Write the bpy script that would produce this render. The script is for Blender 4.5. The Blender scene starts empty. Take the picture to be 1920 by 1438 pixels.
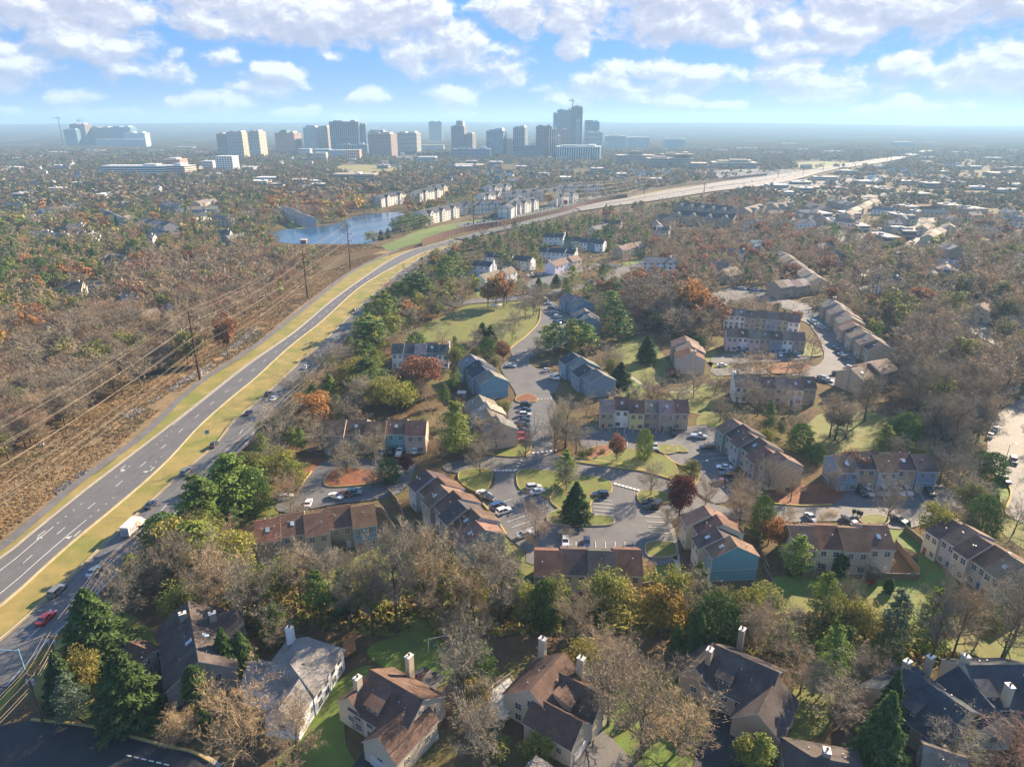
import bpy, math, random
import numpy as np
from mathutils import Vector, Matrix

# ------------------------------------------------------------------ camera, light, exposure
R = math.radians
F, PITCH, CAM_H = 1280.0, R(20.83), 100.0
CP, SP = math.cos(PITCH), math.sin(PITCH)
SUN_AZ, SUN_EL = R(47), R(25)          # azimuth from +Y towards +X
scene = bpy.context.scene
C = scene.collection
cam_data = bpy.data.cameras.new("camera")
cam_data.sensor_width = 36; cam_data.lens = 36 * F / 1920
cam_data.clip_start = 1.0; cam_data.clip_end = 40000
cam = bpy.data.objects.new("camera", cam_data); C.objects.link(cam)
cam.location = (0, 0, CAM_H); cam.rotation_euler = (R(90) - PITCH, 0, 0)
scene.camera = cam
scene.view_settings.view_transform = 'Standard'; scene.view_settings.look = 'None'
scene.view_settings.exposure = 1.78; scene.view_settings.gamma = 1.0
scene.cycles.max_bounces = 5; scene.cycles.diffuse_bounces = 2; scene.cycles.glossy_bounces = 2
scene.cycles.transmission_bounces = 2; scene.cycles.transparent_max_bounces = 6; scene.cycles.volume_bounces = 0

def G(x, y, h=0.0):
    """ground (or height h) point under photo pixel x, y"""
    dx = (x - 960) / F; dy = -(y - 719) / F
    t = (CAM_H - h) / (SP - dy * CP)
    return (dx * t, (CP + dy * SP) * t)
def proj(X, Y, Z):
    d = Y * CP + (CAM_H - Z) * SP
    u = Y * SP - (CAM_H - Z) * CP
    return 960 + F * X / d, 719 - F * u / d
def h_at(Y, py):
    """height at ground distance Y that shows at pixel row py"""
    k = (719 - py) / F
    # u = k d : Y SP - q CP = k (Y CP + q SP)
    q = Y * (SP - k * CP) / (CP + k * SP)
    return CAM_H - q
def X_at(Y, px, Z=0):
    return (px - 960) / F * (Y * CP + (CAM_H - Z) * SP)

sun = bpy.data.lights.new("sun", 'SUN'); sun.energy = 5.0; sun.angle = R(0.5); sun.color = (1.0, 0.79, 0.54)
so = bpy.data.objects.new("sun", sun); C.objects.link(so)
so.rotation_euler = (R(90) - SUN_EL, 0, R(180) - SUN_AZ)
so.location = (0, 0, 300)

world = bpy.data.worlds.new("World"); scene.world = world; world.use_nodes = True
NT = world.node_tree; NT.nodes.clear()
def nd(t, typ, **kw):
    n = t.nodes.new(typ)
    for k, v in kw.items():
        if k in ('operation', 'blend_type', 'data_type', 'noise_dimensions', 'interpolation_type', 'sky_type', 'feature', 'attribute_name', 'attribute_type', 'clamp', 'use_clamp'):
            setattr(n, k, v)
        else:
            n.inputs[k].default_value = v
    return n
def mth(t, op, a, b=None, clamp=False):
    n = t.nodes.new('ShaderNodeMath'); n.operation = op; n.use_clamp = clamp
    for i, v in enumerate((a, b)):
        if v is None: continue
        if hasattr(v, 'is_output'): t.links.new(v, n.inputs[i])
        else: n.inputs[i].default_value = v
    return n.outputs[0]
def ramp(t, fac, stops):
    n = t.nodes.new('ShaderNodeValToRGB'); e = n.color_ramp.elements
    while len(e) < len(stops): e.new(0.5)
    for q, (p, c) in zip(e, stops):
        q.position = p; q.color = tuple(c) + (1,) if len(c) == 3 else c
    if fac is not None: t.links.new(fac, n.inputs[0])
    return n.outputs[0]
def mixc(t, fac, a, b, blend='MIX'):
    n = t.nodes.new('ShaderNodeMix'); n.data_type = 'RGBA'; n.blend_type = blend
    for s, v in ((n.inputs[0], fac), (n.inputs[6], a), (n.inputs[7], b)):
        if hasattr(v, 'is_output'): t.links.new(v, s)
        elif isinstance(v, (int, float)): s.default_value = v
        else: s.default_value = tuple(v) + (1,) if len(v) == 3 else v
    return n.outputs[2]

# clouds: (pixel x, y, half width, half height, weight) turned into azimuth / elevation
CLOUDS = [(640,38,250,46,1.0),(740,20,140,50,1.1),(500,50,90,28,.9),(90,25,170,55,.8),(290,40,130,42,.9),(60,75,140,36,.7),(285,98,105,38,1.0),
 (80,115,110,30,.85),(180,138,70,22,.85),(350,140,90,18,.5),(500,114,45,13,.6),(432,112,26,8,.4),(680,110,20,10,.35),
 (585,150,62,24,.8),(560,168,60,16,.9),(470,196,80,17,1.0),(500,192,46,14,1.0),(735,182,48,15,.85),(865,180,52,18,1.0),(870,212,30,9,.7),(610,212,45,10,.8),(690,219,26,8,.7),
 (815,95,70,32,.8),(880,70,60,30,.75),(905,120,110,36,.6),(1060,85,34,22,.75),(1000,22,120,34,.8),(1245,25,210,52,1.15),(1340,58,120,30,.9),(1500,40,120,46,1.1),(1600,75,90,22,.6),
 (1700,30,180,62,.9),(1850,20,120,50,.9),(1830,75,100,34,.8),(1420,100,110,20,.6),(1590,134,42,20,1.0),(1420,150,70,30,1.05),(1480,165,110,34,.8),(1170,135,90,20,.85),(1260,150,90,22,.85),
 (1110,165,120,24,.7),(1060,185,52,14,.8),(1230,190,46,16,1.0),(1165,188,34,10,.8),(1300,200,40,9,.6),(1410,190,30,11,.9),(1610,205,70,17,.75),(1560,212,60,14,.7),(1670,170,40,18,.8),(1750,140,80,40,.75),(1790,170,80,26,.8),
 (1700,200,60,12,.7),(1780,220,40,10,.5),(145,210,26,9,.7),(85,160,30,16,.5),(150,168,60,14,.6),(250,188,44,10,.5),(270,215,60,8,.35),(40,200,50,8,.35),(60,15,200,30,.6),(940,140,60,30,.5),(1900,160,50,14,.4)]
grp = bpy.data.node_groups.new("cloud_field", 'ShaderNodeTree')
grp.interface.new_socket('P', in_out='INPUT', socket_type='NodeSocketVector')
grp.interface.new_socket('D', in_out='OUTPUT', socket_type='NodeSocketFloat')
gi = grp.nodes.new('NodeGroupInput'); go = grp.nodes.new('NodeGroupOutput')
P = gi.outputs[0]
nw = nd(grp, 'ShaderNodeTexNoise', Scale=26.0, Detail=4.0, Roughness=0.55); grp.links.new(P, nw.inputs['Vector'])
w1 = nd(grp, 'ShaderNodeVectorMath', operation='SUBTRACT'); grp.links.new(nw.outputs['Color'], w1.inputs[0]); w1.inputs[1].default_value = (.5, .5, .5)
w2 = nd(grp, 'ShaderNodeVectorMath', operation='MULTIPLY'); grp.links.new(w1.outputs[0], w2.inputs[0]); w2.inputs[1].default_value = (.045, .02, 0)
w3 = nd(grp, 'ShaderNodeVectorMath', operation='ADD'); grp.links.new(P, w3.inputs[0]); grp.links.new(w2.outputs[0], w3.inputs[1])
acc = None
for (cx, cy, rx, ry, wt) in CLOUDS:
    az = math.atan((cx - 960) / F / CP); el = math.atan((719 - cy) / F) - PITCH
    q = nd(grp, 'ShaderNodeVectorMath', operation='SUBTRACT'); grp.links.new(w3.outputs[0], q.inputs[0]); q.inputs[1].default_value = (az, el, 0)
    q2 = nd(grp, 'ShaderNodeVectorMath', operation='MULTIPLY'); grp.links.new(q.outputs[0], q2.inputs[0]); q2.inputs[1].default_value = (F / rx * .95, F / ry * .85, 0)
    q3 = nd(grp, 'ShaderNodeVectorMath', operation='DOT_PRODUCT'); grp.links.new(q2.outputs[0], q3.inputs[0]); grp.links.new(q2.outputs[0], q3.inputs[1])
    v = mth(grp, 'SUBTRACT', 1.0, q3.outputs['Value']); v = mth(grp, 'MULTIPLY', v, wt)
    acc = v if acc is None else mth(grp, 'MAXIMUM', acc, v)
acc = mth(grp, 'MAXIMUM', acc, -1.0)
sc2 = nd(grp, 'ShaderNodeVectorMath', operation='MULTIPLY'); grp.links.new(w3.outputs[0], sc2.inputs[0]); sc2.inputs[1].default_value = (1.0, 1.6, 1)
n2 = nd(grp, 'ShaderNodeTexNoise', Scale=17.0, Detail=9.0, Roughness=0.6); grp.links.new(sc2.outputs[0], n2.inputs['Vector'])
nn = mth(grp, 'SUBTRACT', n2.outputs['Fac'], 0.53); nn = mth(grp, 'MULTIPLY', nn, 3.3)
dd = mth(grp, 'ADD', acc, nn)
grp.links.new(dd, go.inputs[0])

tc = NT.nodes.new('ShaderNodeTexCoord'); sep = NT.nodes.new('ShaderNodeSeparateXYZ'); NT.links.new(tc.outputs['Generated'], sep.inputs[0])
azm = mth(NT, 'ARCTAN2', sep.outputs[0], sep.outputs[1]); elv = mth(NT, 'ARCSINE', sep.outputs[2])
cmb = NT.nodes.new('ShaderNodeCombineXYZ'); NT.links.new(azm, cmb.inputs[0]); NT.links.new(elv, cmb.inputs[1])
up = nd(NT, 'ShaderNodeVectorMath', operation='ADD'); NT.links.new(cmb.outputs[0], up.inputs[0]); up.inputs[1].default_value = (.008, .011, 0)
g1 = NT.nodes.new('ShaderNodeGroup'); g1.node_tree = grp; NT.links.new(cmb.outputs[0], g1.inputs[0])
g2 = NT.nodes.new('ShaderNodeGroup'); g2.node_tree = grp; NT.links.new(up.outputs[0], g2.inputs[0])
dens = g1.outputs[0]
cover = nd(NT, 'ShaderNodeMapRange', interpolation_type='SMOOTHSTEP'); NT.links.new(dens, cover.inputs[0])
cover.inputs[1].default_value = -0.18; cover.inputs[2].default_value = 0.55
lit = mth(NT, 'SUBTRACT', dens, g2.outputs[0]); lit = mth(NT, 'MULTIPLY', lit, 0.95); lit = mth(NT, 'ADD', lit, 0.40, clamp=True)
ccol = ramp(NT, lit, [(0.0, (3.2, 3.4, 4.4)), (0.45, (4.1, 4.25, 5.1)), (0.8, (6.1, 6.2, 6.4)), (1.0, (6.6, 6.6, 6.5))])
sky = nd(NT, 'ShaderNodeTexSky', sky_type='NISHITA'); sky.sun_disc = False
sky.sun_elevation = SUN_EL; sky.sun_rotation = SUN_AZ; sky.altitude = 100; sky.air_density = 1.0; sky.dust_density = 0.0; sky.ozone_density = 2.5
fade = nd(NT, 'ShaderNodeMapRange'); NT.links.new(elv, fade.inputs[0]); fade.inputs[1].default_value = 0.0; fade.inputs[2].default_value = 0.10
fade.inputs[3].default_value = 0.72; fade.inputs[4].default_value = 0.96
hi = nd(NT, 'ShaderNodeMapRange'); NT.links.new(elv, hi.inputs[0]); hi.inputs[1].default_value = 0.2; hi.inputs[2].default_value = 0.5
hi.inputs[3].default_value = 1.0; hi.inputs[4].default_value = 0.4
cf = mth(NT, 'MULTIPLY', cover.outputs[0], fade.outputs[0])
SKYTINT = nd(NT, 'ShaderNodeVectorMath', operation='MULTIPLY'); NT.links.new(sky.outputs[0], SKYTINT.inputs[0]); SKYTINT.inputs[1].default_value = (.70, .93, 1.38)
blue = ramp(NT, mth(NT, 'MULTIPLY', elv, 5.0, clamp=True), [(0.0, (2.1, 2.9, 4.3)), (0.18, (1.35, 2.5, 4.7)), (0.42, (.95, 2.4, 5.2)), (0.8, (.78, 2.45, 5.4)), (1.0, (.8, 2.4, 5.3))])
keepn = nd(NT, 'ShaderNodeMapRange'); NT.links.new(elv, keepn.inputs[0]); keepn.inputs[1].default_value = .2; keepn.inputs[2].default_value = .6; keepn.inputs[3].default_value = .88; keepn.inputs[4].default_value = .25
high_fill = nd(NT, 'ShaderNodeMapRange'); NT.links.new(elv, high_fill.inputs[0]); high_fill.inputs[1].default_value = .24; high_fill.inputs[2].default_value = .55; high_fill.inputs[3].default_value = 0; high_fill.inputs[4].default_value = .3  # brighter, paler sky overhead, outside the view, added as fill light
skc = mixc(NT, cf, mixc(NT, high_fill.outputs[0], mixc(NT, keepn.outputs[0], SKYTINT.outputs[0], blue), (4.6, 5.4, 6.6)), ccol)
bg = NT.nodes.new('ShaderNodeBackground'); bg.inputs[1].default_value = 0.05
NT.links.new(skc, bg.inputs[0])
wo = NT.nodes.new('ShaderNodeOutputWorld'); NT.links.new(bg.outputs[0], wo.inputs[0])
try: world.cycles.sampling_method = 'MANUAL'; world.cycles.sample_map_resolution = 512
except Exception: pass

# ------------------------------------------------------------------ materials
M = {}
def new_mat(name):
    m = bpy.data.materials.new(name); m.use_nodes = True; t = m.node_tree
    b = t.nodes['Principled BSDF']; M[name] = m
    return m, t, b
def noise(t, scale, detail=4.0, rough=0.6, vec='pos', stretch=None):
    if vec == 'pos': v = t.nodes.new('ShaderNodeNewGeometry').outputs['Position']
    else: v = t.nodes.new('ShaderNodeTexCoord').outputs['Object']
    if stretch:
        m = nd(t, 'ShaderNodeVectorMath', operation='MULTIPLY'); t.links.new(v, m.inputs[0]); m.inputs[1].default_value = stretch; v = m.outputs[0]
    n = nd(t, 'ShaderNodeTexNoise', Scale=scale, Detail=detail, Roughness=rough); t.links.new(v, n.inputs['Vector'])
    return n.outputs['Fac']
def mat(name, c1, c2=None, scale=1.0, rough=0.85, lo=.35, hi=.65, extra=None, spec=.3, metal=0.0, vec='pos', stretch=None, bump=0):
    m, t, b = new_mat(name)
    c2 = c2 or tuple(x * .75 for x in c1)
    nz = noise(t, scale, vec=vec, stretch=stretch)
    col = ramp(t, nz, [(lo, c1), (hi, c2)])
    if extra:      # (scale, colour, lo, hi) patches laid over
        for (s, c, l, h) in extra:
            f = ramp(t, noise(t, s, 5.0), [(l, (0, 0, 0)), (h, (1, 1, 1))])
            col = mixc(t, f, col, c)
    t.links.new(col, b.inputs['Base Color'])
    b.inputs['Roughness'].default_value = rough; b.inputs['Specular IOR Level'].default_value = spec; b.inputs['Metallic'].default_value = metal
    if bump:
        bp = nd(t, 'ShaderNodeBump', Strength=bump, Distance=.3); t.links.new(nz, bp.inputs['Height']); t.links.new(bp.outputs[0], b.inputs['Normal'])
    return m
def ocmat(name, scale=.6, amt=.25, rough=.8, spec=.3, stretch=None, vec='pos', translucent=0, coat=0, fine=None, attr=None):
    """material coloured by the object's own colour (or a stored tint), broken up by noise"""
    m, t, b = new_mat(name)
    if attr:
        a = nd(t, 'ShaderNodeAttribute', attribute_name=attr); base = a.outputs['Color']
    else:
        base = t.nodes.new('ShaderNodeObjectInfo').outputs['Color']
    nz = noise(t, scale, vec=vec, stretch=stretch)
    f = ramp(t, nz, [(.3, (1 - amt,) * 3), (.7, (1 + amt,) * 3)])
    col = mixc(t, 1.0, base, f, 'MULTIPLY')
    if fine:
        f2 = ramp(t, noise(t, fine, 2.0), [(.3, (1 - amt,) * 3), (.7, (1 + amt,) * 3)])
        col = mixc(t, 1.0, col, f2, 'MULTIPLY')
    t.links.new(col, b.inputs['Base Color'])
    b.inputs['Roughness'].default_value = rough; b.inputs['Specular IOR Level'].default_value = spec
    if coat: b.inputs['Coat Weight'].default_value = coat; b.inputs['Coat Roughness'].default_value = .05
    if translucent:
        o = t.nodes['Material Output']; tr = t.nodes.new('ShaderNodeBsdfTranslucent'); t.links.new(col, tr.inputs[0])
        mx = t.nodes.new('ShaderNodeMixShader'); mx.inputs[0].default_value = translucent
        t.links.new(b.outputs[0], mx.inputs[1]); t.links.new(tr.outputs[0], mx.inputs[2]); t.links.new(mx.outputs[0], o.inputs[0])
    return m

mat('litter', (.135, .092, .052), (.085, .062, .036), .35, extra=[(.045, (.12, .115, .045), .50, .62), (.5, (.17, .085, .042), .58, .74), (1.7, (.19, .14, .085), .58, .75)], spec=.05)
mat('farland', (.15, .095, .06), (.075, .06, .035), .012, extra=[(.004, (.06, .075, .04), .5, .6), (.05, (.2, .16, .11), .6, .75)])
mat('lawn', (.135, .165, .035), (.11, .12, .028), .22, extra=[(.33, (.15, .105, .05), .54, .70), (.06, (.17, .145, .045), .5, .72), (2.5, (.14, .15, .04), .6, .75)], bump=.2)
mat('green_lawn', (.115, .18, .03), (.10, .125, .03), .3, extra=[(.3, (.13, .11, .045), .56, .74), (2.5, (.12, .16, .03), .6, .75)], bump=.2)
mat('dry_grass', (.29, .22, .075), (.19, .165, .05), .18, extra=[(.07, (.15, .165, .032), .47, .64), (1.5, (.32, .25, .10), .60, .75)], bump=.2)
mat('scrub_soil', (.21, .15, .08), (.15, .11, .06), .25, extra=[(.12, (.28, .18, .085), .5, .65), (.6, (.09, .085, .04), .55, .7)])
mat('leaf_bed', (.24, .085, .04), (.12, .06, .035), .8)
mat('asphalt', (.130, .129, .130), (.098, .098, .102), .12, rough=.75, extra=[(.5, (.15, .147, .145), .58, .72), (3.0, (.07, .07, .075), .62, .75)])
mat('old_asphalt', (.155, .148, .145), (.115, .112, .113), .15, rough=.72, spec=.2, extra=[(.6, (.2, .19, .18), .56, .7), (2.2, (.08, .08, .085), .6, .72)])
mat('worn_asphalt', (.108, .107, .110), (.126, .125, .127), .08, rough=.65)
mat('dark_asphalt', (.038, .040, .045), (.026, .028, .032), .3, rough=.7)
mat('pale_road', (.33, .29, .24), (.27, .24, .20), .05, rough=.6)
mat('concrete', (.36, .33, .29), (.27, .25, .22), .5)
mat('kerb', (.38, .33, .24), (.28, .24, .18), .4)
mat('yellow_kerb', (.44, .32, .09), (.34, .27, .12), .5)
mat('white_paint', (.62, .62, .60), (.48, .48, .47), 1.2, rough=.6)
mat('yellow_paint', (.58, .38, .06), (.46, .31, .07), 1.2, rough=.6)
mat('bark', (.115, .088, .066), (.065, .05, .038), 1.5)
mat('pale_bark', (.36, .30, .23), (.20, .16, .12), 1.2)
mat('brown_pole', (.10, .038, .030), (.07, .028, .022), .8)
mat('wood_pole', (.16, .115, .075), (.10, .07, .045), .8)
mat('wire', (.30, .24, .17), (.25, .20, .14), .1, rough=.5)
mat('grey_metal', (.32, .34, .36), (.24, .26, .28), 1.0, rough=.45, spec=.5)
mat('blue_metal', (.20, .36, .42), (.16, .30, .36), 1.0, rough=.45)
mat('trim_white', (.62, .60, .56), (.52, .50, .46), 1.0, rough=.6)
mat('fence_wood', (.23, .165, .105), (.14, .10, .065), 1.2, stretch=(3, 3, .3))
mat('grey_wood', (.24, .215, .19), (.15, .135, .12), 1.2)
mat('orange_wood', (.42, .20, .08), (.30, .14, .06), 1.0)
mat('red_wood', (.20, .05, .035), (.13, .035, .025), 1.0)
mat('brick', (.26, .14, .09), (.17, .10, .07), 2.0)
mat('stone', (.36, .30, .24), (.22, .18, .15), 2.5)
mat('noise_wall', (.135, .070, .050), (.085, .045, .034), .3, stretch=(1, 1, .1))
mat('wall_post', (.34, .24, .18), (.25, .18, .13), .5)
mat('rock', (.42, .40, .37), (.20, .19, .18), .9)
mat('tyre', (.02, .02, .02), (.015, .015, .015), 2.0)
mat('rubber_dark', (.03, .032, .035), (.02, .02, .022), 2.0)
mat('tail_light', (.35, .01, .01), (.25, .01, .01), 2.0, rough=.3)
mat('purple_ink', (.07, .02, .22), (.07, .02, .2), 2.0); mat('orange_ink', (.75, .14, .01), (.7, .13, .01), 2.0)
def glassy(name, col, rough=.08, spec=.8):
    m, t, b = new_mat(name); b.inputs['Base Color'].default_value = col + (1,)
    nz = noise(t, .7); t.links.new(ramp(t, nz, [(.3, tuple(c * .6 for c in col)), (.7, tuple(c * 1.5 for c in col))]), b.inputs['Base Color'])
    b.inputs['Roughness'].default_value = rough; b.inputs['Specular IOR Level'].default_value = spec; return m
glassy('pane', (.035, .05, .065)); glassy('car_glass', (.012, .016, .022), .05, 1.0); glassy('skylight', (.30, .38, .46), .2)
ocmat('wall', 1.0, .10, .8, stretch=(.3, .3, 5)); ocmat('roof', .35, .30, .9, .15, fine=5.0)
ocmat('paint', .3, .03, .28, .6, coat=.8)
ocmat('leaf', .35, .28, .75, .2, translucent=.28, fine=2.2)
ocmat('twig', .5, .22, .85, .2, fine=2.5)
ocmat('mass_leaf', .06, .2, .8, .15, translucent=.15, fine=.6, attr='tint')
# water
m, t, b = new_mat('water')
t.links.new(ramp(t, noise(t, .012, 3.0), [(.35, (.022, .065, .135)), (.65, (.032, .085, .16))]), b.inputs['Base Color'])
b.inputs['Roughness'].default_value = .18; b.inputs['Specular IOR Level'].default_value = .22
bp = nd(t, 'ShaderNodeBump', Strength=.25, Distance=.2); t.links.new(noise(t, .35, 3.0, stretch=(1, .35, 1)), bp.inputs['Height']); t.links.new(bp.outputs[0], b.inputs['Normal'])
# far facades: window bays are a grid over the object's own colour
def facade(name, sx, sz, wcol, fx=.6, fz=.55, rough=.5, gloss=.3):
    m, t, b = new_mat(name)
    tcn = t.nodes.new('ShaderNodeTexCoord').outputs['Object']; s = t.nodes.new('ShaderNodeSeparateXYZ'); t.links.new(tcn, s.inputs[0])
    xy = mth(t, 'ADD', s.outputs[0], s.outputs[1])
    fxn = mth(t, 'FRACT', mth(t, 'DIVIDE', xy, sx)); fzn = mth(t, 'FRACT', mth(t, 'DIVIDE', s.outputs[2], sz))
    a = mth(t, 'LESS_THAN', fxn, fx); c = mth(t, 'LESS_THAN', fzn, fz); w = mth(t, 'MULTIPLY', a, c)
    g = t.nodes.new('ShaderNodeNewGeometry'); sn = t.nodes.new('ShaderNodeSeparateXYZ'); t.links.new(g.outputs['Normal'], sn.inputs[0])
    side = mth(t, 'LESS_THAN', mth(t, 'ABSOLUTE', sn.outputs[2]), .5); w = mth(t, 'MULTIPLY', w, side)
    oi = t.nodes.new('ShaderNodeObjectInfo').outputs['Color']
    nzc = ramp(t, noise(t, .08), [(.35, (.75,) * 3), (.65, (1.2,) * 3)])
    col = mixc(t, w, oi, mixc(t, 1.0, wcol, nzc, 'MULTIPLY'))
    t.links.new(col, b.inputs['Base Color']); b.inputs['Roughness'].default_value = rough; b.inputs['Specular IOR Level'].default_value = gloss
    return m
facade('facade_grid', 6, 4.2, (.055, .075, .10)); facade('facade_bands', 1e5, 4.2, (.06, .075, .095), 1.0, .5); facade('facade_glass', 5, 4.2, (.11, .19, .24), .93, .86, .25, .6)
facade('facade_ribs', 7, 60, (.06, .08, .10), .5, .97); facade('house_windows', 4.5, 3.0, (.05, .06, .075), .36, .5)

# ------------------------------------------------------------------ mesh helpers
class MB:
    def __init__(s): s.v = []; s.f = []; s.m = []; s.mi = 0
    def add(s, verts, faces, mi=None):
        o = len(s.v); s.v.extend(verts); s.f.extend([tuple(i + o for i in f) for f in faces]); s.m.extend([s.mi if mi is None else mi] * len(faces))
    def box(s, x0, x1, y0, y1, z0, z1, mi=None, T=None):
        v = [(x, y, z) for z in (z0, z1) for x, y in ((x0, y0), (x1, y0), (x1, y1), (x0, y1))]
        if T is not None: v = [tuple(T @ Vector(p)) for p in v]
        s.add(v, [(3, 2, 1, 0), (4, 5, 6, 7), (0, 1, 5, 4), (1, 2, 6, 5), (2, 3, 7, 6), (3, 0, 4, 7)], mi)
    def tube(s, pts, rad, n=5, mi=None, cap=True):
        pts = [Vector(p) for p in pts]; ring = []
        for i, p in enumerate(pts):
            d = (pts[min(i + 1, len(pts) - 1)] - pts[max(i - 1, 0)]).normalized()
            a = d.cross(Vector((0, 0, 1)) if abs(d.z) < .9 else Vector((1, 0, 0))).normalized(); b_ = d.cross(a)
            r = rad[i] if isinstance(rad, (list, tuple)) else rad
            ring.append([tuple(p + a * (r * math.cos(2 * math.pi * k / n)) + b_ * (r * math.sin(2 * math.pi * k / n))) for k in range(n)])
        fs = []
        for i in range(len(pts) - 1):
            for k in range(n):
                fs.append((i * n + k, i * n + (k + 1) % n, (i + 1) * n + (k + 1) % n, (i + 1) * n + k))
        if cap: fs += [tuple(range(n))[::-1], tuple((len(pts) - 1) * n + k for k in range(n))]
        s.add([q for r_ in ring for q in r_], fs, mi)
    def mesh(s, name, mats):
        me = bpy.data.meshes.new(name); me.from_pydata([tuple(p) for p in s.v], [], s.f)
        for m in (mats if isinstance(mats, (list, tuple)) else [mats]): me.materials.append(M[m] if isinstance(m, str) else m)
        if any(s.m): me.polygons.foreach_set('material_index', s.m)
        me.update(); return me
    def build(s, name, mats, parent=None, loc=None, rz=None, color=None, smooth=False):
        return place(name, s.mesh(name, mats), parent, loc, rz, color, smooth)
def place(name, me, parent=None, loc=None, rz=None, color=None, smooth=False):
    o = bpy.data.objects.new(name, me); C.objects.link(o)
    if parent is not None: o.parent = parent
    if loc is not None: o.location = loc
    if rz is not None: o.rotation_euler = (0, 0, rz)
    if color is not None: o.color = tuple(color) + (1,)
    if smooth and me: me.polygons.foreach_set('use_smooth', [True] * len(me.polygons))
    return o
def tag(o, label, cat, group=None, kind=None):
    if label: o['label'] = label
    if cat: o['category'] = cat
    if group: o['group'] = group
    if kind: o['kind'] = kind
    return o
def empty(name, loc, rz=0, label=None, cat=None, group=None):
    o = bpy.data.objects.new(name, None); C.objects.link(o); o.location = loc; o.rotation_euler = (0, 0, rz); o.empty_display_size = .5
    return tag(o, label, cat, group)
def copy_tree(o, parent=None):
    c = o.copy(); C.objects.link(c); c.parent = parent
    for ch in list(o.children): copy_tree(ch, c)
    return c
def smooth_line(pts, step=4):
    """Catmull-Rom through points"""
    if len(pts) < 3: return [tuple(p) for p in pts]
    out = []; P_ = [pts[0]] + list(pts) + [pts[-1]]
    for i in range(1, len(P_) - 2):
        p0, p1, p2, p3 = [np.array(q, float) for q in P_[i - 1:i + 3]]
        for k in range(step):
            t_ = k / step
            out.append(tuple(.5 * ((2 * p1) + (-p0 + p2) * t_ + (2 * p0 - 5 * p1 + 4 * p2 - p3) * t_ ** 2 + (-p0 + 3 * p1 - 3 * p2 + p3) * t_ ** 3)))
    out.append(tuple(pts[-1])); return out
def smooth_loop(pts, step=3):
    out = []; n = len(pts)
    for i in range(n):
        p0, p1, p2, p3 = [np.array(pts[(i + j) % n], float) for j in (-1, 0, 1, 2)]
        for k in range(step):
            t_ = k / step
            out.append(tuple(.5 * ((2 * p1) + (-p0 + p2) * t_ + (2 * p0 - 5 * p1 + 4 * p2 - p3) * t_ ** 2 + (-p0 + 3 * p1 - 3 * p2 + p3) * t_ ** 3)))
    return out
from mathutils.geometry import tessellate_polygon
EXCL = []     # ground polygons (world) where no scattered tree may stand
def flat(name, pts, z, m, loop=True, excl=True, kind='structure', world_pts=False, depth=0.0, side=None):
    w = [tuple(p) for p in pts] if world_pts else [G(*p) for p in pts]
    if loop: w = smooth_loop(w)
    if excl: EXCL.append(np.array(w))
    tris = tessellate_polygon([[Vector((p[0], p[1], 0)) for p in w]])
    mb = MB(); v = [(p[0], p[1], z) for p in w]; fs = []
    for a, b_, c in tris:
        A, B_, C_ = v[a], v[b_], v[c]
        cr = (B_[0] - A[0]) * (C_[1] - A[1]) - (B_[1] - A[1]) * (C_[0] - A[0])
        fs.append((a, b_, c) if cr > 0 else (a, c, b_))
    mb.add(v, fs, 0)
    if depth:
        n = len(w); area = sum(w[i][0] * w[(i + 1) % n][1] - w[(i + 1) % n][0] * w[i][1] for i in range(n))
        vv = v + [(p[0], p[1], z - depth) for p in w]
        q = [(i, (i + 1) % n, n + (i + 1) % n, n + i) for i in range(n)]
        if area > 0: q = [f[::-1] for f in q]
        mb.add(vv, q, 1 if side else 0)
    o = mb.build(name, [m, side] if side else [m]); o['kind'] = kind
    return o
def ribbon(mb, line, half, z, mi=0, dash=None):
    """flat band along a world polyline; dash=(on, off) metres"""
    pts = [np.array(p[:2], float) for p in line]
    if dash:
        seg = []; acc_ = 0.0; cur = []; per = dash[0] + dash[1]
        fine = []
        for a, b_ in zip(pts[:-1], pts[1:]):
            L = np.linalg.norm(b_ - a); n = max(1, int(L / .5))
            for k in range(n): fine.append((a + (b_ - a) * k / n, acc_ + L * k / n))
            acc_ += L
        for p, s_ in fine:
            if s_ % per < dash[0]: cur.append(p)
            elif cur:
                if len(cur) > 1: seg.append([cur[0], cur[-1]])
                cur = []
        for sg in seg: ribbon(mb, sg, half, z, mi)
        return
    v = []; n = len(pts)
    for i, p in enumerate(pts):
        d = pts[min(i + 1, n - 1)] - pts[max(i - 1, 0)]; d = d / (np.linalg.norm(d) + 1e-9); nn_ = np.array((-d[1], d[0]))
        for s_ in (1, -1): v.append((p[0] + nn_[0] * half * s_, p[1] + nn_[1] * half * s_, z))
    mb.add(v, [(2 * i, 2 * i + 1, 2 * i + 3, 2 * i + 2) for i in range(n - 1)], mi)
def wall_band(mb, line, half, z0, z1, mi=0):
    pts = [np.array(p[:2], float) for p in line]; n = len(pts); v = []
    for i, p in enumerate(pts):
        d = pts[min(i + 1, n - 1)] - pts[max(i - 1, 0)]; d = d / (np.linalg.norm(d) + 1e-9); q = np.array((-d[1], d[0])) * half
        v += [(p[0] + q[0], p[1] + q[1], z0), (p[0] - q[0], p[1] - q[1], z0), (p[0] - q[0], p[1] - q[1], z1), (p[0] + q[0], p[1] + q[1], z1)]
    fs = []
    for i in range(n - 1):
        a, b_ = 4 * i, 4 * i + 4
        for k in range(4): fs.append((a + k, a + (k + 1) % 4, b_ + (k + 1) % 4, b_ + k))
    fs += [(3, 2, 1, 0), tuple(4 * (n - 1) + k for k in range(4))]
    mb.add(v, fs, mi)
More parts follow.
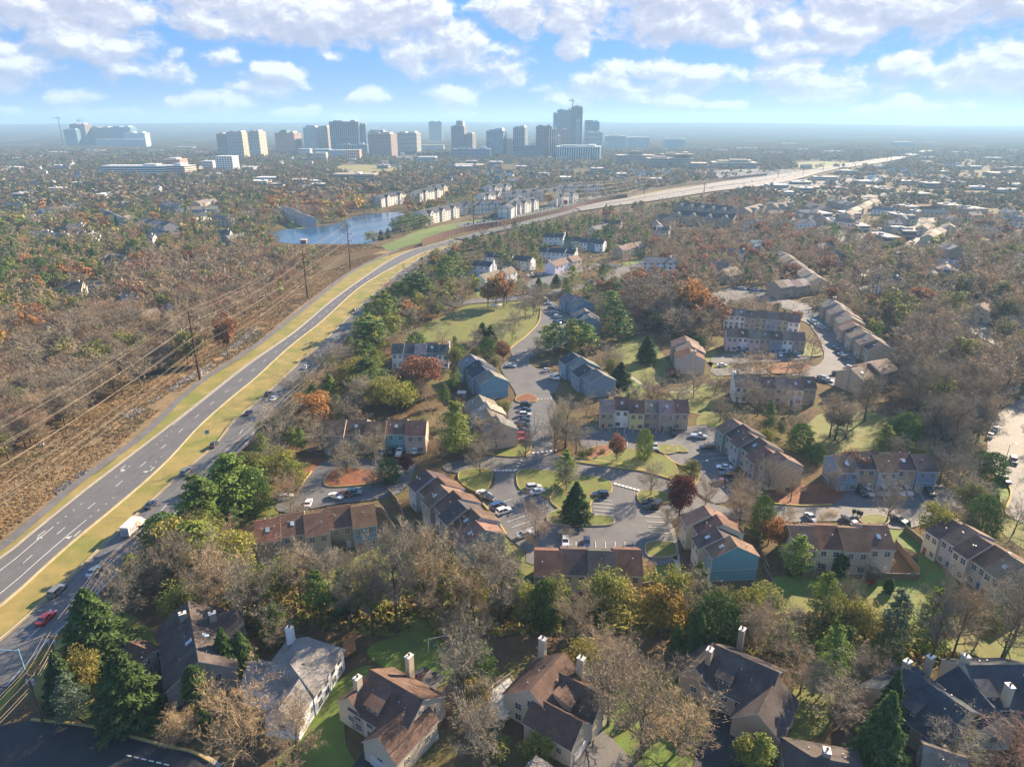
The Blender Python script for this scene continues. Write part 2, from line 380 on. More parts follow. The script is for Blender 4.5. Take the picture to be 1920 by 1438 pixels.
def resamp(line, n):
    a = np.array([p[:2] for p in line], float); s_ = np.concatenate([[0], np.cumsum(np.linalg.norm(np.diff(a, axis=0), axis=1))])
    t_ = np.linspace(0, s_[-1], n); return np.stack([np.interp(t_, s_, a[:, k]) for k in (0, 1)], 1)
# ------------------------------------------------------------------ the setting: ground, hills, water
rng = np.random.default_rng(7); random.seed(7)
def struct(o): o['kind'] = 'structure'; return o
mb = MB()
v = []; ys = [-400, 60, 300, 900, 2000, 4000, 8000, 15500]; xs = [-15500, -6000, -2500, -900, 0, 900, 2500, 6000, 15500]
for y in ys:
    for x in xs: v.append((x, y, 0))
mb.add(v, [(j * 9 + i, j * 9 + i + 1, (j + 1) * 9 + i + 1, (j + 1) * 9 + i) for j in range(7) for i in range(8)])
struct(mb.build('ground', 'litter'))
# rolling wooded country: bumpy canopy from 2.2 km out, rising to ridges at 9-13 km
def vnoise(x, y, seed=0):
    xi = np.floor(x).astype(np.int64); yi = np.floor(y).astype(np.int64); fx = x - xi; fy = y - yi
    fx = fx * fx * (3 - 2 * fx); fy = fy * fy * (3 - 2 * fy)
    def hsh(a, b_): 
        h_ = (a * 374761393 + b_ * 668265263 + seed * 982451653) & 0xffffffff; h_ = ((h_ ^ (h_ >> 13)) * 1274126177) & 0xffffffff
        return ((h_ ^ (h_ >> 16)) & 0xffff) / 65535.0
    return (hsh(xi, yi) * (1 - fx) + hsh(xi + 1, yi) * fx) * (1 - fy) + (hsh(xi, yi + 1) * (1 - fx) + hsh(xi + 1, yi + 1) * fx) * fy
def hill_h(X, Y):
    d = np.hypot(X, Y)
    r = np.clip((d - 4200) / 8500, 0, 1); r = r * r * (3 - 2 * r)
    az_ = np.degrees(np.arctan2(X, Y))
    tilt = np.interp(az_, [-60, -38, -28, -14, 5, 12, 20, 30, 40, 60], [76, 78, 96, 110, 118, 112, 100, 62, 50, 46])
    return r * (tilt + 16 * (vnoise(X / 1500, Y / 1500, 3) - .5) + 6 * (vnoise(X / 420, Y / 420, 5) - .5))
na, nr = 620, 420
A_, R_ = np.meshgrid(np.radians(np.linspace(-47, 47, na)), np.exp(np.linspace(math.log(2500), math.log(14500), nr)))
X = R_ * np.sin(A_); Y = R_ * np.cos(A_)
bump = (vnoise(X / 11, Y / 16, 1) * .6 + vnoise(X / 45, Y / 60, 2) * .8 + vnoise(X / 260, Y / 400, 4) * .8)
Z = hill_h(X, Y) + bump * 9 - 6.0
Z = np.where(vnoise(X / 170, Y / 420, 9) > .80, Z - 9, Z)
V = np.stack([X.ravel(), Y.ravel(), Z.ravel()], 1)
i = np.arange(nr - 1)[:, None] * na + np.arange(na - 1)[None]
Q = np.stack([i, i + 1, i + 1 + na, i + na], -1).reshape(-1, 4)
def np_mesh(name, V, Q, mats, tint=None, smooth=False):
    me = bpy.data.meshes.new(name); me.vertices.add(len(V)); me.vertices.foreach_set('co', V.astype(np.float32).ravel())
    k = Q.shape[1]; me.loops.add(Q.size); me.loops.foreach_set('vertex_index', Q.astype(np.int32).ravel())
    me.polygons.add(len(Q)); me.polygons.foreach_set('loop_start', np.arange(len(Q), dtype=np.int32) * k)
    try: me.polygons.foreach_set('loop_total', np.full(len(Q), k, np.int32))
    except Exception: pass
    for m_ in mats: me.materials.append(M[m_])
    if tint is not None:
        at = me.attributes.new('tint', 'FLOAT_COLOR', 'POINT'); at.data.foreach_set('color', np.concatenate([tint, np.ones((len(tint), 1))], 1).astype(np.float32).ravel())
    me.update(calc_edges=True); me.validate()
    return me
m, t, b = new_mat('far_canopy')
n1 = noise(t, .010, 6.0, .7, stretch=(1, .45, 1)); n2_ = noise(t, .035, 3.0, stretch=(1, .5, 1)); n3_ = noise(t, .004, 3.0)
c = ramp(t, n1, [(.30, (.018, .034, .018)), (.44, (.055, .05, .033)), (.56, (.075, .058, .04)), (.68, (.12, .07, .04))])
c = mixc(t, ramp(t, n2_, [(.55, (0,) * 3), (.72, (.8,) * 3)]), c, (.022, .040, .02)); c = mixc(t, ramp(t, n3_, [(.5, (0,) * 3), (.66, (.6,) * 3)]), c, (.06, .07, .04))
t.links.new(c, b.inputs['Base Color']); b.inputs['Roughness'].default_value = 1; b.inputs['Specular IOR Level'].default_value = 0
struct(place('hills', np_mesh('hills', V, Q, ['far_canopy'])))

KEEP_PX = []
lake = flat('lake', [(495,442),(517,434),(545,430),(585,426),(630,420),(652,411),(675,404),(705,401),(745,398),(757,404),(742,418),(736,432),(712,440),(706,452),(695,457),(635,458),(555,458),(530,455)], .10, 'water')
EXCL.append(EXCL[-1] * 1.0)
flat('pond', [(905,344),(925,338),(978,337),(985,343),(960,350),(915,351)], .10, 'water')

# ------------------------------------------------------------------ grass, soil
flat('brush_strip', [(-60,930),(0,872),(100,805),(230,735),(330,690),(440,608),(540,535),(600,492),(690,475),(735,470),(700,500),(655,520),(612,545),(555,590),(479,655),(362,725),(212,862),(140,910),(0,1022),(-60,1070)], .01, 'scrub_soil', excl=False)
verge = flat('grass_verge', [(-60,1070),(0,1026),(140,912),(215,862),(365,727),(479,655),(555,588),(610,545),(655,512),(700,490),(760,470),(800,463),(850,450),(868,455),(830,468),(812,478),(776,506),(735,545),(700,580),(660,625),(620,668),(560,720),(520,775),(440,850),(360,940),(300,1000),(240,1060),(170,1130),(110,1195),(60,1250),(0,1340),(-60,1440),(-120,1438)], .02, 'dry_grass', excl=True)
LAWNS = [
 ('lawn', [(430,1080),(560,1040),(700,1060),(780,1010),(960,1070),(1010,1115),(1200,1140),(1420,1150),(1500,1200),(1300,1200),(1180,1185),(900,1190),(700,1190),(560,1160),(430,1150)]),
 ('green_lawn', [(735,470),(760,462),(800,452),(850,440),(900,428),(960,412),(1000,404),(1050,392),(1040,386),(980,398),(930,408),(870,416),(820,425),(790,430),(740,452),(715,462)]),
 ('litter', [(600,490),(640,478),(700,466),(715,470),(680,482),(640,498),(610,508)]),
 ('lawn', [(770,622),(850,585),(880,572),(960,562),(1010,573),(1004,602),(968,640),(940,655),(880,640),(800,640),(760,640)]),
 ('lawn', [(930,665),(960,640),(1005,600),(1012,604),(990,630),(965,655),(950,668)]),
 ('green_lawn', [(895,545),(930,540),(960,548),(940,556),(900,560)]),
 ('green_lawn', [(1012,545),(1040,532),(1058,540),(1050,548),(1020,551)]),
 ('green_lawn', [(1085,535),(1110,522),(1135,518),(1125,530),(1095,537)]),
 ('green_lawn', [(1130,508),(1150,499),(1210,481),(1218,487),(1190,500),(1165,508),(1145,517),(1135,514)]),
 ('green_lawn', [(1085,500),(1110,494),(1125,496),(1100,503),(1080,508)]),
 ('lawn', [(1150,648),(1210,630),(1240,660),(1255,690),(1235,720),(1180,740),(1165,715),(1150,690)]),
 ('green_lawn', [(1168,720),(1185,712),(1210,735),(1200,745),(1165,745)]),
 ('lawn', [(1205,735),(1260,728),(1330,720),(1360,740),(1320,780),(1230,745)]),
 ('lawn', [(1310,780),(1345,775),(1360,800),(1335,808),(1308,803)]),
 ('lawn', [(1530,780),(1600,770),(1700,790),(1680,835),(1560,850),(1500,840)]),
 ('lawn', [(1410,660),(1325,680),(1335,650),(1345,665),(1330,700),(1345,720),(1370,690)]),
 ('green_lawn', [(1205,1058),(1270,1048),(1278,1092),(1255,1108),(1215,1100)]),
 ('green_lawn', [(1210,1030),(1262,1022),(1262,1042),(1216,1044)]),
 ('green_lawn', [(1660,995),(1700,990),(1725,1005),(1790,1060),(1790,1100),(1770,1120),(1700,1125),(1600,1120),(1470,1130),(1440,1118),(1445,1085),(1500,1080),(1600,1085),(1700,1080),(1720,1040),(1680,1020)]),
 ('lawn', [(1440,1120),(1600,1118),(1790,1110),(1920,1090),(1980,1140),(1920,1190),(1700,1180),(1560,1150),(1440,1150)]),
 ('lawn', [(1870,965),(1890,970),(1990,985),(1990,1060),(1920,1030),(1880,1000)]),
 ('green_lawn', [(1858,905),(1875,897),(1893,925),(1882,940),(1862,938)]),
 ('lawn', [(965,1035),(985,1025),(1003,1050),(1003,1085),(975,1070)]),
 ('lawn', [(905,985),(925,980),(965,1035),(960,1060),(935,1020)]),
 ('lawn', [(700,1030),(760,1000),(800,1040),(790,1075),(700,1090),(600,1080),(590,1050)]),
 ('green_lawn', [(690,1215),(740,1195),(800,1190),(840,1215),(850,1270),(800,1290),(740,1260),(700,1240)]),
 ('green_lawn', [(560,1380),(620,1290),(680,1250),(700,1260),(650,1340),(650,1400),(660,1438),(520,1438)]),
 ('lawn', [(505,945),(560,925),(525,950),(520,975),(490,985),(480,965)]),
 ('lawn', [(240,1150),(280,1180),(300,1240),(260,1300),(320,1320),(300,1380),(200,1370),(100,1320),(60,1300),(110,1200),(180,1135)]),
 ('green_lawn', [(1130,1300),(1180,1250),(1270,1270),(1340,1370),(1320,1438),(1140,1438),(1100,1380)]),
 ('lawn', [(1770,1200),(1830,1190),(1900,1180),(1960,1200),(1960,1250),(1800,1230)]),
 ('lawn', [(1440,1290),(1500,1260),(1560,1290),(1560,1360),(1480,1400),(1440,1380)]),
 ('lawn', [(640,370),(700,365),(760,372),(700,380)]), ('dry_grass', [(632,312),(690,309),(760,316),(700,330),(640,328)]),
 ('green_lawn', [(370,432),(440,430),(500,432),(480,440),(400,442),(340,440)]),
 ('green_lawn', [(540,420),(590,410),(600,418),(560,430)]),
 ('lawn', [(90,560),(120,552),(172,556),(168,568),(110,572)]),
 ('dry_grass', [(1180,362),(1260,352),(1300,342),(1330,338),(1300,348),(1230,362),(1180,370)]),
 ('lawn', [(1490,305),(1560,303),(1600,307),(1560,314),(1500,316)]),
 ('lawn', [(1330,600),(1360,595),(1350,560),(1330,555),(1310,580)]),
 ('leaf_bed', [(1448,925),(1500,912),(1600,905),(1640,915),(1560,945),(1450,945)]),
 ('leaf_bed', [(540,880),(560,860),(612,862),(590,880),(560,905),(530,915)]),
 ('leaf_bed', [(1262,960),(1300,955),(1370,960),(1390,1000),(1395,1030),(1340,1000),(1300,970)]),
]
KEEP_PX.append((np.array([(480,470),(560,425),(640,405),(750,395),(765,405),(745,450),(720,462),(600,466)], float), .97))
for k, (mn, pts) in enumerate(LAWNS):
    if k: KEEP_PX.append((np.array(pts, float), .55))
    flat('lawn', pts, .026 + .0045 * k, mn, excl=k > 0)

# ------------------------------------------------------------------ asphalt
LOTS = [
 ('asphalt', 'road', [(1014,577),(1030,566),(1050,574),(1074,596),(1082,618),(1078,642),(1040,656),(1012,664),(992,674),(1002,690),(1038,697),(1052,705),(1044,732),(1034,742),(1042,762),(1040,800),(1036,835),(1046,862),(1044,880),(960,884),(905,884),(870,888),(840,885),(830,876),(850,866),(900,860),(938,842),(950,800),(955,762),(968,742),(950,712),(938,690),(946,680),(960,668),(956,660),(962,650),(988,630),(1010,605)]),
 ('asphalt', 'parking_lot', [(905,868),(1046,855),(1100,862),(1180,876),(1262,902),(1300,930),(1345,948),(1400,955),(1450,952),(1450,978),(1380,975),(1290,962),(1255,985),(1262,1010),(1252,1045),(1262,1058),(1210,1062),(1005,1062),(985,1035),(950,1005),(930,975),(905,945),(900,925),(925,912),(925,885)]),
 ('asphalt', 'parking_lot', [(1110,798),(1160,796),(1270,802),(1330,800),(1380,838),(1395,862),(1360,880),(1368,905),(1380,930),(1340,945),(1300,915),(1305,880),(1270,872),(1246,855),(1210,845),(1110,850),(1090,835),(1085,810)]),
 ('asphalt', 'parking_lot', [(1440,945),(1490,950),(1560,948),(1600,918),(1700,914),(1768,914),(1800,930),(1808,950),(1760,975),(1700,992),(1660,990),(1600,978),(1480,980),(1440,976)]),
 ('old_asphalt', 'road', [(1858,800),(1880,770),(1930,742),(2000,725),(1948,790),(1922,850),(1932,905),(1975,960),(1940,985),(1895,972),(1885,960),(1895,925),(1880,898),(1862,880),(1850,855),(1852,825)]),
 ('asphalt', 'cul_de_sac', [(585,885),(618,864),(690,862),(770,868),(775,890),(750,925),(700,938),(640,945),(535,962),(518,946),(555,928),(570,905)]),
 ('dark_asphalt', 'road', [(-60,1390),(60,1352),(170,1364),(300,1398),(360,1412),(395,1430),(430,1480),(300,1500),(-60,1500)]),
 ('asphalt', 'road', [(-120,1180),(-20,1210),(40,1230),(20,1280),(-20,1340),(-60,1400),(-160,1480),(-200,1300)]),
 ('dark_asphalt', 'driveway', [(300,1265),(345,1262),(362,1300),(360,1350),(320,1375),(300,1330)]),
 ('old_asphalt', 'driveway', [(1080,1372),(1110,1358),(1180,1420),(1220,1500),(1060,1500)]),
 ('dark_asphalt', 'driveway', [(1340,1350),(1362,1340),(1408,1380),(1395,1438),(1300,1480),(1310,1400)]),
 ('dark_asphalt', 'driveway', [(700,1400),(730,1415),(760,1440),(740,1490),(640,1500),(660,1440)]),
 ('asphalt', 'road', [(1335,692),(1400,690),(1480,684),(1528,688),(1545,662),(1520,612),(1498,600),(1510,588),(1545,592),(1592,640),(1604,690),(1575,725),(1540,716),(1500,706),(1400,702),(1345,706)]),
 ('asphalt', 'parking_lot', [(1340,668),(1400,662),(1500,662),(1520,672),(1470,678),(1345,684)]),
 ('old_asphalt', 'road', [(1330,555),(1370,540),(1400,538),(1440,545),(1470,560),(1520,575),(1510,590),(1440,570),(1400,560),(1350,575)]),
 ('old_asphalt', 'road', [(1750,580),(1790,575),(1850,610),(1895,640),(1925,650),(1925,670),(1880,655),(1840,635),(1790,605)]),
 ('old_asphalt', 'road', [(1590,540),(1680,525),(1760,545),(1860,545),(1860,552),(1760,554),(1680,535),(1600,548)]),
 ('asphalt', 'parking_lot', [(985,535),(1010,520),(1050,505),(1072,515),(1045,530),(1010,545)]),
 ('asphalt', 'parking_lot', [(860,420),(920,414),(980,400),(1055,382),(1130,362),(1148,366),(1080,384),(1000,402),(930,417),(870,427)]),
 ('old_asphalt', 'parking_lot', [(1440,345),(1600,330),(1660,338),(1500,372),(1460,400),(1440,390)]),
 ('asphalt', 'parking_lot', [(1330,322),(1440,317),(1520,322),(1480,332),(1340,336)]),
 ('old_asphalt', 'parking_lot', [(1560,372),(1700,360),(1720,368),(1640,384),(1570,380)]),
 ('old_asphalt', 'parking_lot', [(1490,400),(1560,395),(1600,420),(1560,450),(1500,430)]),
 ('old_asphalt', 'road', [(1555,450),(1640,430),(1770,380),(1830,372),(1830,378),(1790,388),(1740,440),(1735,490),(1720,490),(1720,440),(1650,440),(1580,460)]),
 ('old_asphalt', 'parking_lot', [(190,495),(240,478),(262,470),(250,464),(200,478),(180,490)]),
 ('asphalt', 'parking_lot', [(540,345),(650,344),(690,350),(640,358),(560,356)]),
 ('asphalt', 'parking_lot', [(170,556),(210,545),(190,528),(160,528)]),
 ('old_asphalt', 'road', [(372,332),(400,322),(450,312),(480,310),(480,314),(420,322),(385,337)]),
 ('old_asphalt', 'driveway', [(1245,700),(1275,688),(1310,660),(1318,668),(1285,695),(1250,708)]),
]
for k, (mn, nm, pts) in enumerate(LOTS):
    KEEP_PX.append((np.array(pts, float), .85 if min(p[1] for p in pts) > 425 else .3))
    far_ = min(p[1] for p in pts) < 560
    flat(nm, pts, .24 + .006 * k, mn, excl=min(p[1] for p in pts) > 425)
ROAD_Z = .42
def px_line(pts, z=0, step=5): return smooth_line([G(p[0], p[1], z) for p in pts], step)
def strip(name, L_, R__, z, m, n=90, thick=0):
    a = resamp(L_, n); b_ = resamp(R__, n); mb = MB()
    vv = [(p[0], p[1], z) for pr in zip(a, b_) for p in pr]
    mb.add(vv, [(2 * i, 2 * i + 1, 2 * i + 3, 2 * i + 2) for i in range(n - 1)])
    EXCL.append(np.concatenate([a, b_[::-1]]))
    o = mb.build(name, m); o['kind'] = 'structure'; return a, b_
# left carriageway (empty), from the frame's lower left to the bend
Lk = px_line([(-150,1150),(0,1051),(65,999),(160,922),(220,876),(287,825),(360,768),(425,716),(479,675),(555,622),(620,567),(685,520),(730,490),(767,472),(803,462),(850,449)])
Rk = px_line([(-150,1240),(0,1139),(70,1077),(140,1015),(207,960),(275,902),(322,857),(372,802),(430,750),(479,710),(542,652),(605,602),(665,547),(705,520),(750,495),(790,476),(825,465),(862,454)])
LA, LB = strip('highway', Lk, Rk, ROAD_Z, 'asphalt')
# right carriageway (with traffic): left edge traced, right edge 10.5 m over
Rl = px_line([(-90,1290),(0,1200),(25,1180),(112,1102),(190,1027),(252,970),(322,905),(375,860),(410,827),(437,792),(479,757),(520,720),(555,687),(597,650),(642,607),(680,570),(712,542),(750,510),(800,478),(850,462)])
def offset_line(line, d):
    a = np.array([p[:2] for p in line]); out = []
    for i in range(len(a)):
        t_ = a[min(i + 1, len(a) - 1)] - a[max(i - 1, 0)]; t_ = t_ / np.linalg.norm(t_); out.append((a[i][0] + t_[1] * d, a[i][1] - t_[0] * d))
    return out
RA, RB = strip('highway', Rl, offset_line(Rl, 11.0), ROAD_Z + .004, 'asphalt')
# asphalt trail beside it
PL = px_line([(-80,1080),(0,1020),(65,966),(140,903),(212,852),(270,808),(362,722),(479,645),(555,587),(610,543),(655,510),(700,487),(745,468)])
strip('path', PL, offset_line(PL, 2.9), .20, 'old_asphalt')
# kerb lines
for nm, ln in (('kerb', LA), ('kerb', LB), ('kerb', RA)):
    mb = MB(); wall_band(mb, ln, .16, .1, ROAD_Z + .13); struct(mb.build(nm, 'kerb'))
mb = MB(); wall_band(mb, offset_line(LA, -.35), .35, .1, ROAD_Z + .10); struct(mb.build('kerb', 'concrete'))
def between(a, b_, u): return a + (b_ - a) * u
def part_of(line, y0=None, y1=None):
    """slice of a line by ground distance"""
    a = np.array(line)[:, :2]; k = (a[:, 1] >= (y0 if y0 else -1e9)) & (a[:, 1] <= (y1 if y1 else 1e9)); return a[k]
mk = MB(); ZM = ROAD_Z + .012
fine = lambda a, b_, u, n=400: resamp(between(a, b_, u), n)
D1 = G(110, 985)[1]; D2 = G(317, 800)[1]
l1 = fine(LA, LB, .27); ribbon(mk, part_of(l1, None, D1), .10, ZM); ribbon(mk, part_of(l1, D1, D2), .10, ZM, dash=(1.0, 2.2))
ribbon(mk, part_of(fine(LA, LB, .06), D2, None), .09, ZM)
l2 = fine(LA, LB, .52); ribbon(mk, l2, .09, ZM, dash=(4.0, 8.5))
l3 = fine(LA, LB, .76); ribbon(mk, part_of(l3, None, D1 + 3), .10, ZM); ribbon(mk, part_of(l3, D1 + 3, G(360, 815)[1]), .10, ZM, dash=(1.0, 2.2))
ribbon(mk, fine(RA, RB, .52), .09, ZM, dash=(4.0, 8.5)); ribbon(mk, fine(RA, RB, .93), .09, ZM)
def arrow(px, py, qx, qy, turn):
    p = np.array(G(px, py)); d = np.array(G(qx, qy)) - p; d /= np.linalg.norm(d); n_ = np.array((-d[1], d[0])) * turn
    P2 = lambda a, b_: (*(p + d * a + n_ * b_), ZM)
    mk.add([P2(-2, -.12), P2(-2, .12), P2(.6, .12), P2(.6, -.12)], [(0, 1, 2, 3)]); mk.add([P2(.6, -.12), P2(.6, .12), P2(1.3, .8), P2(1.0, .95)], [(0, 1, 2, 3)])
    mk.add([P2(.5, .7), P2(1.9, .6), P2(1.25, 2.0)], [(0, 1, 2)])
arrow(75, 1005, 40, 1030, 1); arrow(229, 880, 190, 910, 1); arrow(143, 1005, 110, 1035, -1); arrow(284, 883, 250, 915, -1)
struct(mk.build('road_markings', 'white_paint'))
tk = MB()
for u in (.14, .20, .36, .43, .60, .67, .83, .90): ribbon(tk, fine(LA, LB, u, 140), .28, ROAD_Z + .0065)
for u in (.22, .36, .64, .78): ribbon(tk, fine(RA, RB, u, 140), .28, ROAD_Z + .0085)
struct(tk.build('tyre_tracks', 'worn_asphalt'))
mk = MB(); ribbon(mk, fine(LA, LB, .975), .08, ZM); ribbon(mk, fine(RA, RB, .05), .10, ZM); struct(mk.build('road_edge_line', 'yellow_paint'))
# far concrete toll road and overpass
UL = px_line([(1080,392),(1130,381),(1177,373),(1235,362),(1295,352),(1357,342),(1410,336),(1440,332),(1515,321),(1560,313),(1600,306),(1665,297),(1705,289),(1740,281),(1765,276)], 0)
UR = px_line([(1090,398),(1140,390),(1187,384),(1272,371),(1335,361),(1395,354),(1440,349),(1500,336),(1535,326),(1570,318),(1610,312),(1668,303),(1708,294),(1745,284),(1775,277)], 0)
UA, UB = strip('toll_road', UL, UR, 1.6, 'pale_road')
mk = MB()
for u in (.10, .40, .60, .90): ribbon(mk, resamp(between(UA, UB, u), 90), .22, 1.63)
for u in (.2, .3, .7, .8): ribbon(mk, resamp(between(UA, UB, u), 200), .2, 1.63, dash=(5, 9))
struct(mk.build('road_markings', 'white_paint'))
mk = MB(); wall_band(mk, resamp(between(UA, UB, .5), 90), .3, 1.6, 2.7); tag(mk.build('median_barrier', 'concrete'), 'low concrete barrier dividing the pale toll road', 'barrier')
mk = MB()
for u in (.15, .25, .35, .65, .75, .85): ribbon(mk, resamp(between(UA, UB, u), 90), .9, 1.615)
struct(mk.build('tyre_tracks', 'old_asphalt'))
FL = px_line([(850,449),(900,436),(960,422),(1010,410),(1060,397),(1082,392)]); strip('highway', FL, offset_line(FL, 16), 1.0, 'asphalt')
far_strips = [([(560,535),(640,500)], 4, 'concrete')]
# neighbourhood streets
def street(pts, w, z, m='old_asphalt', nm='road'):
    c_ = px_line(pts); strip(nm, offset_line(c_, -w / 2), offset_line(c_, w / 2), z, m, 40)
    for s_ in (-1, 1):
        mb = MB(); wall_band(mb, offset_line(c_, s_ * (w / 2 + .1)), .15, .05, z + .12); struct(mb.build('kerb', 'kerb'))
    return c_
street([(845,574),(880,567),(972,560),(1010,552),(1047,548),(1094,538),(1141,521),(1179,504),(1225,490)], 10, .50)
street([(1050,520),(1081,509),(1132,496),(1168,504)], 8, .51)
street([(1620,520),(1700,470),(1742,420),(1772,384)], 9, .52)
street([(0,362),(100,350),(200,352),(330,340),(390,330),(440,314),(520,304)], 12, .53, 'old_asphalt')
street([(1830,392),(1700,392),(1600,400),(1500,404)], 14, .54)
# islands with kerbs in the lots
ISL = [
 ('lawn', [(970,890),(985,883),(1045,888),(1065,900),(1050,918),(1030,935),(1005,925),(980,922),(970,910)]),
 ('lawn', [(1032,935),(1058,905),(1100,895),(1142,905),(1146,925),(1130,930),(1108,945),(1108,962),(1092,972),(1060,962),(1040,950)]),
 ('lawn', [(1026,970),(1045,958),(1060,955),(1105,968),(1140,970),(1152,978),(1145,986),(1110,988),(1050,986),(1030,982)]),
 ('lawn', [(1195,930),(1205,923),(1235,924),(1262,932),(1262,942),(1225,950),(1200,944)]),
 ('lawn', [(1082,868),(1110,866),(1160,842),(1210,852),(1238,855),(1262,870),(1272,882),(1298,884),(1306,896),(1300,908),(1285,912),(1255,900),(1200,885),(1140,877)]),
 ('lawn', [(1230,840),(1250,836),(1270,842),(1268,850),(1245,853)]),
 ('lawn', [(862,888),(890,881),(918,884),(924,890),(916,916),(900,924),(880,918),(862,905)]),
 ('leaf_bed', [(608,905),(620,888),(645,880),(690,884),(725,895),(700,908),(650,914),(615,914)]),
 ('lawn', [(1212,1022),(1240,1018),(1264,1022),(1266,1044),(1216,1046)]),
 ('leaf_bed', [(968,748),(990,740),(1006,748),(1004,755),(972,756)]),
 ('lawn', [(910,838),(930,828),(990,828),(996,840),(985,856),(950,858),(915,852)]),
 ('lawn', [(1490,640),(1515,645),(1535,655),(1540,668),(1510,670),(1480,665)]),
 ('leaf_bed', [(1440,690),(1480,682),(1520,688),(1500,700),(1450,702)]),
 ('leaf_bed', [(1100,845),(1130,838),(1150,842),(1140,856),(1108,862),(1095,856)]),
 ('lawn', [(1610,975),(1640,968),(1665,975),(1660,986),(1625,986)]),
 ('lawn', [(1270,838),(1250,846),(1290,850)]),
]
for k, (mn, pts) in enumerate(ISL):
    w = smooth_loop([G(*p) for p in pts]); cx = sum(p[0] for p in w) / len(w); cy = sum(p[1] for p in w) / len(w)
    flat('traffic_island', w, .60 + .003 * k, mn, loop=False, world_pts=True, depth=.5, side='kerb', excl=False)
    mb = MB(); wall_band(mb, w + [w[0]], .12, .2, .66 + .003 * k); struct(mb.build('kerb', 'yellow_kerb' if k % 3 != 2 else 'kerb'))
# kerb along outer lot edges
for pts in ([(1014,577),(1010,605),(988,630),(962,650),(956,660)], [(1262,902),(1180,876),(1100,862),(1080,860)], [(1440,945),(1500,950),(1560,948)], [(518,946),(555,928),(570,905),(585,885)],
            [(950,1005),(930,975),(905,945)], [(1895,972),(1885,960),(1895,925),(1880,898),(1862,880)], [(60,1352),(170,1364),(300,1398),(360,1412),(395,1430)], [(1246,855),(1270,872),(1305,880),(1310,900),(1300,915)]):
    mb = MB(); wall_band(mb, px_line(pts), .2, .1, .62); struct(mb.build('kerb', 'yellow_kerb'))
# sidewalks
def walk(pts, w=1.5, z=.14, m='concrete'):
    c_ = px_line(pts); mb = MB(); wall_band(mb, c_, w / 2, .0, z); struct(mb.build('sidewalk', m)); 
for pts in ([(1200,1046),(1270,1046)], [(1262,1005),(1268,1040),(1272,1075),(1280,1085)], [(1240,965),(1258,990),(1262,1005)], [(925,945),(945,975),(965,1005),(985,1030)], [(1115,797),(1200,800),(1290,806)],
            [(1440,935),(1500,930),(1560,918),(1620,910),(1700,912),(1770,912)], [(1320,815),(1340,832),(1362,858),(1375,880)], [(1020,556),(1040,575),(1062,590)], [(960,700),(975,722),(985,735)],
            [(300,1402),(345,1412),(380,1422),(410,1440)], [(700,843),(712,866)], [(1180,705),(1210,725),(1240,735),(1300,735)], [(1660,985),(1700,990)], [(1000,745),(1000,780),(990,800)],
            [(480,560),(530,540)], [(1490,690),(1530,700),(1560,715)]):
    walk(pts)
# crosswalk blocks and parking stalls
mk = MB()
def dashes(p, q, n, w, l):
    a = np.array(G(*p)); b_ = np.array(G(*q)); d = (b_ - a) / np.linalg.norm(b_ - a); n_ = np.array((-d[1], d[0]))
    for i in range(n):
        c_ = a + (b_ - a) * (i + .5) / n
        mk.add([(*(c_ + d * sx * w / 2 + n_ * sy * l / 2), ROAD_Z + .02) for sx, sy in ((-1, -1), (1, -1), (1, 1), (-1, 1))], [(0, 1, 2, 3)])
dashes((1150,908),(1200,922),7,.9,1.0); dashes((925,884),(968,884),6,.9,1.0); dashes((996,852),(1045,846),6,.9,1.0); dashes((966,885),(978,862),4,.9,1.0); dashes((1007,750),(1036,749),5,.6,.6)
dashes((236,1418),(320,1438),6,1.0,.25)
def stalls(p, q, n, dx, dy):
    """n+1 stall lines from p to q, each reaching by the pixel offset dx, dy"""
    for i in range(n + 1):
        x = p[0] + (q[0] - p[0]) * i / n; y = p[1] + (q[1] - p[1]) * i / n
        ribbon(mk, [G(x, y), G(x + dx, y + dy)], .07, ROAD_Z + .02)
stalls((1110,938),(1115,966),4,38,3); stalls((1205,950),(1218,1000),5,36,2); stalls((1080,1018),(1190,1018),6,0,12); stalls((925,950),(968,1002),5,34,-12); stalls((1340,828),(1372,868),5,-34,2)
stalls((1000,918),(1034,958),4,-28,5); stalls((1700,918),(1740,918),2,12,22); stalls((1130,800),(1260,806),9,-2,10); stalls((1170,806),(1176,826),2,0,12)
stalls((1015,585),(1060,598),1,1,1)
struct(mk.build('stall_lines', 'white_paint'))

KEEP_PX.append((np.array([(0,1051),(160,922),(287,825),(479,675),(620,567),(730,490),(850,449),(862,454),(790,476),(705,520),(605,602),(479,710),(322,857),(140,1015),(0,1139)], float), 1.0))
KEEP_PX.append((np.array([(850,449),(1080,390),(1300,350),(1500,318),(1620,300),(1765,276),(1775,279),(1668,305),(1500,340),(1300,371),(1090,400),(860,460)], float), .95))
KEEP_PX.append((np.array([(-20,1230),(112,1102),(252,970),(375,860),(437,792),(520,720),(597,650),(665,590),(700,592),(645,645),(570,730),(505,800),(415,885),(335,955),(258,1045),(158,1148),(50,1250)], float), .97))
KEEP_PX.append((np.array([(845,570),(972,556),(1090,535),(1225,485),(1230,492),(1100,546),(972,566),(880,575)], float), .8))
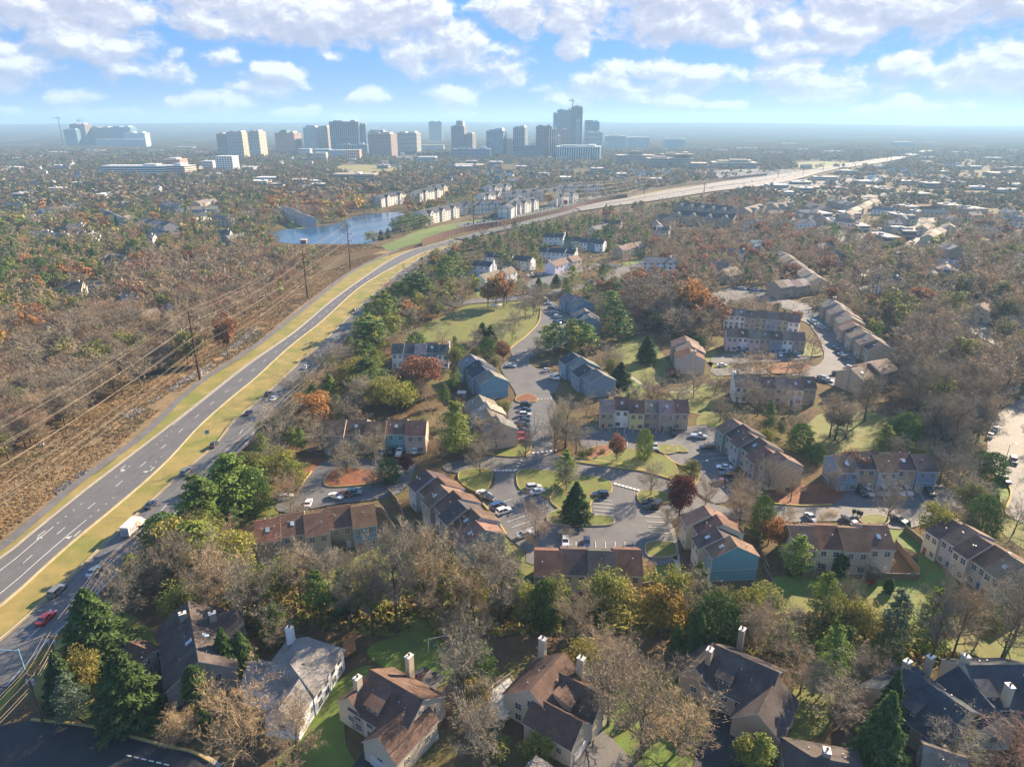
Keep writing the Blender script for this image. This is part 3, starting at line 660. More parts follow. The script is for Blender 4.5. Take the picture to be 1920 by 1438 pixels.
# ------------------------------------------------------------------ buildings
WIN = {}
def win_mesh(w, h, detail=True):
    k = (round(w, 2), round(h, 2), detail)
    if k in WIN: return WIN[k]
    f = MB(); t_ = .09; o_ = .07      # faces +y (outwards); y=0 is the wall
    f.box(-w / 2 - t_, -w / 2, -.04, o_, -h / 2 - t_, h / 2 + t_); f.box(w / 2, w / 2 + t_, -.04, o_, -h / 2 - t_, h / 2 + t_)
    f.box(-w / 2, w / 2, -.04, o_, h / 2, h / 2 + t_); f.box(-w / 2, w / 2, -.04, o_, -h / 2 - t_, -h / 2); f.box(-.035, .035, -.03, o_ - .012, -h / 2, h / 2); f.box(-w / 2, -.035, -.03, o_ - .015, -.03, .03); f.box(.035, w / 2, -.03, o_ - .015, -.03, .03)
    p = MB(); p.box(-w / 2 + .002, w / 2 - .002, -.03, .025, -h / 2 + .002, h / 2 - .002)
    WIN[k] = (f.mesh('window_frame', 'trim_white'), p.mesh('pane', 'pane')); return WIN[k]
def window(parent, x, y, z, ang, w=1.3, h=1.3, name='window', merged=False):
    a, b_ = win_mesh(w, h)
    o = place(name, a, parent, (x, y, z), ang)
    place('pane', b_, o)
    return o
def door(parent, x, y, z, ang, col=(.5, .5, .48), w=.95, h=2.05, name='door'):
    mb = MB(); mb.box(-w / 2 - .1, w / 2 + .1, -.04, .05, 0, h + .1, 0); mb.box(-w / 2, w / 2, .05, .09, .02, h, 1)
    mb.box(w / 2 - .16, w / 2 - .1, .09, .13, 1.0, 1.08, 0)
    return mb.build(name, ['trim_white', 'paint'], parent, (x, y, z), ang, col)
def prism_walls(mb, x0, x1, y0, y1, z0, ze, zr, yr=None, mi=0, hipx=0):
    """walls under a gable whose ridge runs along x"""
    yr = (y0 + y1) / 2 if yr is None else yr
    v = [(x0, y0, z0), (x1, y0, z0), (x1, y1, z0), (x0, y1, z0), (x0, y0, ze), (x1, y0, ze), (x1, y1, ze), (x0, y1, ze)]
    f = [(0, 1, 5, 4), (1, 2, 6, 5), (2, 3, 7, 6), (3, 0, 4, 7)]
    if hipx: f.append((4, 5, 6, 7))
    else:
        v += [(x0, yr, zr), (x1, yr, zr)]; f += [(5, 6, 9), (7, 4, 8)]
    mb.add(v, f, mi)
def gable_roof(mb, x0, x1, y0, y1, ze, zr, yr=None, oh=.35, th=.16, mi=0, tm=None, hip=0.0, hip1=None):
    """two slabs with overhang and thickness; hip pulls the ridge ends in"""
    yr = (y0 + y1) / 2 if yr is None else yr; hip1 = hip if hip1 is None else hip1
    sl0 = (zr - ze) / (yr - y0); sl1 = (zr - ze) / (y1 - yr)
    X0, X1 = x0 - oh * .6, x1 + oh * .6
    A = (X0, y0 - oh, ze - oh * sl0); B_ = (X1, y0 - oh, ze - oh * sl0); Cc = (X1, y1 + oh, ze - oh * sl1); D = (X0, y1 + oh, ze - oh * sl1)
    E_ = (X0 + hip, yr, zr); F_ = (X1 - hip1, yr, zr)
    top = [A, B_, Cc, D, E_, F_]; t_ = [(p[0], p[1], p[2] + th) for p in top]
    mb.add(t_ + top, [(0, 1, 5, 4), (2, 3, 4, 5), (1, 2, 5) if hip1 else (1, 2, 5), (3, 0, 4)] if (hip or hip1) else [(0, 1, 5, 4), (2, 3, 4, 5)], mi)
    n = len(mb.v) - 12; e = tm if tm is not None else mi
    edges = [(0, 1), (2, 3)]
    edges += [(1, 2), (3, 0)] if (hip or hip1) else [(1, 5), (5, 2), (3, 4), (4, 0)]
    for a, b_ in edges: mb.f.append((n + a, n + 6 + a, n + 6 + b_, n + b_)); mb.m.append(e)
    mb.f.append((n + 6, n + 10, n + 11, n + 7)); mb.m.append(e); mb.f.append((n + 8, n + 11, n + 10, n + 9)); mb.m.append(e)
def chimney(parent, x, y, z0, z1, w=1.0, l=1.0, m='wall', col=(.5, .5, .48), name='chimney'):
    mb = MB(); mb.box(-w / 2, w / 2, -l / 2, l / 2, z0, z1, 0); mb.box(-w / 2 - .09, w / 2 + .09, -l / 2 - .09, l / 2 + .09, z1, z1 + .12, 1)
    o = mb.build(name, [m, 'trim_white'], parent, (x, y, 0), None, col)
    f = MB(); f.tube([(0, 0, z1 + .12), (0, 0, z1 + .5)], .17, 7); f.tube([(0, 0, z1 + .5), (0, 0, z1 + .58)], .28, 7); f.build('flue', 'rubber_dark', o)
    return o
def vent(parent, x, y, z, h=.7, r=.09, m='grey_metal', name='vent_pipe'):
    mb = MB(); mb.tube([(0, 0, -.3), (0, 0, h)], r, 6); mb.tube([(0, 0, h), (0, 0, h + .12)], r * 1.8, 6); return mb.build(name, m, parent, (x, y, z))
def frame_from(P1, P2, hr):
    a = Vector(G(*P1, hr)); b_ = Vector(G(*P2, hr)); c_ = (a + b_) / 2; d = b_ - a
    return (c_.x, c_.y, 0), math.atan2(d.y, d.x), d.length
SIDING = dict(cream=(0.546, 0.468, 0.338), beige=(0.442, 0.364, 0.273), tan=(0.390, 0.299, 0.208), white=(0.740, 0.740, 0.740), grey=(0.364, 0.377, 0.377), blue=(0.150, 0.325, 0.377), slate=(0.182, 0.260, 0.338), green=(0.195, 0.286, 0.260), yellow=(0.676, 0.494, 0.221), pink=(0.546, 0.416, 0.351), taupe=(0.325, 0.273, 0.221))
ROOFS = dict(brown=(.115, .075, .058), dark=(.080, .066, .062), red=(.135, .076, .056), tan=(.20, .160, .130), grey=(.17, .165, .165), black=(.052, .060, .074), rosy=(.165, .112, .088), pale=(.31, .27, .23), light=(.20, .19, .18))
SHOPS = []
KEEP_B = []      # buildings that show in the photograph: (nearest Y, pixel box)
def keep(root, L, W, hr, p=1.0):
    a = root.rotation_euler.z; q = [proj(root.location.x + math.cos(a) * sx * L / 2 - math.sin(a) * sy * W / 2, root.location.y + math.sin(a) * sx * L / 2 + math.cos(a) * sy * W / 2, z) for sx in (-1, 1) for sy in (-1, 1) for z in (hr * .25, hr)]
    KEEP_B.append((root.location.y, min(q_[0] for q_ in q) + 2, max(q_[0] for q_ in q) - 2, min(q_[1] for q_ in q), max(q_[1] for q_ in q), p))
def row_house(label, P1, P2, n, depth, walls, roofs, hr=9.4, rise=2.9, stag=.9, step=.35, near=True, chim=(), group=None, end='', storeys=2, fence=0, flip=1, name='townhouse_row', cat='townhouses'):
    """a terrace: every unit its own wall and roof part, stepped along the row"""
    loc, rz, L = frame_from(P1, P2, hr)
    root = empty(name, loc, rz, label, cat, group)
    rs = random.Random(int(P1[0] * 7 + P1[1])); u = L / n; keep(root, L, depth, hr)
    EXCL.append(np.array([(loc[0] + math.cos(rz) * a * (L / 2 + 1) - math.sin(rz) * b_ * (depth / 2 + 2.0), loc[1] + math.sin(rz) * a * (L / 2 + 1) + math.cos(rz) * b_ * (depth / 2 + 2.0)) for a, b_ in ((-1, -1), (1, -1), (1, 1), (-1, 1))]))
    for i in range(n):
        x0 = -L / 2 + i * u; x1 = x0 + u; s_ = stag * ((i % 2) - .5) * 2 * rs.uniform(.5, 1); dz = rs.uniform(-step, step)
        y0 = -depth / 2 + s_; y1 = depth / 2 + s_; zr = hr + dz; ze = zr - rise
        wc = SIDING[walls[i % len(walls)]]; rc = ROOFS[roofs[i % len(roofs)]]
        wc = tuple(c * rs.uniform(.93, 1.07) for c in wc)
        mb = MB(); prism_walls(mb, x0 + .01, x1 - .01, y0, y1, 0, ze, zr - .05)
        if near:
            mb.mi = 1
            for z_ in ([.05, 3.0] if storeys == 2 else [.05, 3.0, 5.8]):   # trim boards
                mb.box(x0 - .02 if i == 0 else x0 + .03, x1 + .02 if i == n - 1 else x1 - .03, y0 - .035, y1 + .035, z_ - .09 + .1, z_ + .09)
            for xx in ((x0 + .06, x0 + .2), (x1 - .2, x1 - .06)): mb.box(xx[0], xx[1], y0 - .04, y1 + .04, .0, ze - .25)
        w_ = mb.build('wall', ['wall', 'trim_white'], root, color=wc)
        if i in (0, n - 1) and walls[i % len(walls)] not in ('cream', 'beige') : w_['label'] = walls[i % len(walls)] + ' end unit wall'
        rm = MB(); gable_roof(rm, x0 + .02, x1 - .02, y0, y1, ze, zr, oh=.3 if near else .25, tm=1)
        r_ = rm.build('roof', ['roof', 'trim_white'], root, color=tuple(c * rs.uniform(.9, 1.1) for c in rc))
        cx = (x0 + x1) / 2; up_ = ze - 1.35; wA = u * .2
        for sgn, yy, ang in ((-1, y0, math.pi), (1, y1, 0)):
            for xx in (cx - u * .24, cx + u * .24): window(root, xx, yy, up_, ang, 1.15 if u > 4 else .9, 1.3)
            if storeys == 3:
                for xx in (cx - u * .24, cx + u * .24): window(root, xx, yy, up_ - 2.8, ang, 1.15, 1.3)
            xd = cx + u * .25 * (1 if (i + (sgn > 0)) % 2 else -1)
            window(root, 2 * cx - xd, yy, 1.5, ang, 1.5 if u > 4.5 else 1.0, 1.25)
            if near: door(root, xd, yy, .05, ang, rs.choice([(.5, .5, .5), (.25, .05, .04), (.08, .12, .2), (.35, .3, .2), (.6, .6, .6)]))
        if near:
            for k in range(2): vent(root, cx + rs.uniform(-u * .3, u * .3), s_ - depth * rs.choice([-1, 1]) * rs.uniform(.12, .3), zr - rise * .45, .45)
            if rs.random() < .35:
                sk = MB(); sl = rise / (depth / 2); T = Matrix.Translation((cx, s_ - depth * .25, zr - rise * .5 + .2)) @ Matrix.Rotation(math.atan(sl), 4, 'X'); sk.box(-.45, .45, -.6, .6, 0, .14, T=T); sk.build('skylight', 'skylight', root)
        if i in chim: chimney(root, x0 + .1 if i < n / 2 else x1 - .1, s_ + depth * .08, 0, zr + 1.1, .8, 1.7, 'wall', wc)
    return root
SIDING['pale_white'] = (.58, .56, .52)
ROWS = []
def row(*a, **k): ROWS.append((a, k))
row('terrace of brown roofed townhouses between the left cul-de-sac and the wood, blue right end', (478,975), (700,942), 5, 10.5, ['tan', 'beige', 'beige', 'taupe', 'slate'], ['red', 'brown', 'brown', 'brown', 'red'], chim=())
row('diagonal terrace with stepped brown roofs beside the central parking lot, green right end', (802,880), (915,990), 7, 11, ['grey', 'grey', 'taupe', 'grey', 'taupe', 'grey', 'green'], ['dark', 'brown', 'rosy', 'brown', 'dark', 'brown', 'rosy'])
row('short terrace of four brown roofed townhouses below the central parking lot', (1003,1030), (1202,1036), 4, 10.5, ['slate', 'pink', 'tan', 'pink'], ['red', 'dark', 'dark', 'red'], stag=.5)
row('terrace with zigzag brown roofs and a turquoise gable wall beside the lawn', (1325,950), (1375,1025), 4, 11, ['blue', 'cream', 'cream', 'cream'][::-1], ['rosy', 'brown', 'dark', 'rosy'], stag=1.4)
row('cream terrace with rusty brown roofs and a fenced garden in the right foreground', (1478,983), (1665,990), 4, 11, ['cream', 'cream', 'beige', 'cream'], ['brown', 'red', 'red', 'brown'], stag=.7)
row('long diagonal cream terrace with brown roof at the right edge', (1778,968), (1925,1060), 5, 11.5, ['cream', 'grey', 'cream', 'beige'], ['brown', 'rosy', 'brown'], stag=.6)
row('grey terrace under brown roofs behind the eastern parking lot', (1562,850), (1742,851), 5, 10.5, ['slate', 'tan', 'grey', 'tan', 'slate'], ['rosy', 'dark', 'brown', 'brown', 'dark'])
row('diagonal terrace with brown sawtooth roofs right of the upper parking lot', (1376,785), (1472,862), 6, 11, ['green', 'beige', 'grey', 'beige', 'taupe', 'beige'], ['rosy', 'dark', 'brown', 'dark', 'brown', 'rosy'])
row('long brown terrace half hidden by bare trees above the upper parking lot', (1125,746), (1290,752), 6, 10, ['tan', 'white', 'yellow', 'tan', 'taupe', 'tan'], ['tan', 'brown', 'brown', 'tan'])
row('terrace with brown roofs and a bright yellow gable above the left cul-de-sac', (612,788), (800,787), 5, 10, ['tan', 'tan', 'yellow', 'blue', 'beige'], ['brown', 'brown', 'red', 'brown'])
row('terrace with pale brown roof beside the row of parked cars on the drive', (900,740), (935,795), 4, 11, ['taupe', 'grey', 'taupe', 'pink'], ['tan', 'pale', 'tan', 'grey'])
row('blue grey terrace with stepped roofs left of the drive', (885,664), (925,705), 4, 11, ['slate', 'slate', 'slate', 'blue'], ['grey', 'black', 'black', 'grey'])
row('white and slate terrace with dark roofs below the park meadow', (737,645), (842,645), 5, 10, ['white', 'blue', 'slate', 'blue', 'white'], ['black', 'black', 'grey', 'black'], chim=(4,))
row('blue terrace with dark stepped roofs under the pines on the drive', (1075,660), (1128,702), 4, 11, ['slate', 'slate', 'slate', 'slate'], ['black', 'grey', 'black', 'grey'])
row('small pale blue terrace beside the upper parking bays', (1066,548), (1100,565), 3, 10.5, ['slate', 'slate', 'slate'], ['grey', 'tan', 'grey'])
row('blue gabled terrace just below the pale blue one', (1098,578), (1108,594), 3, 11, ['slate', 'slate', 'slate'], ['tan', 'black', 'grey'])
row('tan gabled terrace with a red deck beside the dark cypress', (1286,630), (1300,662), 3, 12, ['tan', 'beige', 'cream'], ['rosy', 'tan', 'red'], chim=(2,))
row('three storey terrace with pale fronts above the northeast court', (1362,576), (1502,590), 7, 9, ['white', 'white', 'tan', 'tan', 'slate', 'beige'], ['rosy', 'tan', 'rosy'], storeys=3, hr=10.5)
row('three storey terrace with white trim facing the northeast court', (1362,616), (1508,623), 7, 9, ['pink', 'white', 'pink', 'tan', 'slate', 'white', 'taupe'], ['rosy', 'brown', 'tan'], storeys=2, hr=9.5)
row('pale terrace with white chimney south of the northeast court', (1376,702), (1528,709), 6, 10, ['white', 'taupe', 'taupe', 'pink', 'white', 'tan'], ['tan', 'rosy', 'brown'], chim=(0,))
row('diagonal tan terrace east of the northeast court with white chimney', (1563,562), (1602,597), 5, 12, ['tan', 'tan', 'beige'], ['tan', 'grey', 'tan'], chim=(0,))
row('diagonal terrace with brown stepped roofs below its twin east of the court', (1600,603), (1655,645), 6, 12, ['tan', 'tan', 'beige'], ['tan', 'dark', 'tan', 'grey'])
row('tan terrace with white chimney at the foot of the northeast court', (1592,690), (1665,672), 4, 12, ['beige', 'tan', 'tan'], ['tan', 'brown', 'tan'], chim=(0,))
row('far diagonal terrace with sunlit tan roofs in the eastern wood', (1466,470), (1535,520), 8, 12, ['tan', 'beige'], ['tan', 'pale'], near=False)
row('low tan terrace below the far diagonal one', (1450,528), (1510,522), 4, 12, ['tan', 'beige'], ['tan', 'pale'], near=False)
# white terraces round the northern court
row('white terrace of two dark roofed houses with a cream gable end', (882,487), (924,492), 2, 9, ['white', 'white'], ['black', 'black'], near=False, chim=(1,))
row('white terrace with black roofs behind the two dark roofed houses', (912,473), (1000,482), 5, 9, ['white', 'cream', 'white', 'grey'], ['black', 'black'], near=False)
row('white terrace with tan roofs beside the orange maples', (898,516), (958,500), 3, 9, ['white', 'white'], ['tan', 'tan'], near=False)
row('white terrace with black roofs and a broad sunlit gable', (1012,463), (1080,468), 4, 9, ['white', 'white'], ['black', 'black'], near=False, chim=(3,))
row('white terrace with tan roofs and a tall white chimney beside the hedge', (1030,490), (1080,478), 3, 9, ['white', 'white', 'pink'], ['tan', 'tan'], near=False, chim=(0,))
row('white terrace at the top of the northern court among pines', (1022,437), (1058,439), 2, 9, ['white', 'white'], ['black', 'black'], near=False, chim=(1,))
row('blue white terrace with white firewalls beyond the northern court', (1062,444), (1135,450), 5, 9, ['slate', 'white', 'white'], ['black', 'black'], near=False)
row('tan roofed terrace beside the northern street with two chimneys', (1158,462), (1200,452), 3, 10, ['beige', 'tan'], ['tan', 'rosy'], near=False, chim=(0, 2))
row('pale terrace with white chimneys below the brown apartment complex', (1220,425), (1256,427), 3, 9, ['white', 'white'], ['black', 'grey'], near=False, chim=(2,))
row('grey stepped terrace with pale gable in the left wood', (268,408), (318,418), 4, 14, ['grey', 'grey', 'grey'], ['grey', 'black'], near=False, hr=11)
row('grey terrace behind the orange trees in the left wood', (192,392), (222,405), 3, 13, ['grey', 'grey'], ['grey', 'black'], near=False, hr=11)
row('grey terrace with pale gable beside the lake shore', (530,385), (578,405), 4, 14, ['grey', 'grey'], ['grey', 'grey'], near=False, hr=11)
row('slate blue terrace among evergreens in the left middle distance', (310,378), (345,382), 3, 13, ['slate', 'grey'], ['grey', 'grey'], near=False, hr=11)
row('blue fronted terrace with brown roof left of the lake', (358,388), (408,386), 4, 13, ['slate', 'grey'], ['tan', 'grey'], near=False, hr=11)
row('brown terrace half buried in trees left of the lake', (365,378), (400,372), 3, 13, ['taupe', 'grey'], ['tan', 'grey'], near=False, hr=11)
for k, (a, b_, n) in enumerate([((1585,398),(1640,372),5), ((1660,425),(1712,428),4), ((1740,440),(1762,425),3), ((1775,455),(1795,462),2), ((1600,380),(1560,372),4), ((1770,402),(1800,408),3), ((1690,405),(1712,402),2)]):
    row(['terrace with glaring tan roofs at the head of the eastern court', 'low beige block in the middle of the eastern court', 'beige block along the road of the eastern court', 'beige block at the foot of the eastern court road', 'brown terrace behind the eastern offices', 'brown terrace beyond the eastern court road', 'beige block half hidden at the back of the eastern court'][k], a, b_, n, 12, ['beige', 'tan'], ['tan', 'pale'], near=False)
for a, k in ROWS: row_house(*a, **k)
# a grey garage wing behind the far right terrace etc. are covered by trees

# white apartments with black roofs by the lake, brown complex to the right
def apartments(label, P1, P2, W, cross, wall='white', roof='black', hr=15, rise=4, group=None, name='apartment_building'):
    loc, rz, L = frame_from(P1, P2, hr); root = empty(name, loc, rz, label, 'apartments', group)
    EXCL.append(np.array([(loc[0] + math.cos(rz) * a * (L / 2 + 2) - math.sin(rz) * b_ * (W / 2 + 4), loc[1] + math.sin(rz) * a * (L / 2 + 2) + math.cos(rz) * b_ * (W / 2 + 4)) for a, b_ in ((-1, -1), (1, -1), (1, 1), (-1, 1))]))
    wc = SIDING[wall]; ze = hr - rise; keep(root, L, W, hr)
    mb = MB(); prism_walls(mb, -L / 2, L / 2, -W / 2, W / 2, 0, ze, hr - .1); mb.build('wall', 'wall', root, color=wc)
    rm = MB(); gable_roof(rm, -L / 2, L / 2, -W / 2, W / 2, ze, hr, oh=.5, tm=1); rm.build('roof', ['roof', 'trim_white'], root, color=ROOFS[roof])
    for i in range(cross):
        x = -L / 2 + L * (i + .5) / cross; cw = min(7.5, L / cross * .62)
        T = MB(); W2 = W + 3.0
        prism_walls(T, -W2 / 2, W2 / 2, -cw / 2, cw / 2, 0, ze + .2, hr - .9); T.build('gable_bay', 'wall', root, (x, 0, 0), math.pi / 2, wc)
        T = MB(); gable_roof(T, -W2 / 2, W2 / 2, -cw / 2, cw / 2, ze + .2, hr - .8, oh=.4, tm=1); T.build('bay_roof', ['roof', 'trim_white'], root, (x, 0, 0), math.pi / 2, ROOFS[roof])
        for sgn in (-1, 1):
            for z_ in (1.7, 4.6, 7.5, 10.3):
                if z_ < ze: window(root, x, sgn * W2 / 2, z_, 0 if sgn > 0 else math.pi, 2.2, 1.6)
    nn_ = max(2, int(L / 6.5))
    for i in range(nn_):
        x = -L / 2 + L * (i + .5) / nn_
        if any(abs(x - (-L / 2 + L * (j + .5) / cross)) < 4.3 for j in range(cross)): continue
        for z_ in (1.7, 4.6, 7.5, 9.9):
            if z_ < ze - .8: window(root, x, -W / 2, z_, math.pi, 1.8, 1.5)
    for z_ in (1.7, 4.6, 7.5, 10.3):
        if z_ < ze: 
            for yy in (-W / 4, W / 4): window(root, -L / 2, yy, z_, math.pi / 2, 1.6, 1.5); window(root, L / 2, yy, z_, -math.pi / 2, 1.6, 1.5)
    return root
for lab, a, b_, cr in [('white apartment block with black roof on the far shore, nearest the water', (705,366),(752,358),2), ('white apartment block with black roof beside the red bush, second from the left', (778,357),(822,350),2),
        ('long white apartment block with black roof standing right beside the lake', (785,395),(850,382),3), ('white apartment block with black dormered roof in the middle of the lake group', (860,378),(935,374),3),
        ('white apartment block with black roof above the parked cars by the highway', (946,385),(975,366),2), ('white apartment block with black roof below the small pond', (910,348),(952,343),2), ('white apartment block with black roof right of the pond', (950,358),(1005,353),3),
        ('white apartment block with black roof behind the yellow tree', (1008,356),(1045,352),2), ('white apartment block with black roof beside the red trees, rightmost by the lake', (1083,346),(1120,344),2), ('white apartment block low on the slope above the highway cars', (965,377),(1000,370),2),
        ('apartment block with black roof between the red trees and the yellow tree', (1035,364),(1076,358),2), ('apartment block with black roof at the back of the lake group', (1048,346),(1082,343),2), ('apartment block with black roof between pond and dormered block', (898,363),(934,357),2), ('apartment block with black roof behind the second from the left', (800,349),(832,344),2)]:
    apartments(lab, a, b_, 15, cr, 'cream' if 'behind' in lab else 'pale_white', group='white apartment blocks by the lake')
for lab, a, b_, cr in [('long apartment block with black dormered roof at the back of the brown complex', (1275,378),(1375,388),5), ('long apartment block with black roof in the middle of the brown complex', (1262,394),(1380,402),4), ('apartment block with cream gable ends at the front of the brown complex', (1240,400),(1256,404),1)]:
    apartments(lab, a, b_, 16, cr, 'taupe', 'black', 13, group='brown apartment complex above the wood')
for lab, a, b_ in [('brown apartment house with tan roof near the overpass', (1395,390),(1425,382)), ('brown apartment house with tan roof beside the eastern offices', (1448,382),(1480,378)), ('dark apartment house with tan roof left of the eastern court', (1510,376),(1550,388)), ('tan gabled house block at the left of the eastern court', (1500,398),(1540,404))]:
    apartments(lab, a, b_, 16, 2, 'taupe', 'tan', 11)

# detached houses -------------------------------------------------
def detached(label, P1, P2, W, wall, roof, hr=9.5, rise=4.2, blocks=(), chims=(), dormers=(), hip=0, garage=None, near=True, name='house', trim=True, group=None, ext=0):
    """blocks: (x, y, length, width, eave, ridge, turned); dormers: (x, y, w, len, z, side); local x along the ridge"""
    S = .86 if near else 1.0; loc, rz, L = frame_from(P1, P2, hr * S); L = L / S + ext; root = empty(name, loc, rz, label, 'house', group); root.scale = (S, S, S)
    if not near: L = max(L, 9.0)
    keep(root, L, W, hr, 1.0 if near else (.45 if P1[0] < 500 else .55))
    EXCL.append(np.array([(loc[0] + math.cos(rz) * a * (L / 2 + 1.0) - math.sin(rz) * b_ * (W / 2 + 1.5), loc[1] + math.sin(rz) * a * (L / 2 + 1.0) + math.cos(rz) * b_ * (W / 2 + 1.5)) for a, b_ in ((-1, -1), (1, -1), (1, 1), (-1, 1))]))
    wc = SIDING[wall] if isinstance(wall, str) else wall; rc = ROOFS[roof] if isinstance(roof, str) else roof; ze = hr - rise
    mb = MB(); prism_walls(mb, -L / 2, L / 2, -W / 2, W / 2, 0, ze, hr - .1, hipx=hip); w_ = mb.build('wall', 'wall', root, color=wc)
    rm = MB(); gable_roof(rm, -L / 2, L / 2, -W / 2, W / 2, ze, hr, oh=.45, th=.2, tm=1, hip=hip); rm.build('roof', ['roof', 'trim_white'], root, color=rc)
    def wins(x0, x1, y, zs, ang, axis='x', gap=3.0, par=None):
        n_ = max(1, int((x1 - x0) / gap))
        for i in range(n_):
            x = x0 + (x1 - x0) * (i + .5) / n_
            for z_ in zs: window(par or root, x if axis == 'x' else y, y if axis == 'x' else x, z_, ang, 1.55, 1.5)
    zs = (1.6, 4.2) if ze > 5 else (1.6,)
    wins(-L / 2 + .6, L / 2 - .6, -W / 2, zs, math.pi); wins(-L / 2 + .6, L / 2 - .6, W / 2, zs, 0)
    if not hip: zs = (1.6, 4.4, 6.6) if hr > 8 else (1.6, 4.0)
    for s_, an in ((-1, math.pi / 2), (1, -math.pi / 2)):
        for z_ in zs:
            for yy in ((-W * .22, W * .22) if z_ < 6 else (0,)): window(root, s_ * L / 2, yy, z_, an, 1.4, 1.5)
    for bi, (bx, by, bl, bw, be, br, turned) in enumerate(blocks):
        be += .013 * bi
        T = MB(); prism_walls(T, -bl / 2, bl / 2, -bw / 2, bw / 2, 0, be, br - .08); o = T.build('wing_wall', 'wall', root, (bx, by, 0), math.pi / 2 if turned else 0, wc)
        T = MB(); gable_roof(T, -bl / 2, bl / 2, -bw / 2, bw / 2, be, br, oh=.4, th=.2, tm=1); T.build('wing_roof', ['roof', 'trim_white'], root, (bx, by, 0), math.pi / 2 if turned else 0, rc)
        for s_ in (-1, 1):
            window(o, s_ * bl / 2, 0, be * .55, -s_ * math.pi / 2, 1.3, 1.3)
            for xx in (-bl * .25, bl * .25): window(o, xx, s_ * bw / 2, be * .55, 0 if s_ > 0 else math.pi, 1.1, 1.2)
    for (cx, cy, z1) in chims: chimney(root, cx, cy, 0, z1 - .7, 1.15, 1.5, 'wall', tuple(c * .95 for c in wc))
    for (dx, dy, dw, dl, z0, sd) in dormers:      # shed dormer: front wall at dy, runs back dl towards the ridge
        T = MB(); zt = z0 + 1.75; y1 = dy - sd * dl; zt2 = zt + dl * .28
        v = [(dx - dw / 2, dy, z0 - .4), (dx + dw / 2, dy, z0 - .4), (dx + dw / 2, dy, zt), (dx - dw / 2, dy, zt), (dx - dw / 2, y1, z0), (dx + dw / 2, y1, z0), (dx + dw / 2, y1, zt2), (dx - dw / 2, y1, zt2)]
        T.add(v, [(0, 1, 2, 3), (1, 5, 6, 2), (4, 0, 3, 7)]); o = T.build('dormer', 'wall', root, color=wc)
        ov = .35; Tm = MB(); v = [(dx - dw / 2 - ov, dy + sd * .5, zt - .14), (dx + dw / 2 + ov, dy + sd * .5, zt - .14), (dx + dw / 2 + ov, y1, zt2), (dx - dw / 2 - ov, y1, zt2)]
        v += [(p[0], p[1], p[2] + .18) for p in v]; Tm.add(v, [(0, 1, 2, 3), (7, 6, 5, 4), (0, 4, 5, 1), (1, 5, 6, 2), (2, 6, 7, 3), (3, 7, 4, 0)]); Tm.build('dormer_roof', 'roof', o, color=rc)
        k = max(1, int(dw / 1.4))
        for i in range(k): window(o, dx - dw / 2 + dw * (i + .5) / k, dy, z0 + .85, 0 if sd > 0 else math.pi, min(1.05, dw / k * .72), 1.1)
    if garage:
        gx, gy, gs, ang = garage; T = MB(); T.box(-2.6, 2.6, -.05, .06, .0, 2.5, 0)
        for k in range(4): T.box(-2.45, 2.45, .06, .09, .1 + k * .58, .1 + k * .58 + .5, 0)
        T.build('garage_door', 'trim_white', root, (gx, gy, 0), ang)
    if near:
        rs = random.Random(int(P1[0]));
        for k in range(4):
            x = rs.uniform(-L * .35, L * .35); y = rs.choice((-1, 1)) * rs.uniform(.12, .3) * W; vent(root, x, y, hr - abs(y) / (W / 2) * rise + .1, .4)
    return root
# foreground houses: front faces the camera (-y side of the frame when P1 is left of P2)
HA = detached('large house with near black roof and skylights left of the foreground, two stone chimneys', (352,1128), (372,1240), 14, 'taupe', 'dark', 10, 4.8, blocks=[(-3.5, 4, 13, 8, 5.6, 9.4, 1)], chims=[(-6, -1.5, 11.6), (-3, 4.5, 11.4)], garage=(6, -7.02, 1, math.pi))
for x, y in ((1.5, 2.2), (3.0, -1.2)):
    T = MB(); T.box(-.5, .5, -.8, .8, 0, .2, T=Matrix.Rotation(-math.copysign(.6, y), 4, 'X')); T.build('skylight', 'skylight', HA, (x, y, 10 - abs(y) / 7 * 4.8 + .18))
detached('small brown roofed garage between conifers beside the near black roofed house', (240,1203), (285,1222), 7, 'taupe', 'brown', 5.6, 2.6, name='garage', garage=(0, -3.52, 1, math.pi))
detached('white sided house with grey hip roof and a tall pale blue chimney', (588,1178), (528,1262), 13.5, 'white', 'light', 10, 4.5, blocks=[(4, -4, 11, 7.5, 5.4, 8.4, 1), (9.5, 3, 8, 7, 5.2, 7.8, 0)], chims=[(-4.5, -4.5, 12)], hip=3.2)
detached('cream house with orange brown roof, two shed dormers and two brick capped chimneys', (705,1262), (782,1306), 13, 'cream', 'brown', 10, 4.6, blocks=[(-7, -2.0, 9, 7, 5.0, 8.2, 1), (5, -4.5, 12, 8.5, 4.9, 8.6, 1)], chims=[(-7.2, -3.6, 11.6), (-2.5, 6.8, 11.6)], dormers=[(-1.7, -5.4, 3.2, 4.2, 6.1, -1), (.6, -7.6, 0.1, .1, 0, -1)][:1], garage=(5, -10.55, 1, math.pi), ext=3)
detached('cream house with worn brown roof and white deck in the centre foreground', (1052,1230), (1000,1288), 13.5, 'cream', 'brown', 10.3, 5.0, blocks=[(-2, 5, 14, 8, 5.6, 9.2, 1), (5.5, 6, 11, 7.5, 5.0, 8.4, 1)], chims=[(-6.5, -5.5, 12), (-6, 4.5, 12.4)], dormers=[(1.2, 7.2, 3.4, 4, 6.0, 1)], garage=(5.5, 11.55, 1, 0), ext=2)
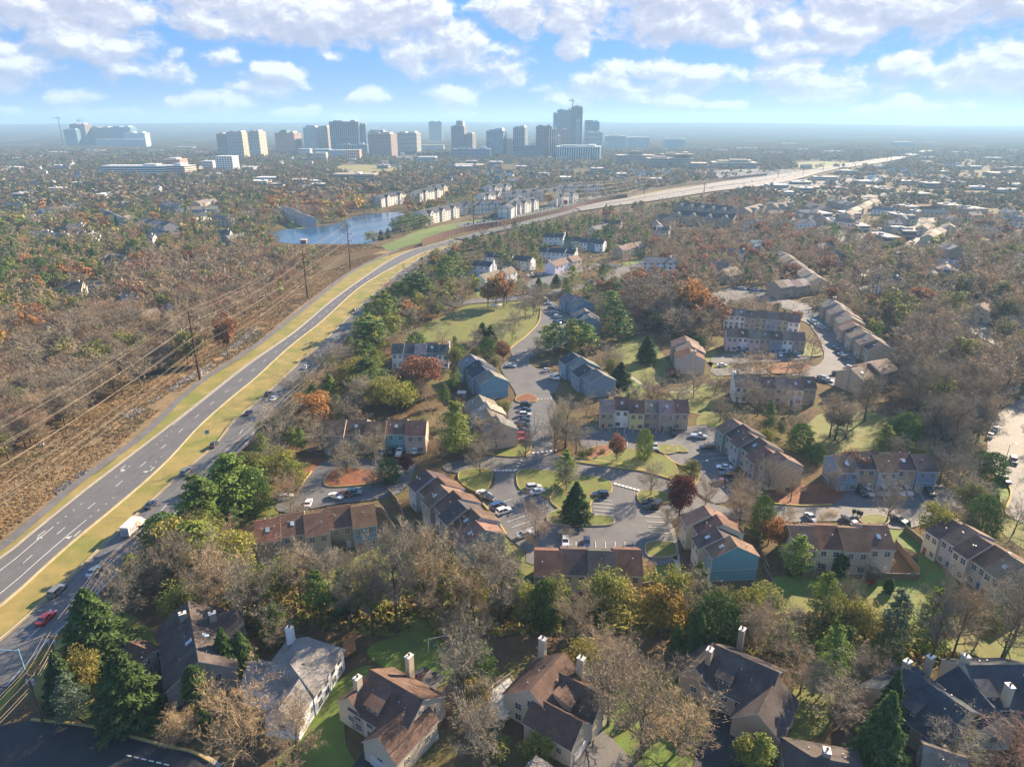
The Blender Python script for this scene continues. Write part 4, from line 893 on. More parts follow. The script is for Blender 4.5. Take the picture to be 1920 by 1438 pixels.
detached('tan house with charcoal roof, long dormer and two white capped chimneys', (1350,1213), (1450,1257), 14, 'tan', 'dark', 10.2, 4.8, blocks=[(-8, -2.4, 9.5, 7, 5.0, 8.4, 1), (6.5, -5.5, 12, 9.5, 4.8, 8.8, 1)], chims=[(-6.8, -3.2, 12), (-3.4, 7.2, 12)], dormers=[(-2.5, -5.8, 3.0, 4.0, 6.0, -1)], garage=(6.5, -11.55, 1, math.pi), ext=2)
detached('brick house with slate grey roof and pale flat dormers behind the tall spruce', (1712,1262), (1800,1322), 15, 'tan', 'black', 10, 4.8, blocks=[(-6, -2, 12, 9, 5.2, 8.8, 1)], chims=[(-6.5, .5, 12.2), (-5, 6, 12.2)], dormers=[(-1, -6.5, 2.6, 4.2, 5.6, -1), (6, -6.5, 3.4, 4.2, 5.2, -1)], ext=3)
detached('cream house with blue grey roof and broad white chimney at the right edge', (1812,1248), (1930,1246), 13.5, 'cream', 'black', 10.4, 4.6, blocks=[(-7, -5, 13, 7.5, 5.2, 8.6, 1), (4, -6, 11, 7, 5.6, 9, 1)], chims=[(-6, 1.5, 12.4), (-1.8, -6, 11.6)], dormers=[(-4.8, -5.6, 2.6, 3.6, 6.2, -1)])
detached('grey roofed house cut by the bottom edge right of the driveways', (1525,1420), (1590,1432), 15, 'taupe', 'dark', 9.5, 4.4, hip=4.0, chims=[(-.5, 1.2, 11.2)], ext=8)
detached('grey roofed house peeking in at the bottom edge with a tall pale chimney', (992,1448), (1012,1462), 12, 'cream', 'grey', 8.8, 3.8, hip=3.0, chims=[(5.2, 1.2, 11.5)], ext=6)
detached('tan roofed house behind the pale bare tree at the lower right', (1745,1400), (1800,1418), 10, 'taupe', 'tan', 7.0, 3.2, ext=2)
# middle distance detached houses
for (lab, P1, P2, W, wl, rf, ch) in [
    ('cream gabled house with brick chimney at the right, above the street', (1835,572), (1858,562), 13, 'cream', 'tan', 1), ('white house with blue grey roof at the right edge of the middle distance', (1900,594), (1935,600), 12, 'white', 'grey', 1),
    ('brown roofed house in bare trees right of the eastern wood', (1828,640), (1860,655), 12, 'grey', 'dark', 0), ('brown hip roofed house beside the round evergreen', (1855,690), (1895,688), 13, 'taupe', 'tan', 1),
    ('dark roofed house on the rise left of the eastern street', (1790,612), (1815,628), 11, 'beige', 'tan', 0), ('white dormered house with dark roof in the eastern wood', (1670,474), (1700,476), 12, 'white', 'black', 0),
    ('house with bright blue roof in the eastern wood', (1758,486), (1796,488), 12, 'grey', (.16, .22, .30), 0), ('tan gabled house left of the white dormered one', (1532,458), (1555,455), 12, 'tan', 'grey', 0),
    ('house with blue roof and white gable beside the eastern court', (1565,472), (1595,474), 12, 'white', (.12, .17, .24), 0), ('dark roofed house with a white dormer by the eastern court', (1600,462), (1628,460), 12, 'beige', 'black', 0),
    ('small dark roofed house far right of the eastern wood', (1806,530), (1830,530), 11, 'grey', 'black', 0), ('blue house among bare trees far left', (205,478), (235,482), 10, 'blue', 'black', 0),
    ('pale house glimpsed through the left wood beside the power line', (262,583), (292,578), 11, 'white', 'grey', 0), ('small blue gabled house hidden in the left wood', (228,552), (246,548), 10, 'slate', 'grey', 0),
    ('white house glimpsed at the edge of the left wood', (312,566), (324,572), 9, 'white', 'grey', 0), ('brown roofed house on the lawn at the far left', (112,530), (155,528), 11, 'cream', 'dark', 1),
    ('low pale house in the left wood, left of the power pole', (72,604), (92,608), 9, 'cream', 'tan', 0), ('brown roofed house among pines at the far left', (100,425), (150,432), 12, 'taupe', 'brown', 0),
    ('blue roofed house above the orange trees', (248,352), (272,356), 12, 'white', (.2, .3, .36), 0), ('white gabled house among the evergreens above the left wood', (120,376), (138,380), 12, 'white', 'grey', 0),
    ('grey roofed house far left in the evergreens', (48,358), (70,357), 12, 'white', (.2, .24, .28), 0), ('grey roofed house next to the far left evergreens', (95,354), (120,354), 12, 'white', (.2, .24, .28), 0),
    ('house with pale roof on the street of the northern court', (1228,510), (1262,514), 11, 'white', 'tan', 0), ('tan roofed house beside the northern street bend', (1272,515), (1300,512), 11, 'blue', 'tan', 0),
    ('pale house above the three storey terraces', (1335,488), (1370,492), 11, 'cream', 'tan', 0), ('tan house with white gable above the northeast court', (1355,505), (1380,500), 12, 'cream', 'tan', 0),
    ('dark house in the wood left of the far diagonal terrace', (1375,432), (1400,434), 11, 'grey', 'black', 0), ('small blue roofed house in the central wood', (1408,452), (1425,450), 10, 'white', (.10, .18, .26), 0),
    ('white house between evergreens above the northern court', (1110,425), (1138,420), 11, 'white', 'grey', 0), ('grey house with a pale gable below the noise wall', (1130,412), (1165,414), 11, 'grey', 'black', 0),
    ('brown roofed park building by the left lake shore', (440,398), (475,396), 12, 'taupe', 'tan', 0), ('house with stone gable in the right wood', (1740,535), (1765,540), 11, 'tan', 'grey', 0)]:
    detached(lab, P1, P2, W, wl, rf, 9, 3.8, chims=[(4, 0, 10.5)] if ch else (), near=False)

# schools, offices, town centre -----------------------------------
def block(name, label, cat, px0, px1, ytop, ybase, d, depth, col, fac, roofcol=(.3, .3, .3), rot=0, tops=(), group=None, wing=None):
    col = tuple(min(.7, c * 1.35) for c in col)
    """a box building seen between pixel columns px0..px1, its foot at distance d"""
    if d is None: d = G(960, ybase)[1]
    x0 = X_at(d, px0); x1 = X_at(d, px1); z = h_at(d, ytop); cx = (x0 + x1) / 2; w = (x1 - x0)
    if rot: 
        r_ = abs(math.sin(R(rot))); w = max(8, (w - depth * r_) / math.cos(R(rot)))
    rot = -rot; root = empty(name, (cx, d + depth / 2, 0), R(rot), label, cat, group)
    KEEP_B.append((d, px0, px1, ytop, ytop + (ybase - ytop) * .75, 1.0))
    EXCL.append(np.array([(cx + a * (w / 2 + 6), d + depth / 2 + b_ * (depth / 2 + 10)) for a, b_ in ((-1, -1), (1, -1), (1, 1), (-1, 1))]))
    mb = MB(); mb.box(-w / 2, w / 2, -depth / 2, depth / 2, 0, z); mb.build('wall', fac, root, color=col)
    mb = MB(); mb.box(-w / 2 - .4, w / 2 + .4, -depth / 2 - .4, depth / 2 + .4, z, z + 1.0); mb.build('roof', 'roof', root, color=roofcol)
    if ytop < ybase - 20: tops = list(tops) + [(-.22, .3, 3.5, tuple(c * .8 for c in col)), (.3, .16, 5.0, tuple(min(.6, c * 1.6) for c in col))]
    for (fx, fw, fh, c_) in tops:
        mb = MB(); mb.box(-w * fw / 2, w * fw / 2, -depth * .3, depth * .3, z + 1.0, z + 1.0 + fh); mb.build('rooftop_box', 'wall', root, (w * fx, 0, 0), None, c_)
    return root
BL = (.10, .16, .20); GR = (.20, .20, .21); BR_ = (.26, .19, .15); CRM = (.5, .42, .32); WH = (.6, .6, .58); DK = (.09, .10, .12); TN = (.36, .28, .21)
TOWERS = [
 ('wide dark tower with vertical ribs, broadest in the skyline', 622,676,229,290,2450,40,(.15,.16,.17),'facade_ribs',0,[]),
 ('narrow dark slab attached right of the broad ribbed tower', 675,689,234,288,2475,40,(.09,.12,.15),'facade_glass',0,[]),
 ('low columned base in front of the broad ribbed tower', 630,690,272,294,2400,20,(.2,.22,.23),'facade_ribs',0,[]),
 ('grey block with sloping lit top left of the broad ribbed tower', 596,624,240,290,2500,50,(.27,.24,.22),'facade_grid',12,[(.1,.5,6,CRM)]),
 ('pale rounded glass office far left of the ribbed tower', 572,598,240,282,2900,50,(.3,.34,.36),'facade_bands',0,[(0,.6,8,(.25,.35,.4))]),
 ('brown brick apartment block with bright right corner', 691,743,252,302,2250,50,BR_,'facade_grid',14,[(.2,.4,5,CRM)]),
 ('glass dome roofed block behind the brown brick apartment block', 690,725,248,290,2600,50,(.3,.38,.36),'facade_glass',0,[(0,.7,6,(.3,.45,.42))]),
 ('beige banded office block right of the brown brick one', 743,788,250,290,2500,45,(.36,.34,.28),'facade_bands',12,[(.25,.3,4,WH)]),
 ('isolated dark block on the horizon', 805,829,229,262,4200,60,DK,'facade_grid',0,[]),
 ('dark gridded tower with white crown box', 847,876,238,296,2350,45,(.19,.17,.18),'facade_grid',10,[(.1,.5,17,(.35,.38,.42))]),
 ('lower wing right of the white crowned tower', 874,892,252,292,2350,40,(.19,.17,.17),'facade_grid',14,[(0,.4,3,CRM)]),
 ('blue gridded glass tower with pale right side', 912,950,246,300,2300,45,(.16,.20,.24),'facade_glass',14,[(.2,.4,8,WH)]),
 ('low blue office podium with many cars in front', 850,920,280,302,2200,40,(.15,.20,.25),'facade_bands',0,[]),
 ('grey tower with white fins left of the striped brown tower', 962,990,240,298,2350,45,(.17,.20,.22),'facade_ribs',14,[(.2,.4,6,WH)]),
 ('tall brown tower with bright striped right side', 1005,1034,238,302,2250,45,(.20,.16,.14),'facade_grid',0,[(.0,.7,2,WH)]),
 ('cream striped slab attached to the tall brown tower', 1026,1044,243,302,2245,40,(.42,.31,.22),'facade_ribs',0,[]),
 ('pinkish block between the striped tower and the glass towers', 1036,1050,256,290,2400,40,(.38,.3,.26),'facade_grid',0,[]),
 ('big blue green glass tower, left of the tallest', 1044,1072,207,284,2700,55,(.28,.40,.42),'facade_glass',0,[]),
 ('lower glass shoulder of the blue green tower', 1037,1046,213,284,2690,45,(.28,.42,.46),'facade_glass',0,[]),
 ('tallest dark tower with a crane on top', 1070,1090,202,284,2600,40,(.11,.12,.14),'facade_ribs',0,[(.0,.25,6,GR)]),
 ('slim pale slab before the tallest tower', 1079,1086,227,282,2550,20,(.3,.42,.5),'facade_glass',0,[]),
 ('blue grey glass tower right of the tallest', 1096,1122,229,276,2750,45,(.18,.28,.33),'facade_glass',0,[(-.2,.6,5,(.2,.3,.35))]),
 ('white latticed building below the blue grey glass tower', 1100,1128,249,278,2500,40,(.42,.52,.50),'facade_bands',0,[]),
 ('broad low hall with green glazed roof below the glass towers', 1042,1132,276,304,2150,90,(.30,.36,.36),'facade_ribs',8,[(-.1,.6,3,(.4,.45,.44))]),
 ('dark red brick block below the blue green glass tower', 1050,1063,244,286,2500,30,(.24,.15,.13),'facade_grid',0,[(0,.5,3,WH)]),
 ('grey slab between the blue tower and the finned tower', 950,962,262,296,2300,30,(.3,.26,.25),'facade_grid',0,[]),
 ('low dark office between the finned and striped towers', 962,1008,274,302,2180,40,(.14,.17,.20),'facade_bands',0,[]),
 ('cream stepped apartment block, leftmost of three', 410,440,252,300,2300,40,(.30,.27,.20),'facade_grid',12,[]),
 ('cream balconied apartment tower, middle of three', 428,466,249,300,2280,40,(.46,.40,.30),'facade_grid',14,[(.1,.5,3,CRM)]),
 ('cream balconied apartment tower, rightmost of three', 468,497,248,298,2250,40,(.46,.40,.30),'facade_grid',14,[(0,.5,3,CRM)]),
 ('brown apartment block with green pyramid roof box', 518,562,250,294,2450,50,(.30,.20,.16),'facade_grid',12,[(-.1,.3,9,(.1,.25,.22))]),
 ('far left glass block under the first crane', 125,148,244,268,3400,60,(.14,.20,.24),'facade_glass',0,[]),
 ('unfinished concrete tower beside the far left crane', 138,166,234,268,3450,60,(.24,.17,.15),'facade_bands',0,[]),
 ('brown block of the far left construction group', 168,212,240,268,3500,60,(.28,.21,.18),'facade_grid',0,[]),
 ('glass office with dark bands in the far left group', 212,250,239,270,3450,60,(.20,.28,.32),'facade_glass',0,[]),
 ('pale sloped glass office at the right of the far left group', 236,275,250,272,3400,50,(.40,.46,.48),'facade_bands',0,[]),
 ('low white podium under the far left group', 182,275,262,270,3300,40,WH,'facade_bands',0,[]),
 ('brown stone office with stepped wings right of town centre', 1158,1228,292,312,1900,50,TN,'facade_bands',0,[(.0,.35,9,(.2,.16,.13))]),
 ('brown stone office wing right of the stepped one', 1215,1300,298,322,1750,50,TN,'facade_bands',0,[(.3,.4,9,(.24,.19,.15))]),
 ('brown stone office tower part behind the stepped wings', 1242,1300,290,312,1950,50,(.3,.24,.18),'facade_bands',0,[]),
 ('small brown stone office block beside the parking field', 1296,1330,307,326,1700,40,TN,'facade_bands',10,[]),
 ('large tan banded office before the white parking field', 1338,1425,306,327,1700,60,(.40,.31,.22),'facade_bands',10,[(.1,.4,6,TN)]),
 ('white stepped office block on the right horizon', 1678,1712,267,281,3200,50,WH,'facade_bands',0,[]),
 ('long pale glass office on the horizon right of the towers', 1137,1171,256,272,2900,60,(.45,.55,.56),'facade_bands',0,[(0,.5,4,WH)]),
 ('second pale glass office on the right horizon', 1175,1216,258,272,3000,60,(.42,.52,.54),'facade_bands',0,[]),
 ('low round roofed pavilion on the right horizon', 1245,1284,262,270,3000,50,(.38,.50,.55),'facade_bands',0,[(0,.7,3,(.4,.5,.55))]),
 ('brown office right of the overpass', 1530,1588,353,372,1150,35,(.20,.15,.12),'facade_bands',8,[]),
 ('long brown office east of the overpass', 1588,1668,352,370,1180,35,(.17,.14,.13),'facade_bands',0,[]),
 ('low dark office at the right of the eastern offices', 1735,1785,368,382,1080,30,(.16,.13,.12),'facade_bands',0,[]),
 ('low blue grey office behind the eastern parking lots', 1720,1762,360,372,1180,30,(.2,.22,.25),'facade_bands',0,[]),
 ('very long dark office wall in front of the eastern wood', 1655,1810,386,394,1010,20,(.14,.13,.14),'facade_bands',0,[]),
 ('long dark roofed warehouse at the far right', 1850,1935,386,400,1000,60,(.10,.08,.08),'facade_bands',0,[]),
 ('white warehouse on the right horizon', 1800,1852,321,330,1650,50,WH,'facade_bands',0,[]),
 ('pale flat warehouse above the white one', 1865,1900,296,304,2200,60,(.5,.5,.5),'facade_bands',0,[]),
 ('pale flat warehouse at the right horizon, left of another', 1805,1838,300,308,2200,60,(.5,.5,.5),'facade_bands',0,[]),
 ('white school building with long parapet left of the town', 192,318,312,322,1500,40,(.55,.50,.42),'facade_bands',0,[(.2,.2,3,WH)]),
 ('white school wing beside the orange trees', 312,356,312,326,1450,40,(.5,.38,.30),'facade_bands',10,[(0,.4,4,WH)]),
 ('red brick school hall above the long parapet', 308,340,300,312,1600,40,(.35,.2,.15),'facade_grid',0,[(0,.5,3,WH)]),
 ('white gabled hall right of the school', 406,438,294,310,1650,40,(.55,.5,.45),'facade_grid',0,[]),
 ('small white shop building above the orange trees', 378,400,303,311,1700,30,WH,'facade_bands',0,[]),
 ('low white shops by the road in front of the apartment towers', 478,532,334,340,1350,30,(.5,.45,.40),'facade_bands',0,[]),
 ('long low brown school building in the central wood', 624,702,328,340,1300,40,(.20,.16,.13),'facade_bands',0,[(.1,.1,2,WH)]),
 ('white low store beneath the broad ribbed tower', 618,668,282,292,2150,30,WH,'facade_bands',0,[]),
 ('orange brick shop below the brown brick block', 650,675,282,293,2100,30,(.5,.3,.2),'facade_grid',0,[]),
 ('blue flat roofed rink building below the grey block', 588,618,281,287,2200,40,(.2,.3,.38),'facade_bands',0,[]),
 ('white arcade left of the blue rink building', 560,582,280,286,2300,30,WH,'facade_bands',0,[]),
 ('cream gabled shop below the rink building', 590,612,287,295,2050,25,(.5,.45,.36),'facade_bands',0,[]),
 ('pale flat school roof between wood and pond', 852,905,310,318,1700,40,(.4,.3,.26),'facade_bands',0,[]),
 ('long white office behind the beige banded block', 788,832,273,278,2700,30,WH,'facade_bands',0,[]),
 ('white parking deck in the wood below the towers', 784,817,295,301,2000,40,(.5,.5,.48),'facade_bands',0,[]),
 ('low brown shop left of the white apartments', 640,690,345,352,1250,30,(.4,.33,.28),'facade_bands',0,[]),
 ('low pale shop roofs by the clinic parking lot', 545,600,340,347,1300,30,(.5,.5,.5),'facade_bands',0,[]),
 ('glaring pale workshop roofs beside the overpass', 1495,1540,340,348,1350,40,(.5,.48,.45),'facade_bands',0,[]),
 ('glaring pale workshop roofs right of the overpass', 1560,1600,330,337,1500,40,(.55,.53,.5),'facade_bands',0,[]),
 ('long pale store roof above the eastern offices', 1640,1682,344,350,1350,40,(.5,.5,.5),'facade_bands',0,[]),
 ('low sunlit storage sheds right of the eastern offices', 1680,1730,350,357,1280,40,(.5,.46,.4),'facade_bands',0,[]),
 ('tan podium hall at the foot of the tall brown tower', 1060,1105,312,320,1850,30,(.34,.30,.25),'facade_grid',0,[]),
]
for (lab, a, b_, yt, yb, d, dp, col, fac, rot, tops) in TOWERS:
    tall = (yb - yt) > 26
    if not tall and d < 2000: yt = yt; 
    block('tower_building' if tall else 'office_building', lab, 'tower' if tall else 'building', a, b_, yt, yb, d, dp, col, fac, tuple(min(.55, c * 1.5 + .05) for c in col), rot, tops)
def crane(label, px, ytop, d, z0, jib, side):
    X_ = X_at(d, px); zt = h_at(d, ytop); r_ = empty('tower_crane', (X_, d, 0), 0, label, 'crane')
    mb = MB(); mb.box(-1.1, 1.1, -1.1, 1.1, z0, zt + 2); mb.build('mast', 'brown_pole', r_)
    mb = MB(); mb.tube([(-jib * side, 0, zt), (jib * .35 * side, 0, zt)], .9, 4); mb.tube([(0, 0, zt + 8), (-jib * .7 * side, 0, zt)], .35, 3); mb.tube([(0, 0, zt + 8), (jib * .35 * side, 0, zt)], .35, 3); mb.tube([(0, 0, zt), (0, 0, zt + 8)], .6, 4); mb.build('jib', 'brown_pole', r_)
    mb = MB(); mb.box(jib * .28 * side - 2, jib * .28 * side + 2, -1, 1, zt - 4, zt - .9); mb.build('counterweight', 'concrete', r_)
crane('tall construction crane left of the far left glass block', 120, 222, 3350, 0, 34, 1); crane('smaller construction crane behind the unfinished concrete tower', 157, 226, 3560, 0, 26, -1); crane('crane standing above the tallest dark tower', 1071, 189, 2640, 0, 14, 1)
SHEDS = [(1455,352,40),(1500,345,36),(1545,338,46),(1590,327,30),(1625,344,34),(1470,366,30),(1510,362,26),(1655,360,22),(1695,346,30),(1745,352,34),(1790,348,26),(1830,356,34),(1880,362,40),(1905,350,30),(1720,372,30),(1775,390,34),(1820,398,40),(1700,398,22),(1680,412,20),(1720,404,22),(1590,408,30),(1560,420,26),(1535,410,24),(1610,432,24),(1655,456,30),(1690,444,24),
 (1815,318,44),(1870,330,40),(1905,318,26),(1770,326,22),(1860,300,34),(1800,288,30),(1900,284,30),(1740,300,24),(1650,318,20),(1560,288,34),(1500,284,30),(1450,290,36),(1400,280,40),(1350,286,30),(1300,280,34),(1250,284,24),(1200,282,30),(1590,276,24),(1480,272,30),(1830,276,36),
 (20,300,40),(70,296,34),(110,288,40),(180,286,40),(230,292,30),(290,284,36),(350,280,34),(380,288,30),(30,318,30),(110,316,24),(45,372,22),(150,350,20),(110,362,26),(180,360,20),(200,374,22),(490,345,34),(560,344,26),(600,350,30),(470,318,26),(520,352,24),(760,300,30),(720,316,24),(870,318,34),(930,308,26),(980,318,26),(1160,330,30),(1230,340,24),(1120,322,26),(1060,338,24),(1020,330,24),(885,306,22),(660,302,22),(580,302,24)]
rs_ = random.Random(3)
for k, (px, py, w_) in enumerate(SHEDS):
    x, y = G(px, py); w = w_ / F * (y * CP + 36) * .9; hh = rs_.uniform(4, 8); dp = rs_.uniform(18, 34); cc = rs_.choice([WH, (.55, .5, .42), (.45, .40, .34), (.5, .5, .5), TN, (.3, .22, .18)]); rc = rs_.choice([(.62, .6, .56), (.5, .47, .42), (.34, .33, .33), (.6, .6, .6)])
    r_ = empty('shop_building', (x, y, 0), R(rs_.uniform(-14, 8)), None, 'building'); KEEP_B.append((y - dp, px - w_ / 2, px + w_ / 2, py - 7, py, 1.0))
    EXCL.append(np.array([(x + a * (w / 2 + 5), y + b_ * (dp / 2 + 14)) for a, b_ in ((-1, -1), (1, -1), (1, 1), (-1, 1))]))
    mb = MB(); mb.box(-w / 2, w / 2, -dp / 2, dp / 2, 0, hh); mb.build('wall', 'facade_bands', r_, color=cc)
    mb = MB(); mb.box(-w / 2 - .4, w / 2 + .4, -dp / 2 - .4, dp / 2 + .4, hh, hh + .6); mb.build('roof', 'roof', r_, color=rc)
    mb = MB(); mb.box(-w * .1, w * .1, -2, 2, hh + .6, hh + 2.2); mb.build('roof_unit', 'grey_metal', r_, (w * rs_.uniform(-.3, .3), 0, 0))
    SHOPS.append((r_, ('low wide flat roofed building' if w_ > 29 else 'small flat roofed building'), 'building', (px, py)))

# many small houses and townhouses of the far suburbs, too small to show more than walls, roof and chimney
FAR_HOUSES = [((20,345,470,462), 34, ('grey', 'white', 'slate'), ('grey', 'black', 'tan')), ((0,300,420,335), 18, ('white', 'cream'), ('grey', 'tan')), ((1400,400,1915,450), 24, ('white', 'cream', 'beige'), ('tan', 'pale', 'grey')), ((1560,480,1915,560), 6, ('white', 'cream', 'grey'), ('black', 'grey', 'tan')),
 ((830,300,1140,342), 36, ('white', 'cream', 'slate'), ('black', 'grey')), ((500,288,830,326), 22, ('white', 'cream', 'pink'), ('grey', 'tan', 'pale')), ((1140,318,1320,345), 16, ('white', 'cream'), ('black', 'grey')), ((1230,430,1400,520), 3, ('cream', 'white'), ('tan', 'grey')), ((1450,285,1915,350), 34, ('white', 'cream'), ('pale', 'grey', 'tan'))]
rs_ = random.Random(9)
for (x0, y0, x1, y1), n_, ws_, rf_ in FAR_HOUSES:
    for _ in range(n_):
        px, py = rs_.uniform(x0, x1), rs_.uniform(y0, y1); x, y = G(px, py)
        if any(abs(px - q[3][0]) < 16 and abs(py - q[3][1]) < 6 for q in SHOPS): continue
        if py > 385 and px > 470 and px < 1100: continue
        L, W, hr = rs_.uniform(12, 26), rs_.uniform(9, 12), rs_.uniform(7.5, 10.5); rz = R(rs_.choice((0, 12, -20, 90, 60, -50)) + rs_.uniform(-8, 8)); wl = rs_.choice(ws_)
        r_ = empty('house', (x, y, 0), rz); keep(r_, L, W, hr, .8 if py < 400 else .6); EXCL.append(np.array([(x - 12, y - 16), (x + 12, y - 16), (x + 12, y + 6), (x - 12, y + 6)]))
        mb = MB(); prism_walls(mb, -L / 2, L / 2, -W / 2, W / 2, 0, hr - 3, hr - .1); mb.build('wall', 'house_windows', r_, color=SIDING[wl])
        mb = MB(); gable_roof(mb, -L / 2, L / 2, -W / 2, W / 2, hr - 3, hr, oh=.4); mb.build('roof', 'roof', r_, color=ROOFS[rs_.choice(rf_)])
        mb = MB(); mb.box(L * .3, L * .3 + 1.2, -.7, .7, hr - 2, hr + 1); mb.build('chimney', 'wall', r_, color=SIDING[wl])
        SHOPS.append((r_, 'far ' + wl + ' gabled house', 'house', (px, py)))
# ------------------------------------------------------------------ vehicles
def car_meshes(kind):
    L, W, Hh = dict(sedan=(4.7, 1.82, 1.42), suv=(4.7, 1.9, 1.72), van=(5.0, 1.95, 1.9), pickup=(5.6, 2.0, 1.8))[kind]
    def loft(secs, mi, close=True):
        v = []; n = len(secs[0])
        for s_ in secs: v += s_
        f = [(i * n + k, i * n + (k + 1) % n, (i + 1) * n + (k + 1) % n, (i + 1) * n + k) for i in range(len(secs) - 1) for k in range(n)]
        f += [tuple(range(n))[::-1], tuple((len(secs) - 1) * n + k for k in range(n))]; return v, f
    def sec(x, w, z0, z1, tuck=.86):
        return [(x, -w * .94, z0), (x, -w, (z0 + z1) * .5), (x, -w * tuck, z1), (x, w * tuck, z1), (x, w, (z0 + z1) * .5), (x, w * .94, z0)]
    h = L / 2; w = W / 2; belt = Hh * .60
    prof = dict(sedan=[(-h, .55, .72), (-h + .12, .9, .92), (-h * .55, 1, belt + .1), (h * .35, 1, belt + .02), (h * .55, 1, .86), (h - .25, .94, .72), (h, .7, .58)],
                suv=[(-h, .7, .9), (-h + .1, .92, 1.08), (-h * .5, 1, belt + .08), (h * .4, 1, belt + .04), (h * .62, 1, 1.02), (h - .2, .95, .9), (h, .75, .7)],
                van=[(-h, .8, 1.0), (-h + .08, .95, 1.15), (0, 1, belt + .06), (h * .55, 1, belt), (h * .75, .98, 1.0), (h - .1, .93, .8), (h, .8, .65)],
                pickup=[(-h, .9, 1.05), (-h + .05, .97, 1.1), (-h * .1, 1, 1.12), (h * .4, 1, 1.12), (h * .6, 1, 1.1), (h - .15, .95, 1.0), (h, .8, .8)])[kind]
    b = MB(); v, f = loft([sec(x, w * s_, .28, z) for x, s_, z in prof], 0); b.add(v, f)
    g = {'sedan': (-h * .72, -h * .38, h * .08, h * .48), 'suv': (-h * .93, -h * .78, h * .12, h * .46), 'van': (-h * .96, -h * .85, h * .35, h * .70), 'pickup': (-h * .12, -h * .04, h * .25, h * .48)}[kind]
    zb = belt - .03; zt = Hh
    def cab(x, ww, z): return [(x, -ww, z), (x, ww, z)]
    q = [(g[0], w * .90, zb), (g[1], w * .74, zt - .05), (g[2], w * .74, zt - .05), (g[3], w * .92, zb - .04)]
    gl = MB(); vv = [(x, s_ * ww, z) for x, ww, z in q for s_ in (-1, 1)]
    gl.add(vv, [(0, 1, 3, 2), (4, 5, 7, 6), (0, 2, 4, 6), (1, 7, 5, 3), (2, 3, 5, 4)])
    r_ = MB(); r_.box(g[1] - .08, g[2] + .08, -w * .76, w * .76, zt - .06, zt + .0)
    for s_ in (-1, 1):       # pillars
        for (a, b_) in ((0, 1), (3, 2)): r_.tube([(q[a][0], s_ * q[a][1] * .99, q[a][2]), (q[b_][0], s_ * q[b_][1] * 1.01, q[b_][2])], .05, 4)
        xm = (g[1] + g[2]) / 2; r_.tube([(xm, s_ * w * .92, zb), (xm, s_ * w * .755, zt - .05)], .045, 4)
    wh = MB(); wh.tube([(0, -.11, 0), (0, .11, 0)], .33, 12)
    hb = MB(); hb.tube([(0, -.125, 0), (0, .125, 0)], .19, 8)
    hl = MB(); hl.box(h - .22, h - .02, -.22, .22, .62, .74); tl = MB(); tl.box(-h - .01, -h + .14, -.18, .18, .78 if kind != 'pickup' else .85, .92 if kind != 'pickup' else 1.0)
    return dict(body=b.mesh('body', 'paint'), glass=gl.mesh('windows', 'car_glass'), roof=r_.mesh('roof', 'paint'), wheel=wh.mesh('wheel', 'tyre'), rim=hb.mesh('rim', 'grey_metal'), head=hl.mesh('headlight', 'skylight'), tail=tl.mesh('tail_light', 'tail_light'), h=h, w=w)
CM = {k: car_meshes(k) for k in ('sedan', 'suv', 'van', 'pickup')}
PAINT = dict(white=(.72, .72, .70), silver=(.42, .44, .46), grey=(.14, .15, .16), black=(.012, .013, .015), blue=(.02, .06, .16), red=(.32, .012, .012), navy=(.012, .02, .05), maroon=(.10, .01, .015), tan=(.3, .24, .16), teal=(.03, .14, .18))
CARS = []
def car(px, py, dx, dy, colr, kind, where, world_dir=None, z=.34, parts=True):
    x, y = G(px, py); a = G(px + dx, py + dy); ang = math.atan2(a[1] - y, a[0] - x) if world_dir is None else world_dir
    word = dict(sedan='sedan', suv='SUV', van='minivan', pickup='pickup truck')[kind]
    EXCL_CAR.append((x, y)); m_ = CM[kind]; c_ = PAINT[colr]
    r_ = empty('parked_car' if 'driving' not in where else 'car', (x, y, z), ang)
    place('body', m_['body'], r_, color=c_); place('windows', m_['glass'], r_); place('roof', m_['roof'], r_, color=c_)
    if parts:
        for sx in (-.31, .31):
            for sy in (-1, 1): w_ = place('wheel', m_['wheel'], r_, (sx * m_['h'] * 2, sy * (m_['w'] - .11), .33)); place('rim', m_['rim'], w_)
        for sy in (-1, 1): place('headlight', m_['head'], r_, (0, sy * m_['w'] * .66, 0)); place('tail_light', m_['tail'], r_, (0, sy * m_['w'] * .72, 0))
    CARS.append((r_, f'{colr} {word} {where}', 'car', (px, py)))
    return r_
EXCL_CAR = []
def road_dir(px, py):
    p = np.array(G(px, py)); mid = between(RA, RB, .3); i = int(np.argmin(np.linalg.norm(mid - p, axis=1))); d = mid[min(i + 1, len(mid) - 1)] - mid[max(i - 1, 0)]; return math.atan2(d[1], d[0])
for px, py, c_, k in [(88,1165,'red','sedan'),(109,1114,'grey','suv'),(178,1077,'silver','sedan'),(284,951,'navy','sedan'),(351,889,'grey','suv'),(402,838,'black','sedan'),(467,778,'navy','sedan'),(514,751,'white','sedan'),(503,742,'black','sedan'),(574,692,'silver','sedan'),(665,584,'black','sedan'),(691,571,'white','sedan')]:
    car(px, py, 0, 0, c_, k, 'driving on the near lanes of the highway', road_dir(px, py), ROAD_Z + .02)
for i, (px, py) in enumerate([(1210,373),(1250,367),(1320,362),(1375,346),(1410,342),(1480,329),(1555,318),(1590,312),(1610,308),(1630,305),(1650,303),(1283,364),(1452,340),(1468,337),(1490,333),(1510,327),(1425,345),(1540,319),(1570,315),(1395,348),(1335,356)]):
    car(px, py, 6, -1, ['grey','white','black','silver','grey'][i % 5], 'sedan', 'driving on the pale toll road', None, 1.65, False)
